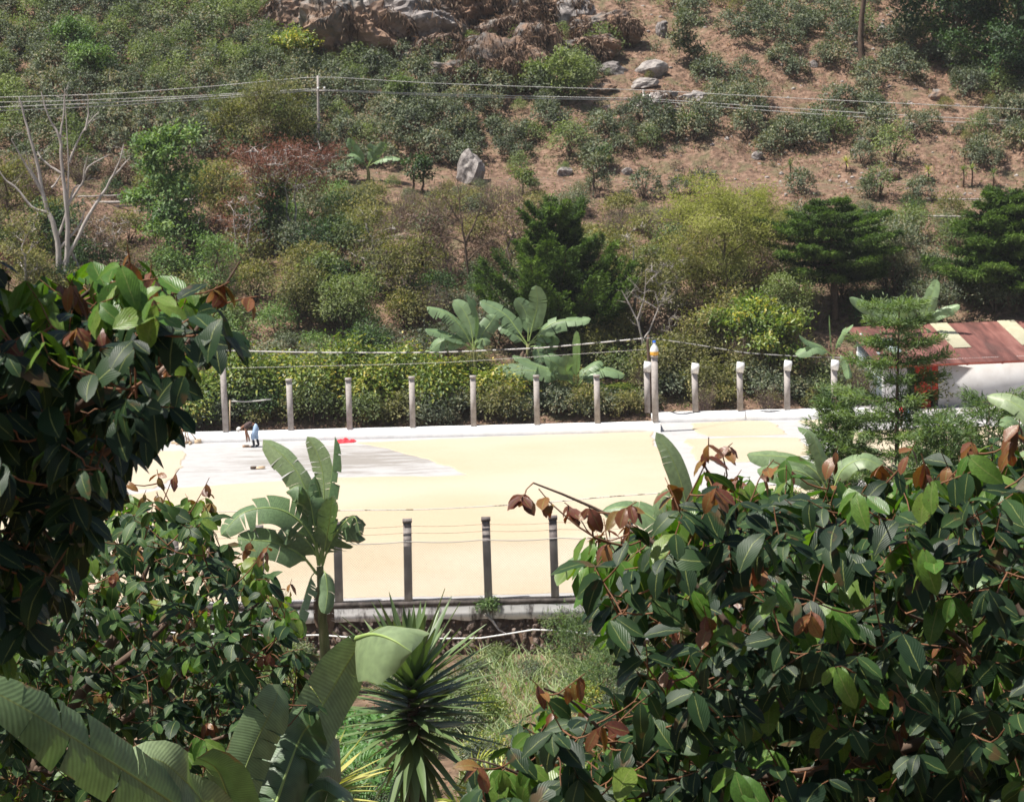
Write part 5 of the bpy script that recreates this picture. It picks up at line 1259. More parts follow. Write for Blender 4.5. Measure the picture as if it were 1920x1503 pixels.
for i, (a, b, tp, wd, lm, lb) in enumerate([(1290, 130, 18, 80, 'coffee', 'tall shrubby tree with pale stems at the upper left of the bare slope'), (1060, 200, 95, 75, 'shrub', 'light green rounded tree standing against the brown outcrops'), (1005, 185, 125, 60, 'shrub', 'bushy grey-green tree left of the rounded light green tree'), (560, 130, 70, 110, 'hedge', 'spreading bright-leaved tree at the left foot of the dark cliff'), (140, 120, 40, 90, 'bright', 'light green spreading tree in the upper left'), (750, 210, 150, 60, 'shrub', 'pale round-topped tree just above the power line'), (170, 160, 85, 80, 'bright', 'feathery fresh green tree below the spreading tree in the upper left')]):
    ptree('hill_tree', lb, a, b, tp, wd, lm, seed=50 + i, y0=160, K=60, per=36, L=.24, Wd=.1, spread=.3, ch=.85, nb=8, sub=3, tr=.09)

# ================================================================== hedge of shade trees behind the far fence
def gap(px):
    E = [(424, 'left of the tall bottle post'), (546, 'just right of the tall bottle post'), (656, 'left of the post behind the red cloth'), (774, 'right of the post behind the red cloth'), (888, 'left of the two tall bananas'), (1007, 'beneath the two tall bananas'), (1120, 'at the low banana clump'), (1229, 'left of the corner post'), (1304, 'right of the corner post'), (1388, 'left of the round tree'), (1476, 'below the round tree')]
    for e, t_ in E:
        if px < e: return t_
    return 'right of the round tree'
hr = np.random.default_rng(60)
hb = [bush_mb(hr, 1.75, 4.3, 170, 17, .28, .12, .42, skirt=.5, droop=.55, stems=6, hollow=.4) for _ in range(3)]
cf = [bush_mb(hr, 1.1, 1.8, 90, 17, .22, .085, .22, stems=5, skirt=.4) for _ in range(3)]
proto('hedge', hb, 'hedge', 'leafy_tree', 'tree'); proto('hedgecoffee', cf, 'coffee', 'coffee_bush', 'bush'); proto('hedgeshrub', cf, 'olive', 'shrub', 'bush')
for i, (px, tp, y, kk, wv) in enumerate([(330, 672, 126.5, 0, 1), (400, 668, 127.5, 1, 1.1), (455, 650, 127, 2, 1), (525, 632, 128, 0, 1.1), (590, 640, 127, 1, 1), (650, 628, 128.5, 2, 1.1), (700, 640, 127, 0, 1), (760, 632, 128, 1, 1), (820, 660, 127, 2, 1), (870, 640, 129.5, 0, 1.2), (930, 690, 127, 1, .9), (1000, 665, 130, 2, 1.1), (1170, 700, 128.5, 0, .8), (290, 650, 128, 1, 1), (370, 700, 125.8, 2, .7)]):
    b = W(px, 760, y); b[2] = float(H(b[0], b[1])) - .1; h = W(px, tp + 22 * math.sin(i * 2.3), y)[2] - b[2]
    o = inst(PRO['hedge'][kk], b, ('front ' if y < 127.2 else 'rear ') + 'yellow-green shade tree of the hedge, ' + gap(px), sc=(wv, wv * .8, h / 4.3)); o['group'] = 'yellow-green hedge trees, ' + gap(px)
for i in range(46):
    px = 270 + i * 28.5 + hr.uniform(-12, 12); y = 125.4 + hr.uniform(0, 1.6)
    if px > 1240: y += 1.5
    if px > 1590: break
    b = W(px, 800, y); b[2] = float(H(b[0], b[1])) - .05; s = hr.uniform(.6, 1.0)
    ol = hr.uniform() < .25 + .3 * (px > 1240)
    o = inst(PRO['hedgeshrub' if ol else 'hedgecoffee'][hr.integers(3)], b, ('low olive shrub' if ol else 'low dark coffee bush') + ' behind the white wall, ' + gap(px), sc=(s, s, s * hr.uniform(.7, 1)))
    o['group'] = ('low olive shrubs' if ol else 'low coffee bushes') + ' behind the low white wall, ' + gap(px)
for i in range(24):
    px = 1250 + i * 24 + hr.uniform(-12, 12); y = 128.5 + hr.uniform(0, 2.5); b = W(px, 800, y); b[2] = float(H(b[0], b[1])); s = hr.uniform(.8, 1.2)
    k = ['twiggy', 'midolive', 'midshrub', 'midcoffee'][hr.choice(4, p=[.3, .35, .15, .2])]
    o = inst(PRO[k][hr.integers(3)], b, sc=s); o['label'] = HEADS[k] + ' behind the white-tipped posts'; o['group'] = HEADS[k] + 's behind the white-tipped posts'
for L_ in PRO.values():     # park the patterns on the slope beyond the crest instead of leaving them at the origin
    for t in L_:
        for c_ in list(t.children): bpy.data.objects.remove(c_)
        bpy.data.objects.remove(t)

# ================================================================== bananas
def catmull(P, n):
    P = np.asarray(P, float)
    if len(P) == 2: return P[0] + (P[1] - P[0]) * np.linspace(0, 1, n)[:, None]
    Q = np.concatenate([[2 * P[0] - P[1]], P, [2 * P[-1] - P[-2]]]); seg = np.linalg.norm(np.diff(P, axis=0), axis=1); cum = np.concatenate([[0], np.cumsum(seg)])
    out = []
    for s in np.linspace(0, cum[-1], n):
        i = min(int(np.searchsorted(cum, s, 'right') - 1), len(P) - 2); t = (s - cum[i]) / seg[i]
        a, b, c, d = Q[i:i + 4]; out.append(.5 * (2 * b + (c - a) * t + (2 * a - 5 * b + 4 * c - d) * t * t + (3 * b - a - 3 * c + d) * t ** 3))
    return np.array(out)
def banana_leaf(root, P, wd, hint=(0, -.6, 1), fold=.25, tear=.5, droop=.35, pet=.18, mat='banana', n=22, seed=0, tint=None, label=None, rib=True):
    r_ = np.random.default_rng(seed); P = catmull(P, n + 1); T = nrm(np.gradient(P, axis=0))
    hint = np.asarray(hint, float); S = nrm(np.cross(T, hint)); N = np.cross(S, T)
    f = np.linspace(0, 1, n + 1); g = np.clip((f - pet) / (1 - pet), 0, 1)
    hw = wd / 2 * np.clip(np.sqrt(np.clip(g * 7, 0, 1)) * np.sqrt(np.clip((1 - g) * 3.4, 0, 1)) ** .9, 0, 1)
    mb = MB(); i0 = int(pet * n); t0 = r_.uniform(.25, .75) if tint is None else tint
    for s in (-1, 1):
        i = i0
        base_dr = droop * r_.uniform(.6, 1.3)
        while i < n:
            k = 1 + int(r_.exponential(1.2 / max(tear, .05))); k = min(k, n - i)
            dr = base_dr + tear * r_.normal() * .22; gap = tear * r_.uniform(.02, .16); V, UV = [], []
            for j in range(i, i + k + 1):
                e = 0 if k == 1 and False else ((j - i) / k - .5) * gap * -2
                for q, fr in enumerate((.0, .5, 1.0)):
                    off = S[j] * s * hw[j] * fr + N[j] * hw[j] * (fold * fr - dr * fr * fr * 1.4) - np.array([0, 0, 1]) * hw[j] * .25 * dr * fr * fr
                    off = off + T[j] * (fr * .22 * hw[j] + e * hw[j] * fr)
                    V.append(P[j] + off); UV.append((.5 + s * .5 * fr * .98, j / n))
            F = []
            for j in range(k):
                for q in range(2):
                    a = j * 3 + q; F.append([a, a + 1, a + 4, a + 3] if s > 0 else [a, a + 3, a + 4, a + 1])
            mb.add(V, F, np.clip(t0 + r_.uniform(-.08, .08), 0, 1), uv=UV); i += k
    o = part('leaf', mb, M[mat], root, True, label=label)
    if rib:
        m2 = MB(); m2.tube(P - N * .004, wd * .035 * (1.25 - f), 5, cap=False)
        c = link('midrib', m2.mesh('midrib', M['midrib'], tuple(root.location), True), o)
    return o
def banana(name, label, Y, stem_px, leaves, mat='banana', dead=0, zb=None, stemw=.2, group=None, seed=1):
    r_ = np.random.default_rng(seed); b = W(*stem_px[0], Y); b[2] = float(H(b[0], b[1])) - .1 if zb is None else zb
    t = thing(name, label, 'banana plant', tuple(b), group)
    P = np.concatenate([[b], [W(a, c, Y) for a, c in stem_px[1:]]]); P = catmull(P, 9)
    mb = MB(); mb.tube(P, np.linspace(stemw, stemw * .5, 9) * (1 + .06 * np.sin(np.arange(9) * 4)), 10, tint=np.repeat(r_.uniform(0, 1, 9), 10)); part('stem', mb, M['pseudostem'], t, True)
    sc = FPX / Y
    for i, lf in enumerate(leaves):
        pts, w_ = lf[0], lf[1]; kw = dict(lf[2]) if len(lf) > 2 else {}
        dy = kw.pop('dy', r_.uniform(-1, .6)); Lp = len(pts)
        Q = [W(a, c, Y + dy * (j / (Lp - 1)) ** 1.2) for j, (a, c) in enumerate(pts)]
        banana_leaf(t, Q, w_ / sc * (.85 if mat != 'banana' else 1), seed=seed * 31 + i, mat=mat, **kw)
    for i in range(dead):
        a = r_.uniform(0, 6.28); q = P[-2] + [0, 0, -.1 * i]; d = np.array([math.cos(a), math.sin(a) * .6 - .3, 0])
        banana_leaf(t, [q, q + d * .22 + [0, 0, .02], q + d * .35 + [0, 0, -.6], q + d * .3 + [0, 0, -1.3]], .22, seed=i, mat='dry', tear=.9, droop=.8, rib=False, label='dead brown leaf hanging along the stem')
    return t
UP = (0, -.55, 1)
banana('banana_plant', 'tall banana plant with torn leaves standing by the near retaining wall', 73, [(617, 1290), (608, 1200), (603, 1120), (600, 1062)], [
    ([(598, 1060), (590, 985), (568, 905), (535, 858), (493, 824)], 50, dict(hint=(.5, -1, .6), tear=.25, pet=.35, fold=.1, dy=.5, tint=.8)),
    ([(602, 1050), (607, 960), (606, 895), (595, 850), (576, 818)], 44, dict(hint=(-.5, -1, .4), tear=.45, pet=.3, fold=.1, dy=.3, tint=.75)),
    ([(602, 1050), (612, 960), (622, 890), (628, 818)], 34, dict(hint=(-1, -.15, .3), tear=.9, pet=.2, droop=.7, tint=.1)),
    ([(597, 1060), (587, 1010), (556, 972), (512, 952), (456, 961), (414, 1003)], 66, dict(hint=(-.1, -.75, 1), tear=.7, pet=.22, dy=-.8, tint=.45)),
    ([(595, 1076), (570, 1045), (540, 1026), (500, 1014), (445, 1011)], 72, dict(hint=(-.1, -.8, 1), tear=.25, pet=.22, dy=-1.0, tint=.5)),
    ([(600, 1060), (585, 1025), (560, 1000), (540, 987), (520, 1002)], 44, dict(hint=(0, -.6, 1), tear=.5, dy=-.7, droop=.8, tint=.35)),
    ([(604, 1062), (618, 1020), (640, 985), (664, 968), (676, 1003)], 56, dict(hint=(.3, -.6, 1), tear=.85, dy=-.5, droop=.9, tint=.3)),
    ([(597, 1072), (584, 1080), (568, 1130), (552, 1180)], 30, dict(hint=(-1, -.4, .2), tear=.5, dy=-.6, droop=.6, tint=.6)),
    ([(600, 1075), (609, 1072), (614, 1110), (609, 1150)], 30, dict(hint=(.2, -1, .2), tear=.3, dy=-.7, droop=.5, tint=.55)),
    ([(602, 1055), (597, 985), (600, 930), (590, 892)], 42, dict(hint=(.8, -.5, .2), tear=.8, droop=.8, tint=.15)),
    ([(600, 1060), (590, 990), (580, 935), (562, 910), (536, 922)], 46, dict(hint=(-.2, -.4, 1), tear=.7, droop=.8, pet=.45, tint=.5)),
    ([(604, 1055), (612, 1010), (618, 975), (622, 930)], 40, dict(hint=(.4, -1, .2), tear=.6, droop=.5, tint=.4)),
    ([(603, 1058), (605, 1015), (608, 960), (601, 925)], 40, dict(hint=(-.5, -.7, .2), tear=.7, droop=.8, tint=.2))], dead=3, stemw=.2, seed=3)
def auto_banana(label, px, pyb, crown, Y, spec, stemw=.16, seed=1, **kw):
    return banana('banana_plant', label, Y, [(px, pyb), ((px + crown[0]) / 2 + 2, (pyb + crown[1]) / 2), crown], spec, mat='bananafar', seed=seed, stemw=stemw, **kw)
auto_banana('banana plant left of two tall ones behind the far fence', 893, 760, (888, 652), 127.5, [
    ([(888, 655), (868, 618), (838, 588), (800, 575)], 40, dict(tear=.6)), ([(888, 652), (882, 610), (868, 580), (850, 563)], 36, dict(hint=(-.4, -1, .6), tear=.4)), ([(890, 652), (896, 610), (890, 575), (875, 552)], 22, dict(hint=(1, -.5, .2), tear=.6)),
    ([(886, 655), (866, 640), (830, 625), (797, 618)], 32, dict(tear=.5)), ([(886, 658), (862, 640), (830, 640), (806, 658)], 40, dict(hint=(0, -.9, .8), tear=.3)), ([(890, 655), (905, 625), (920, 605), (930, 590)], 40, dict(hint=(.5, -1, .5), tear=.5)), ([(889, 655), (894, 640), (905, 635), (910, 648)], 34, dict(tear=.5, droop=.8)),
    ([(888, 652), (878, 632), (885, 618), (892, 640)], 34, dict(tear=.3, hint=(0, -1, .3)))], seed=4)
auto_banana('tallest banana plant behind the far fence, with peeling brown stem', 982, 752, (990, 645), 128.5, [
    ([(988, 645), (970, 618), (945, 588), (900, 564)], 42, dict(tear=.6)), ([(990, 640), (990, 605), (982, 578), (966, 560)], 36, dict(hint=(-.5, -1, .4), tear=.4)), ([(992, 640), (1000, 605), (1008, 570), (1005, 535)], 40, dict(hint=(-.2, -1, .3), tear=.5, tint=.9)),
    ([(994, 642), (1018, 618), (1050, 602), (1108, 598)], 36, dict(tear=.6)), ([(993, 645), (1015, 630), (1035, 628), (1045, 655)], 40, dict(tear=.5, droop=.6)), ([(992, 645), (1012, 640), (1024, 650), (1028, 675)], 36, dict(tear=.7, droop=.8)),
    ([(988, 648), (965, 625), (945, 612), (935, 608)], 32, dict(tear=.5)), ([(993, 650), (1005, 650), (1012, 668), (1016, 680)], 28, dict(tear=.7))], seed=5, dead=2)
auto_banana('low broad banana clump right of the tallest one, by the cypress foot', 1078, 765, (1080, 722), 126.8, [
    ([(1080, 722), (1081, 690), (1082, 655), (1081, 620)], 24, dict(hint=(.6, -1, .2), tear=.3, tint=.9)), ([(1078, 722), (1050, 695), (1020, 690), (960, 668)], 40, dict(tear=.5)), ([(1078, 724), (1045, 700), (1000, 695), (925, 692)], 40, dict(hint=(-.1, -.9, 1), tear=.5)),
    ([(1078, 722), (1062, 700), (1040, 680), (1020, 672)], 44, dict(hint=(-.3, -1, .7), tear=.3)), ([(1082, 722), (1100, 695), (1120, 680), (1126, 676)], 30, dict(tear=.5)), ([(1083, 724), (1105, 700), (1135, 692), (1172, 702)], 40, dict(tear=.5)),
    ([(1082, 726), (1100, 712), (1120, 716), (1148, 742)], 34, dict(tear=.5)), ([(1078, 724), (1066, 705), (1060, 690), (1066, 664)], 34, dict(hint=(0, -1, .3), tear=.4))], seed=6)
auto_banana('small banana plant on the hillside above the left trees', 690, 340, (688, 312), 158, [
    ([(688, 312), (672, 290), (658, 270), (655, 258)], 22, dict(hint=(-.4, -1, .4))), ([(688, 312), (665, 302), (645, 308), (628, 318)], 20, {}), ([(690, 312), (705, 288), (716, 275), (722, 268)], 22, dict(hint=(.4, -1, .4))), ([(690, 312), (712, 300), (735, 295), (750, 300)], 20, {}),
    ([(688, 312), (680, 300), (668, 292), (650, 290)], 20, {}), ([(690, 312), (696, 292), (698, 280), (690, 270)], 18, dict(hint=(0, -1, .3)))], seed=7, stemw=.14)
auto_banana('banana plant with one yellowed arching leaf beside the last white-tipped post', 1562, 765, (1562, 668), 127.5, [
    ([(1562, 668), (1558, 640), (1556, 610), (1555, 590)], 9, dict(hint=(1, -.3, 0), tear=.1)), ([(1562, 668), (1545, 655), (1525, 650), (1492, 665)], 34, dict(tear=.4, tint=.9)), ([(1562, 668), (1540, 650), (1515, 640), (1498, 628)], 24, dict(tear=.4)), ([(1563, 665), (1570, 645), (1580, 625), (1600, 608)], 16, dict(tear=.4, tint=1.0)), ([(1563, 665), (1580, 668), (1590, 690), (1592, 710)], 18, dict(tear=.7, droop=.8))], seed=8, stemw=.12)
auto_banana('banana plant with pale upright leaves behind the shed roof', 1730, 680, (1728, 615), 131.5, [
    ([(1728, 615), (1735, 590), (1745, 560), (1757, 524)], 30, dict(hint=(-.5, -1, .3), tear=.4, tint=1.0)), ([(1730, 612), (1748, 595), (1770, 585), (1800, 572)], 26, dict(tear=.6, hint=(0, -1, .6))), ([(1725, 615), (1700, 590), (1690, 575), (1682, 560)], 34, dict(hint=(-.5, -1, .5), tear=.4, tint=.8)), ([(1724, 615), (1690, 600), (1640, 582), (1592, 558)], 30, dict(tear=.3, hint=(-.3, -1, .6), tint=.9)), ([(1728, 615), (1742, 620), (1752, 635), (1755, 645)], 22, dict(tear=.6))], seed=9)
# bananas in the dip behind the right-hand tree
banana('banana_plant', 'banana plant behind the right-hand tree raising one upright leaf over the coffee bed', 46, [(1290, 1480), (1285, 1250), (1282, 1080)], [
    ([(1282, 1080), (1290, 990), (1280, 915), (1258, 855), (1230, 810)], 46, dict(hint=(.55, -1, .4), tear=.12, pet=.2, fold=.05, droop=.1, dy=.2, tint=.85)),
    ([(1280, 1080), (1250, 1000), (1210, 962), (1165, 950), (1128, 958)], 62, dict(hint=(-.1, -.8, 1), tear=.3, pet=.2, tint=.5)),
    ([(1280, 1085), (1220, 1040), (1150, 1035), (1060, 1060)], 56, dict(hint=(-.1, -.8, 1), tear=.4, tint=.6)),
    ([(1284, 1080), (1330, 1010), (1400, 980), (1470, 1010)], 60, dict(tear=.4)), ([(1282, 1080), (1262, 1000), (1240, 950), (1250, 915)], 40, dict(tear=.7, hint=(-.5, -1, .3)))], seed=10, stemw=.16)
banana('banana_plant', 'banana plant between conifers and right-hand tree with two flat arching leaves', 42, [(1570, 1400), (1560, 1150), (1556, 930)], [
    ([(1556, 930), (1530, 885), (1480, 858), (1400, 852)], 50, dict(hint=(0, -.8, 1), tear=.15, tint=.8)), ([(1556, 932), (1520, 895), (1480, 880), (1420, 885)], 56, dict(hint=(0, -.8, 1), tear=.15, tint=.7)), ([(1558, 930), (1580, 880), (1620, 860), (1660, 880)], 46, dict(tear=.4)),
    ([(1556, 930), (1540, 860), (1520, 815), (1495, 800)], 30, dict(tear=.3)), ([(1558, 930), (1600, 920), (1640, 950), (1660, 1000)], 46, dict(tear=.4))], seed=11, stemw=.14)
banana('banana_plant', 'banana plant with dark folded leaves in front of the last white-tipped post', 66, [(1600, 1450), (1598, 1100), (1592, 860)], [
    ([(1592, 860), (1588, 820), (1585, 780), (1572, 740)], 32, dict(hint=(-.8, -.7, .3), tear=.2, tint=.4)), ([(1594, 860), (1600, 810), (1598, 775), (1578, 738)], 26, dict(hint=(.8, -.7, .3), tear=.2, tint=.7)), ([(1592, 860), (1575, 830), (1550, 815), (1520, 812)], 30, dict(tear=.4)), ([(1594, 862), (1620, 840), (1640, 850), (1650, 880)], 34, dict(tear=.5))], seed=12, stemw=.14)
banana('banana_plant', 'banana plant at the right edge with a pale leaf arching down past the conifers', 40, [(2010, 1350), (2000, 1000), (1985, 880)], [
    ([(1985, 880), (1950, 800), (1900, 755), (1850, 742)], 40, dict(hint=(-.1, -.9, .8), tear=.3, tint=.9)), ([(1985, 880), (1940, 830), (1900, 790), (1880, 800)], 44, dict(tear=.4)), ([(1985, 880), (1960, 860), (1930, 850), (1900, 880)], 44, dict(tear=.4))], seed=13, stemw=.15)

# foreground bananas
def px3(l, Y): return [W(a, b, Y if len(q) < 3 else q[2]) for q in l for a, b in [q[:2]]]
t = thing('banana_plant', 'foreground banana plant at bottom left with a long dusty leaf crossed by shadows', 'banana plant', tuple(onG(-1.45, 13.4)))
b = np.array(t.location); mb = MB(); cr0 = W(470, 1640, 13.2)
mb.tube(catmull([b - [0, 0, .1], (b + cr0) / 2 + [.05, 0, 0], cr0], 6), [.12, .11, .1, .085, .07, .06], 10); part('stem', mb, M['pseudostem'], t, True)
banana_leaf(t, px3([(470, 1640, 13.2), (400, 1560, 12.8), (290, 1480, 12.3), (170, 1402, 11.9), (60, 1335, 11.6), (-60, 1270, 11.5)], 0), .35, hint=(.25, -1, .75), fold=.12, tear=.3, droop=.22, pet=.12, n=36, seed=1, tint=.5)
banana_leaf(t, px3([(470, 1640, 13.2), (400, 1530, 12.9), (345, 1460, 12.6), (285, 1420, 12.5), (215, 1440, 12.4)], 0), .27, hint=(-.2, -1, .9), fold=.1, tear=.05, droop=.15, pet=.1, n=20, seed=2, tint=.95)
banana_leaf(t, px3([(480, 1640, 13.2), (430, 1500, 13.0), (405, 1440, 12.9), (370, 1420, 12.8)], 0), .26, hint=(-.6, -1, .4), fold=.2, tear=.1, droop=.6, pet=.1, n=14, seed=3, tint=.15)
banana_leaf(t, px3([(475, 1640, 13.2), (440, 1540, 13.2), (450, 1470, 13.3), (480, 1390, 13.4), (512, 1325, 13.5), (525, 1282, 13.6)], 0), .27, hint=(.75, -1, .3), fold=.1, tear=.4, droop=.15, pet=.3, n=20, seed=4, tint=.6)
banana_leaf(t, px3([(480, 1640, 13.2), (500, 1560, 13.4), (540, 1450, 13.9), (590, 1350, 14.2), (640, 1262, 14.4), (685, 1190, 14.5)], 0), .34, hint=(.9, -1, .2), fold=.08, tear=.25, droop=.1, pet=.42, n=22, seed=5, tint=.75, label='long leaf whose tip has snapped over')
banana_leaf(t, px3([(668, 1196, 14.45), (700, 1188, 14.2), (735, 1198, 14.05), (772, 1222, 14.0)], 0), .44, hint=(-.35, -1, 1.0), fold=-.05, tear=.12, droop=.5, pet=.0, n=12, seed=6, tint=.8, label='snapped tip folded over the long leaf')
for i, (a, b_, c, d, tn) in enumerate([((500, 1560), (540, 1440), (570, 1370), (600, 1345), .1), ((490, 1580), (520, 1480), (560, 1420), (610, 1440), .2), ((490, 1600), (500, 1520), (520, 1460), (570, 1480), .1), ((500, 1600), (560, 1520), (600, 1480), (640, 1500), .3)]):
    banana_leaf(t, px3([(*a, 13.4), (*b_, 13.6), (*c, 13.8), (*d, 13.7)], 0), .3, hint=(.3, -1, .4), fold=.3, tear=.6, droop=.9, pet=.1, n=14, seed=20 + i, tint=tn)
banana_leaf(t, px3([(470, 1640, 13.2), (560, 1500, 14.0), (600, 1400, 14.5), (560, 1352, 14.6), (528, 1345, 14.6)], 0), .3, hint=(.2, -1, .3), fold=.5, tear=.1, droop=1.0, pet=.5, n=14, seed=27, tint=.15, label='dark curled leaf')

# ================================================================== yuccas and fronds
def yucca(name, label, px, pyc, Y, trunk_px, n, Lpx, wpx, mat, spread, seed):
    r_ = np.random.default_rng(seed); sc = FPX / Y; c = W(px, pyc, Y); b = onG(c[0], c[1])
    t = thing(name, label, 'yucca', tuple(b)); mb = MB(); tl = trunk_px / sc
    P = np.linspace(b - [0, 0, .1], c, 10); mb.tube(P, np.linspace(.09, .05, 10) * (1 + .12 * np.sin(np.arange(10) * 3)), 8); part('trunk', mb, M['bark'], t, True)
    ms = []
    for v in range(4):
        m_ = MB(); k = 6; f = np.linspace(0, 1, k); ww = np.array([.55, 1, .95, .75, .45, .02]) * .5; bend = [0, .06, .14, .24][v]
        V = []; 
        for q in range(k): V += [[-ww[q], f[q], -bend * f[q] ** 2 + .0], [0, f[q], -bend * f[q] ** 2 - .18 * ww[q] * .12], [ww[q], f[q], -bend * f[q] ** 2]]
        V = np.array(V); V[:, 0] *= 1; V[1::3, 2] -= .006
        F = [[q * 3 + a, q * 3 + a + 1, q * 3 + a + 4, q * 3 + a + 3] for q in range(k - 1) for a in range(2)]
        m_.add(V, F, np.repeat(.25 + .4 * f, 3)); ms.append(m_.mesh('leaf', M[mat], smooth=True))
    for i in range(n):
        g = (i + .5) / n; a = i * 2.39996 + r_.uniform(-.2, .2)
        el = np.interp(g, [0, .12, .3, .75, .85, 1], [1.45, 1.0, .45, -.05, -.6, -1.25]) + r_.normal() * .1
        z = c + np.array([0, 0, 1]) * (-tl * np.interp(g, [0, .15, 1], [0, .1, 1]))
        l = Lpx / sc * r_.uniform(.82, 1.12) * (.8 if g < .08 else 1); wd = wpx / sc
        d = np.array([math.cos(a) * math.cos(el), math.sin(a) * math.cos(el), math.sin(el)])
        s = nrm(np.cross(d, [0, 0, 1.0001])); u = np.cross(s, d)
        Mx = Matrix([[s[0] * wd, d[0] * l, u[0] * l, z[0]], [s[1] * wd, d[1] * l, u[1] * l, z[1]], [s[2] * wd, d[2] * l, u[2] * l, z[2]], [0, 0, 0, 1]])
        o = link('leaf', ms[int(np.clip((g * 2.2 + r_.uniform(0, 1.6)), 0, 3))], t); o.matrix_local = Matrix.Translation(-Vector(t.location)) @ Mx
    return t
yucca('yucca', 'large dark green yucca with stiff leaves all round its trunk, bottom centre', 773, 1262, 24, 150, 165, 172, 21, 'yucca', 1, 3)
yucca('yucca', 'smaller yellow-striped yucca at the bottom edge beside the curled banana leaves', 600, 1478, 22, 30, 80, 140, 18, 'yuccayellow', 1, 4)
yucca('yucca', 'dark yucca at the bottom right edge under the heavy limb', 1930, 1380, 17, 60, 60, 190, 20, 'yucca', 1, 5)
def frond(root, P, Lf, n=22, mat='vine', seed=0, wl=.03):
    r_ = np.random.default_rng(seed); P = catmull(P, n + 1); Tn = nrm(np.gradient(P, axis=0)); mb = MB(); mb.tube(P, np.linspace(.009, .003, n + 1), 4, cap=False)
    S = nrm(np.cross(Tn, [0, -.7, 1])); N = np.cross(S, Tn)
    for s in (-1, 1):
        i = np.arange(2, n + 1); f = i / n; l = Lf * np.sin(np.clip(f * 2.6 + .35, 0, 3.05))
        mb.leaves(P[i], S[i] * s + Tn[i] * .5 - np.array([0, 0, .2]), N[i] + r_.normal(size=(len(i), 3)) * .1, l, np.full(len(i), wl), r_.uniform(.4, .8, len(i)), fold=.1, droop=.12)
    return part('leaf', mb, M[mat], root, label='feather-like frond')
fp = [('fan_palm_seedling', 'small arching palm with feather-like fronds under the right-hand tree, bottom centre', 20, (900, 1580), [[(900, 1580), (905, 1480), (940, 1420), (985, 1450)], [(900, 1580), (890, 1480), (900, 1425), (950, 1415)], [(905, 1580), (960, 1500), (1000, 1420), (1010, 1375)], [(900, 1580), (860, 1520), (850, 1500), (820, 1520)], [(905, 1580), (930, 1520), (960, 1500), (1000, 1515)]]),
      ('small_palm', 'small arching palm with feather-like fronds between the two yuccas', 27, (650, 1560), [[(650, 1560), (628, 1480), (640, 1420), (690, 1398)], [(650, 1560), (660, 1470), (690, 1420), (730, 1410)], [(650, 1560), (600, 1480), (560, 1440), (520, 1450)], [(650, 1560), (690, 1500), (720, 1490), (750, 1520)], [(650, 1560), (620, 1500), (600, 1480), (570, 1500)]])]
for nm_, lb, Y, bb, fr in fp:
    b = W(*bb, Y); g = onG(b[0], Y); t = thing('small_palm', lb, 'palm', tuple(g)); mb = MB(); mb.tube([g - [0, 0, .1], b], [.05, .03], 7); part('stem', mb, M['bark'], t)
    for i, f in enumerate(fr): frond(t, [W(a, c, Y - .15 * j) for j, (a, c) in enumerate(f)], 46 / (FPX / Y), seed=i, mat='hedge' if Y < 22 else 'vine', wl=.022)

# ================================================================== conifers in the dip before the patio
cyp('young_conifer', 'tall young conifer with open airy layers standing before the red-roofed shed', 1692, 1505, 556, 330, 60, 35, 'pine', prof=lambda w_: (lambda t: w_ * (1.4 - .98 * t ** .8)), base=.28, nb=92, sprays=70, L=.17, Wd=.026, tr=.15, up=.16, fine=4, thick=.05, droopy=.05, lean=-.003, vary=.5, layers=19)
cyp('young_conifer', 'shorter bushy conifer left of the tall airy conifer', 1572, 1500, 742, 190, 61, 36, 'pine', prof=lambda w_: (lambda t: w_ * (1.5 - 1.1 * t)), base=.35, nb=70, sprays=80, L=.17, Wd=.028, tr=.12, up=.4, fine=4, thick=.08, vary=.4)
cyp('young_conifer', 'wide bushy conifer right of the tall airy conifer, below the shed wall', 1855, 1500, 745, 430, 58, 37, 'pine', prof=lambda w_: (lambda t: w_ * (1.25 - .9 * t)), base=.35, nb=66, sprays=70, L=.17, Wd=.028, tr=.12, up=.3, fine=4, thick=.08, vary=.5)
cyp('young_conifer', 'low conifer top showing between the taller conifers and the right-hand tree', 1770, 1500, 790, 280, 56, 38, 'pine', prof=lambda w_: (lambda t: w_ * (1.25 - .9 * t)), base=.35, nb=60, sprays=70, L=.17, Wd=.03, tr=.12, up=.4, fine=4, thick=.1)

# ================================================================== growth at the foot of the wall and in the dip
vr = np.random.default_rng(8)
vb = [bush_mb(vr, .8, 1.3, 85, 16, .13, .055, .15, skirt=.4) for _ in range(3)]
fb = [bush_mb(vr, .8, 1.5, 110, 22, .12, .02, .17, skirt=.4, droop=.1) for _ in range(2)]
def lone(name, label, cat, mbs, lm, px, py, Y, sc_, z=None, group=None, tm='bark'):
    b = W(px, py, Y)
    if z is None: b[2] = float(H(b[0], b[1])) - .05
    lf, st = mbs; t = thing(name, label, cat, tuple(b), group); part('foliage', lf, M[lm], t, local=True); part('stem', st, M[tm], t, local=True); t.scale = sc_ if isinstance(sc_, tuple) else (sc_,) * 3; t.rotation_euler = (0, 0, vr.uniform(0, 6)); return t
b = W(915, 1140, YN - .1)
lone('small_shrub', 'small green shrub rooted on the plaster band of the retaining wall', 'shrub', bush_mb(vr, .42, .7, 45, 16, .12, .045, .09), 'bright', 915, 1152, YN - .15, .85, z=1)
mb = MB(); mb.tube(catmull([W(908, 1150, YN - .2), W(925, 1165, YN - .25), W(935, 1180, YN - .35), W(955, 1190, YN - .4)], 7), [.05, .05, .045, .035, .03, .02, .015], 6); single('tree_root', mb, M['palebark'], 'pale root snaking down the stones beneath the little wall shrub', 'root', tuple(W(908, 1150, YN - .2)), smooth=True)
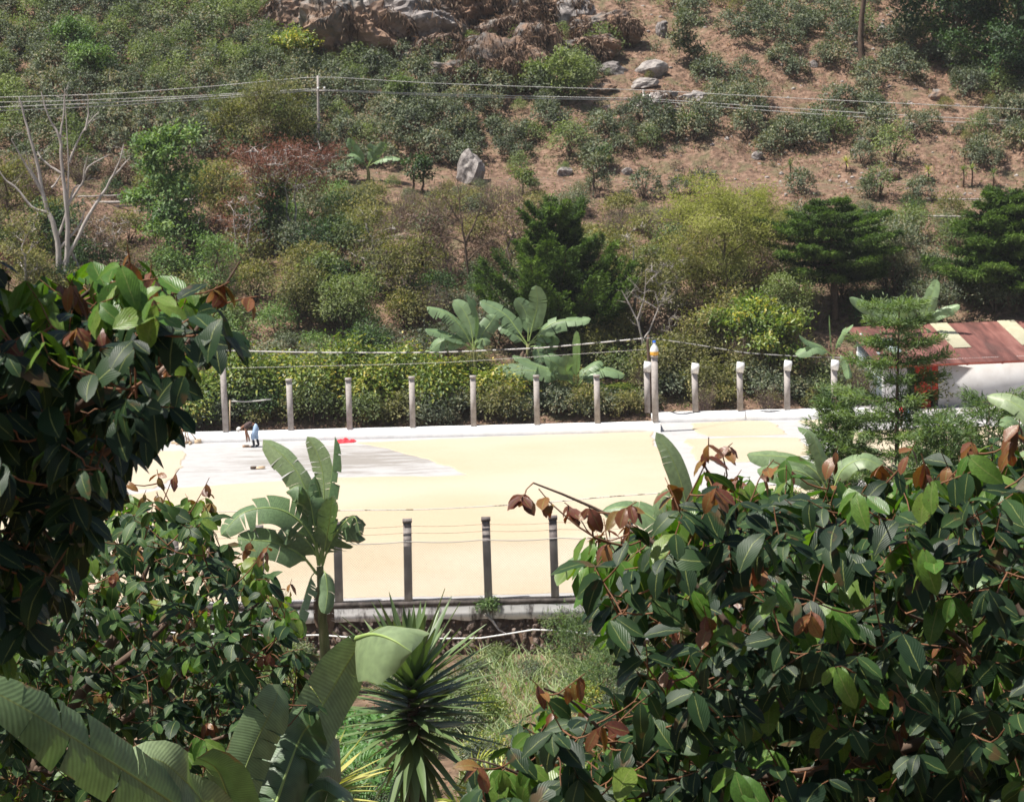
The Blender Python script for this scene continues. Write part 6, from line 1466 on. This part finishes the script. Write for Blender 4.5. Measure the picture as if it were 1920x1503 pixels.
lone('fern', 'low fern-like green tuft on the wall ledge right of the little shrub', 'plant', bush_mb(vr, .5, .35, 26, 12, .16, .04, .1), 'shrub', 1040, 1168, YN - .2, .8, z=1)
lone('feathery_shrub', 'tall fine-leaved feathery shrub beside the right end of the stone wall', 'shrub', fb[0], 'pine', 1085, 1250, 76, (1.3, 1.1, 1.5))
lone('feathery_shrub', 'second fine-leaved feathery shrub lower down by the long grass', 'shrub', fb[1], 'pine', 1130, 1330, 70, (1.2, 1.1, 1.2))
G_ = 'leafy shrubs in the dip below the retaining wall'
lbs = {'coffee': 'dark leafy shrub in the dip below the retaining wall', 'shrub': 'mid-green leafy shrub in the dip below the retaining wall', 'bright': 'bright green leafy shrub in the dip below the retaining wall', 'hedge': 'yellow-green leafy shrub in the dip below the retaining wall'}
pr = {}
for k in lbs:
    pr[k] = []
    for lf, st in vb:
        t = thing('shrub', '', 'shrub', (0, 0, -50)); part('foliage', lf, M[k], t, local=True); part('stem', st, M['bark'], t, local=True); pr[k].append(t)
for y in np.arange(58.5, 78.6, 1.35):
    for x in np.arange(-16, 17, 1.35):
        X = x + vr.uniform(-.5, .5); Y = y + vr.uniform(-.4, .4); p = onG(X, Y); px, py = [float(q[0]) for q in proj(p)]
        if not (-80 < px < 2000): continue
        if 930 < px < 1100 and 1290 < py < 1480: continue
        if 560 < px < 770 and 1330 < py < 1480: continue
        if vr.uniform() < .2: continue
        if 640 < px < 900 and py < 1262: continue
        k = ['coffee', 'shrub', 'bright', 'hedge'][vr.choice(4, p=[.45, .3, .15, .1])]; s = vr.uniform(.5, .95) * (.62 if py < 1290 and 620 < px < 1180 else 1)
        o = inst(pr[k][vr.integers(3)], p, sc=s)
        wh = ('close below the stone wall' if py < 1300 else 'lower in the dip') + (', left of the tall banana plant' if px < 600 else ', behind the big yucca' if px < 900 else ', around the long grass' if px < 1180 else ', behind the right-hand tree')
        o['label'] = lbs[k].split(' in the dip')[0] + ' ' + wh; o['group'] = lbs[k].split(' in the dip')[0] + 's ' + wh
for k in pr.values():
    for t in k:
        for c_ in list(t.children): bpy.data.objects.remove(c_)
        bpy.data.objects.remove(t)
# bright vine mat and long grass
n = 5200; x = vr.uniform(-6.6, -1.8, n) ; y = vr.uniform(58.5, 70, n); P = onG(0, 0) * 0 + np.stack([x, y, H(x, y) + .35 + .3 * fbm(x * .9, y * .9, 3, 2) + vr.uniform(-.15, .1, n)], 1)
q1, q2 = proj(P); kp = (q1 > 545 + 20 * vnoise(q2 / 30, 0, 1)) & (q1 < 770 + 25 * vnoise(q2 / 25, 5, 1)) & (q2 > 1325); P = P[kp]; n = len(P)
mb = MB(); mb.leaves(P, nrm(vr.normal(size=(n, 3)) * [1, 1, .2] + [0, -.5, -.3]), nrm(vr.normal(size=(n, 3)) * .35 + [0, -.3, 1]), vr.uniform(.12, .22, n), vr.uniform(.11, .2, n), vr.uniform(.2, .9, n), droop=.2)
single('ground_vine', mb, M['vine'], 'mat of bright green creeping leaves between banana and yucca', 'ground cover', (-4, 64, -.5), kind='stuff')
n = 5200; x = vr.uniform(-1.5, 4.6, n); y = vr.uniform(59, 78.6, n); cl = vnoise(x * 1.6, y * 1.6, 3); kp = cl > -.15; x, y = x[kp], y[kp]; n = len(x); P = np.stack([x, y, H(x, y)], 1)
mb = MB(); a = vr.uniform(0, 6.28, n); d = np.stack([np.cos(a) * .5, np.sin(a) * .5, np.full(n, 1.0)], 1); d = nrm(d); h = vr.uniform(.25, .75, n)[:, None]; wd = .022
S = nrm(np.cross(d, [0, -1, .1])); p1 = P + d * h * .6; p2 = P + d * h * .95 + np.stack([np.cos(a), np.sin(a), a * 0 - .15], 1) * h * .35
V = np.stack([P - S * wd * .5, P + S * wd * .5, p1 + S * wd * .5, p1 - S * wd * .5, p2 + S * wd * .1, p2 - S * wd * .1], 1).reshape(-1, 3); i = np.arange(n)[:, None] * 6
mb.add(V, np.concatenate([i + np.array([[0, 1, 2, 3]]), i + np.array([[3, 2, 4, 5]])]), np.repeat(vr.uniform(0, 1, n), 6))
single('long_grass', mb, M['grass'], 'pale long grass on the bare bank right of the big yucca', 'grass', (1.5, 68, -1), kind='stuff')
n = 14000; x = vr.uniform(-20, 20, n); y = vr.uniform(40, 79, n); P = np.stack([x, y, H(x, y) + .03], 1)
mb = MB(); mb.leaves(P, nrm(vr.normal(size=(n, 3)) + [0, 0, .6]), nrm(vr.normal(size=(n, 3)) * .5 + [0, 0, 1]), vr.uniform(.08, .2, n), vr.uniform(.03, .08, n), vr.uniform(0, .9, n))
single('undergrowth', mb, M['weeds'], 'low weeds and litter on the ground of the dip', 'weeds', (0, 60, 0), kind='stuff')

# ================================================================== big-leaved trees in the foreground
def ingaleaf(mat, v, n=8, m=4):
    V, UV = [], []; r_ = np.random.default_rng(v)
    cv = [.18, .34, .08, .5][v % 4]; tw = [.15, -.2, .05, .25][v % 4]; fo = [.3, .12, .45, .2][v % 4]
    for i in range(n + 1):
        f = i / n; hw = .275 * max(0, math.sin(min(1, f * .985 + .012) ** 1.08 * math.pi)) ** .62 + .003
        hw *= 1 + (.07 * r_.uniform(-1, 1) if 0 < i < n else 0)
        for j in range(m + 1):
            u = j / m * 2 - 1; a = tw * f * u
            V.append([u * hw + .04 * math.sin(f * 3), f, -cv * f * f + fo * abs(u) * hw - .35 * fo * u * u * hw + a * hw + .012 * math.sin(f * 19 + abs(u) * 3)]); UV.append((j / m, f))
    F = [[i * (m + 1) + j, i * (m + 1) + j + 1, (i + 1) * (m + 1) + j + 1, (i + 1) * (m + 1) + j] for i in range(n) for j in range(m)]
    mb = MB(); mb.add(V, F, .5, uv=UV); return mb, mb.mesh('leaf', M[mat], smooth=True)
IL = {k: [ingaleaf(k, v) for v in range(4)] for k in ('ingadark', 'ingabright', 'ingabronze')}
ILC = {k: [ingaleaf(k, v, 5, 2) for v in range(4)] for k in IL}
def inga(name, label, poly, yr, Lm, nclus, root, limbs, seed, extra, bronze_top=.3, bright=.35, jitter=.5, gather=None, topc=14):
    """limbs: list of px polylines with depth; poly: the outline of the crown seen from the lookout"""
    r_ = np.random.default_rng(seed); t = thing(name, label, 'tree', tuple(root)); root = np.asarray(root)
    wood = MB(); nodes = []
    for ln in limbs:
        P = catmull([root if q is None else W(*q) for q in ln[:-1]], 14); rr = np.linspace(ln[-1][0], ln[-1][1], 14)
        wood.tube(P, rr, 8, cap=False); nodes += list(P[5:])
    nodes = np.array(nodes)
    x0, x1 = min(p[0] for p in poly), max(p[0] for p in poly); y0, y1 = min(p[1] for p in poly), max(p[1] for p in poly)
    cl = []
    while len(cl) < nclus:
        a, b = r_.uniform(x0, x1), r_.uniform(y0, y1)
        if not inpoly(a, b, poly): continue
        top = min((b - q) for q in [np.interp(a, *zip(*sorted([(p[0], p[1]) for p in extra['top']])))])
        cl.append((a, b, r_.uniform(*yr), top))
    for a, b in extra.get('tips', []): cl.append((a, b, r_.uniform(yr[0], yr[0] + .5 * (yr[1] - yr[0])), -5))
    tips = len(extra.get('tips', []))
    leaves = []; twig = MB()
    pts = np.array([W(a, b, y) for a, b, y, _ in cl]); order = np.argsort([((nodes - p) ** 2).sum(1).min() for p in pts]); net = [n_ for n_ in nodes]
    for ci in order:
        a, b, y, top = cl[ci]; p = pts[ci]; A = np.array(net); dv = p - A; d2 = (dv ** 2).sum(1) * (1 + 1.0 * (dv[:, 2] < 0)); q = A[np.argmin(d2)]
        dist = np.linalg.norm(p - q)
        ax = nrm(nrm(p - q) + [0, -.25, .35] + r_.normal(size=3) * .3)
        m_ = (p + q) / 2 - np.array([0, 0, .08]) * dist + r_.normal(size=3) * .02 * dist ** .5
        net += [m_, p]
        tp = catmull([q, m_, p, p + ax * Lm * .7], 7); twig.tube(tp, np.linspace(min(.007, .0028 + .006 * dist), .0018, 7), 4, cap=False, tint=.5)
        isTip = ci >= nclus
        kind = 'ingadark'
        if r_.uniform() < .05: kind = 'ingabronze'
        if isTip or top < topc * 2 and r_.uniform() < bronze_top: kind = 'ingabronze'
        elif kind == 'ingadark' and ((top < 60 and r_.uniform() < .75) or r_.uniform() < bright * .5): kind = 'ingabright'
        small = .62 if kind == 'ingabronze' else 1.0
        npair = r_.integers(2, 4); k0 = 0
        for j in range(npair):
            at = p + ax * Lm * (.15 + .9 * j / npair) * small
            for s in (-1, 1):
                if r_.uniform() < .1: continue
                sd_ = nrm(np.cross(ax, [0, 0, 1.001]))
                dn = .95 if kind != 'ingadark' else .6
                D = nrm(sd_ * s * r_.uniform(.3, 1.0) + ax * r_.uniform(.1, .7) + np.array([0, 0, -1]) * dn * r_.uniform(.5, 1.5) + r_.normal(size=3) * .2)
                N = np.array([0, -.4, 1.0]) + ax * .7 + r_.normal(size=3) * .4 + sd_ * s * .3; S = nrm(np.cross(D, N)); N = np.cross(S, D)
                l = Lm * small * r_.uniform(.62, 1.25); wl = l * r_.uniform(.85, 1.15)
                leaves.append((at, S, D, N, l, wl, kind, int(r_.integers(4))))
    # nearest ones are leaves of their own; the ones behind are joined
    leaves.sort(key=lambda q: q[0][1] + (0 if -40 < proj(q[0])[0][0] < 1960 and -40 < proj(q[0])[1][0] < 1560 else 50) + (-3 if q[6] != 'ingadark' else 0))
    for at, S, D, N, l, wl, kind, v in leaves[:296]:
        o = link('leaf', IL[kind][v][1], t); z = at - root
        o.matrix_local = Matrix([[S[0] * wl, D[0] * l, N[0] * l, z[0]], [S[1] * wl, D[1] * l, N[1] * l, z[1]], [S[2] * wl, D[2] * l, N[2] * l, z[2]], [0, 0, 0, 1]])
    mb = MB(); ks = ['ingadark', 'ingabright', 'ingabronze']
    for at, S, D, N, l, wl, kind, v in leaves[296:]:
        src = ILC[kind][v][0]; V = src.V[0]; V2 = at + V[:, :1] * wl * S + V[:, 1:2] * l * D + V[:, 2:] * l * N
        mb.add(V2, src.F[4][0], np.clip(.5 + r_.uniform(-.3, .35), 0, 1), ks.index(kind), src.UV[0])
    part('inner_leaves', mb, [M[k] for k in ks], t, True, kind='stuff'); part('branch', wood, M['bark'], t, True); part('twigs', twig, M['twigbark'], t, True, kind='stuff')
    print(name, len(leaves)); return t
TOPR = [(860, 1500), (960, 1310), (1050, 1270), (1130, 1060), (1170, 985), (1210, 985), (1290, 920), (1330, 880), (1400, 905), (1470, 885), (1560, 885), (1640, 905), (1700, 885), (1790, 875), (1880, 830), (1990, 800), (2300, 700)]
POLYR = [(880, 1500), (1020, 1330), (1060, 1290), (1150, 1340), (1210, 1290), (1180, 1200), (1130, 1130), (1080, 1050), (1130, 1000), (1210, 990), (1290, 930), (1330, 890), (1400, 915), (1470, 895), (1560, 895), (1640, 915), (1700, 895), (1790, 885), (1880, 840), (1990, 820), (2300, 760), (2400, 1800), (900, 1800)]
root = onG(3.1, 9.6)
inga('inga_tree', 'nearest large-leaved tree filling the lower right, its young leaves bronze', POLYR, (8.3, 11.8), .12, 2300, root, [
    [None, (2010, 1500, 9.8), (1900, 1320, 9.8), (1720, 1395, 9.7), (1560, 1440, 9.5), (1300, 1470, 9.3), (.05, .014)], [None, (2000, 1500, 9.8), (1960, 1250, 10.2), (1880, 1080, 10.4), (1800, 960, 10.3), (.05, .01)],
    [(1720, 1395, 9.7), (1640, 1240, 9.9), (1600, 1080, 10), (1540, 950, 10.1), (.022, .007)], [(1560, 1440, 9.5), (1450, 1300, 9.6), (1350, 1150, 9.8), (1230, 1020, 9.9), (1110, 950, 10), (1000, 905, 10), (.02, .0035)],
    [(1450, 1300, 9.6), (1400, 1120, 9.8), (1360, 960, 10), (1320, 870, 10), (.014, .004)], [(1300, 1470, 9.3), (1180, 1420, 9.2), (1080, 1320, 9.1), (1020, 1290, 9), (.012, .004)], [(1300, 1470, 9.3), (1100, 1500, 9.2), (950, 1440, 9.1), (880, 1420, 9.1), (.012, .003)],
    [(1880, 1080, 10.4), (1900, 960, 10.4), (1930, 860, 10.3), (.015, .004)], [(1900, 1320, 9.8), (1800, 1200, 9.2), (1700, 1150, 8.9), (.02, .005)], [None, (2100, 1400, 9.4), (2150, 1100, 9.6), (2200, 900, 9.8), (.05, .01)]],
    5, dict(top=TOPR, tips=[(985, 925), (1040, 950), (1110, 960), (1160, 960), (1080, 960), (1265, 935), (1325, 862), (1355, 850), (1425, 895), (1560, 870), (1645, 880), (1780, 880), (1830, 850), (1895, 850), (1290, 1050), (1410, 1110), (1020, 1300), (1060, 1290), (1265, 1170), (1330, 1180), (1480, 880), (1700, 860), (1905, 820), (905, 1440), (980, 1430), (1170, 1385)]))
TOPL = [(-900, -400), (-300, -320), (-140, 140), (-90, 440), (0, 550), (60, 570), (140, 540), (240, 500), (300, 540), (380, 530), (460, 520), (470, 600), (800, 1200)]
POLYL = [(-900, -350), (-300, -300), (-140, 150), (-90, 450), (0, 555), (70, 560), (150, 530), (240, 505), (300, 545), (370, 545), (395, 560), (395, 640), (365, 690), (305, 715), (290, 770), (265, 840), (240, 845), (205, 870), (180, 900), (160, 960), (130, 1000), (130, 1060), (60, 1180), (-500, 1300)]  # crown extended up and left out of view to shade the visible leaves
inga('inga_tree', 'dark large-leaved tree hanging in from the left edge, almost black inside', POLYL, (6.9, 10.2), .108, 2700, onG(-3.6, 7.6), [
    [None, (-420, 1100, 7.8), (-200, 950, 7.8), (0, 850, 7.8), (150, 760, 7.8), (280, 640, 7.8), (.06, .008)], [None, (-420, 1000, 8), (-250, 750, 8.2), (-50, 650, 8.2), (150, 570, 8.1), (240, 490, 8), (.06, .004)],
    [(0, 850, 7.8), (150, 860, 7.7), (230, 830, 7.6), (300, 790, 7.6), (.02, .004)], [(0, 850, 7.8), (60, 960, 7.7), (110, 1030, 7.6), (.015, .004)], [(150, 760, 7.8), (300, 700, 7.9), (380, 600, 8), (450, 490, 8), (.012, .003)], [(-200, 950, 7.8), (-100, 1100, 7.5), (30, 1150, 7.4), (.02, .004)], [(-50, 650, 8.2), (30, 600, 8.2), (60, 540, 8.2), (.012, .003)]],
    6, dict(top=TOPL, tips=[(275, 560), (245, 500), (395, 545), (455, 560)]), bronze_top=.12, bright=.2)
TOPM = [(-300, 930), (100, 990), (180, 960), (250, 910), (320, 920), (400, 930), (430, 1020), (490, 1050), (540, 1110), (600, 1250)]
POLYM = [(-400, 900), (0, 1000), (120, 990), (190, 960), (260, 920), (330, 930), (395, 940), (410, 1010), (440, 1040), (490, 1060), (520, 1110), (550, 1115), (540, 1170), (560, 1240), (590, 1290), (580, 1350), (480, 1420), (380, 1500), (-400, 1650)]
inga('inga_tree', 'middle-distance large-leaved tree at lower left, between dark tree and banana leaf', POLYM, (13.4, 18.5), .115, 2100, onG(-3.3, 15.5), [
    [None, (-60, 1600, 15.3), (60, 1450, 15.3), (150, 1300, 15.3), (240, 1150, 15.4), (300, 1000, 15.5), (.09, .01)], [(60, 1450, 15.3), (180, 1380, 15), (300, 1300, 14.9), (420, 1180, 14.9), (500, 1120, 15), (.04, .006)], [(150, 1300, 15.3), (300, 1180, 15.6), (380, 1080, 15.8), (400, 960, 16), (.03, .005)],
    [(150, 1300, 15.3), (80, 1180, 15.4), (40, 1080, 15.4), (100, 1010, 15.5), (.03, .006)], [(60, 1450, 15.3), (250, 1430, 14.6), (420, 1380, 14.3), (560, 1320, 14.3), (.03, .005)], [None, (-200, 1450, 15), (-250, 1200, 15), (-300, 1000, 15), (.06, .01)], [None, (20, 1560, 14.4), (100, 1480, 14.2), (200, 1470, 14), (.03, .006)]],
    7, dict(top=TOPM, tips=[(238, 905), (300, 905), (322, 900), (380, 920), (395, 945), (205, 960), (175, 1000), (260, 1040), (490, 1040), (460, 1030), (540, 1105), (355, 1175), (500, 1230), (440, 1350), (210, 1020)]), bronze_top=.4, bright=.25)
hb_ = MB(); hb_.box((0, 138, 56), (230, 372, 124)); hz = link('haze', hb_.mesh('haze', [], smooth=False)); hz['kind'] = 'stuff'; hz['label'] = 'thin pale haze over the valley'
hm, hnt, hout = newmat('haze'); pv = nd(hnt, 'ShaderNodeVolumePrincipled'); pv.inputs['Color'].default_value = (.93, .95, 1, 1); pv.inputs['Density'].default_value = 0.00012
hnt.links.new(pv.outputs[0], hout.inputs['Volume']); hz.data.materials.append(hm)
print('objects', len(bpy.data.objects), 'tris', sum(len(m.loops) - 2 * len(m.polygons) for m in bpy.data.meshes))
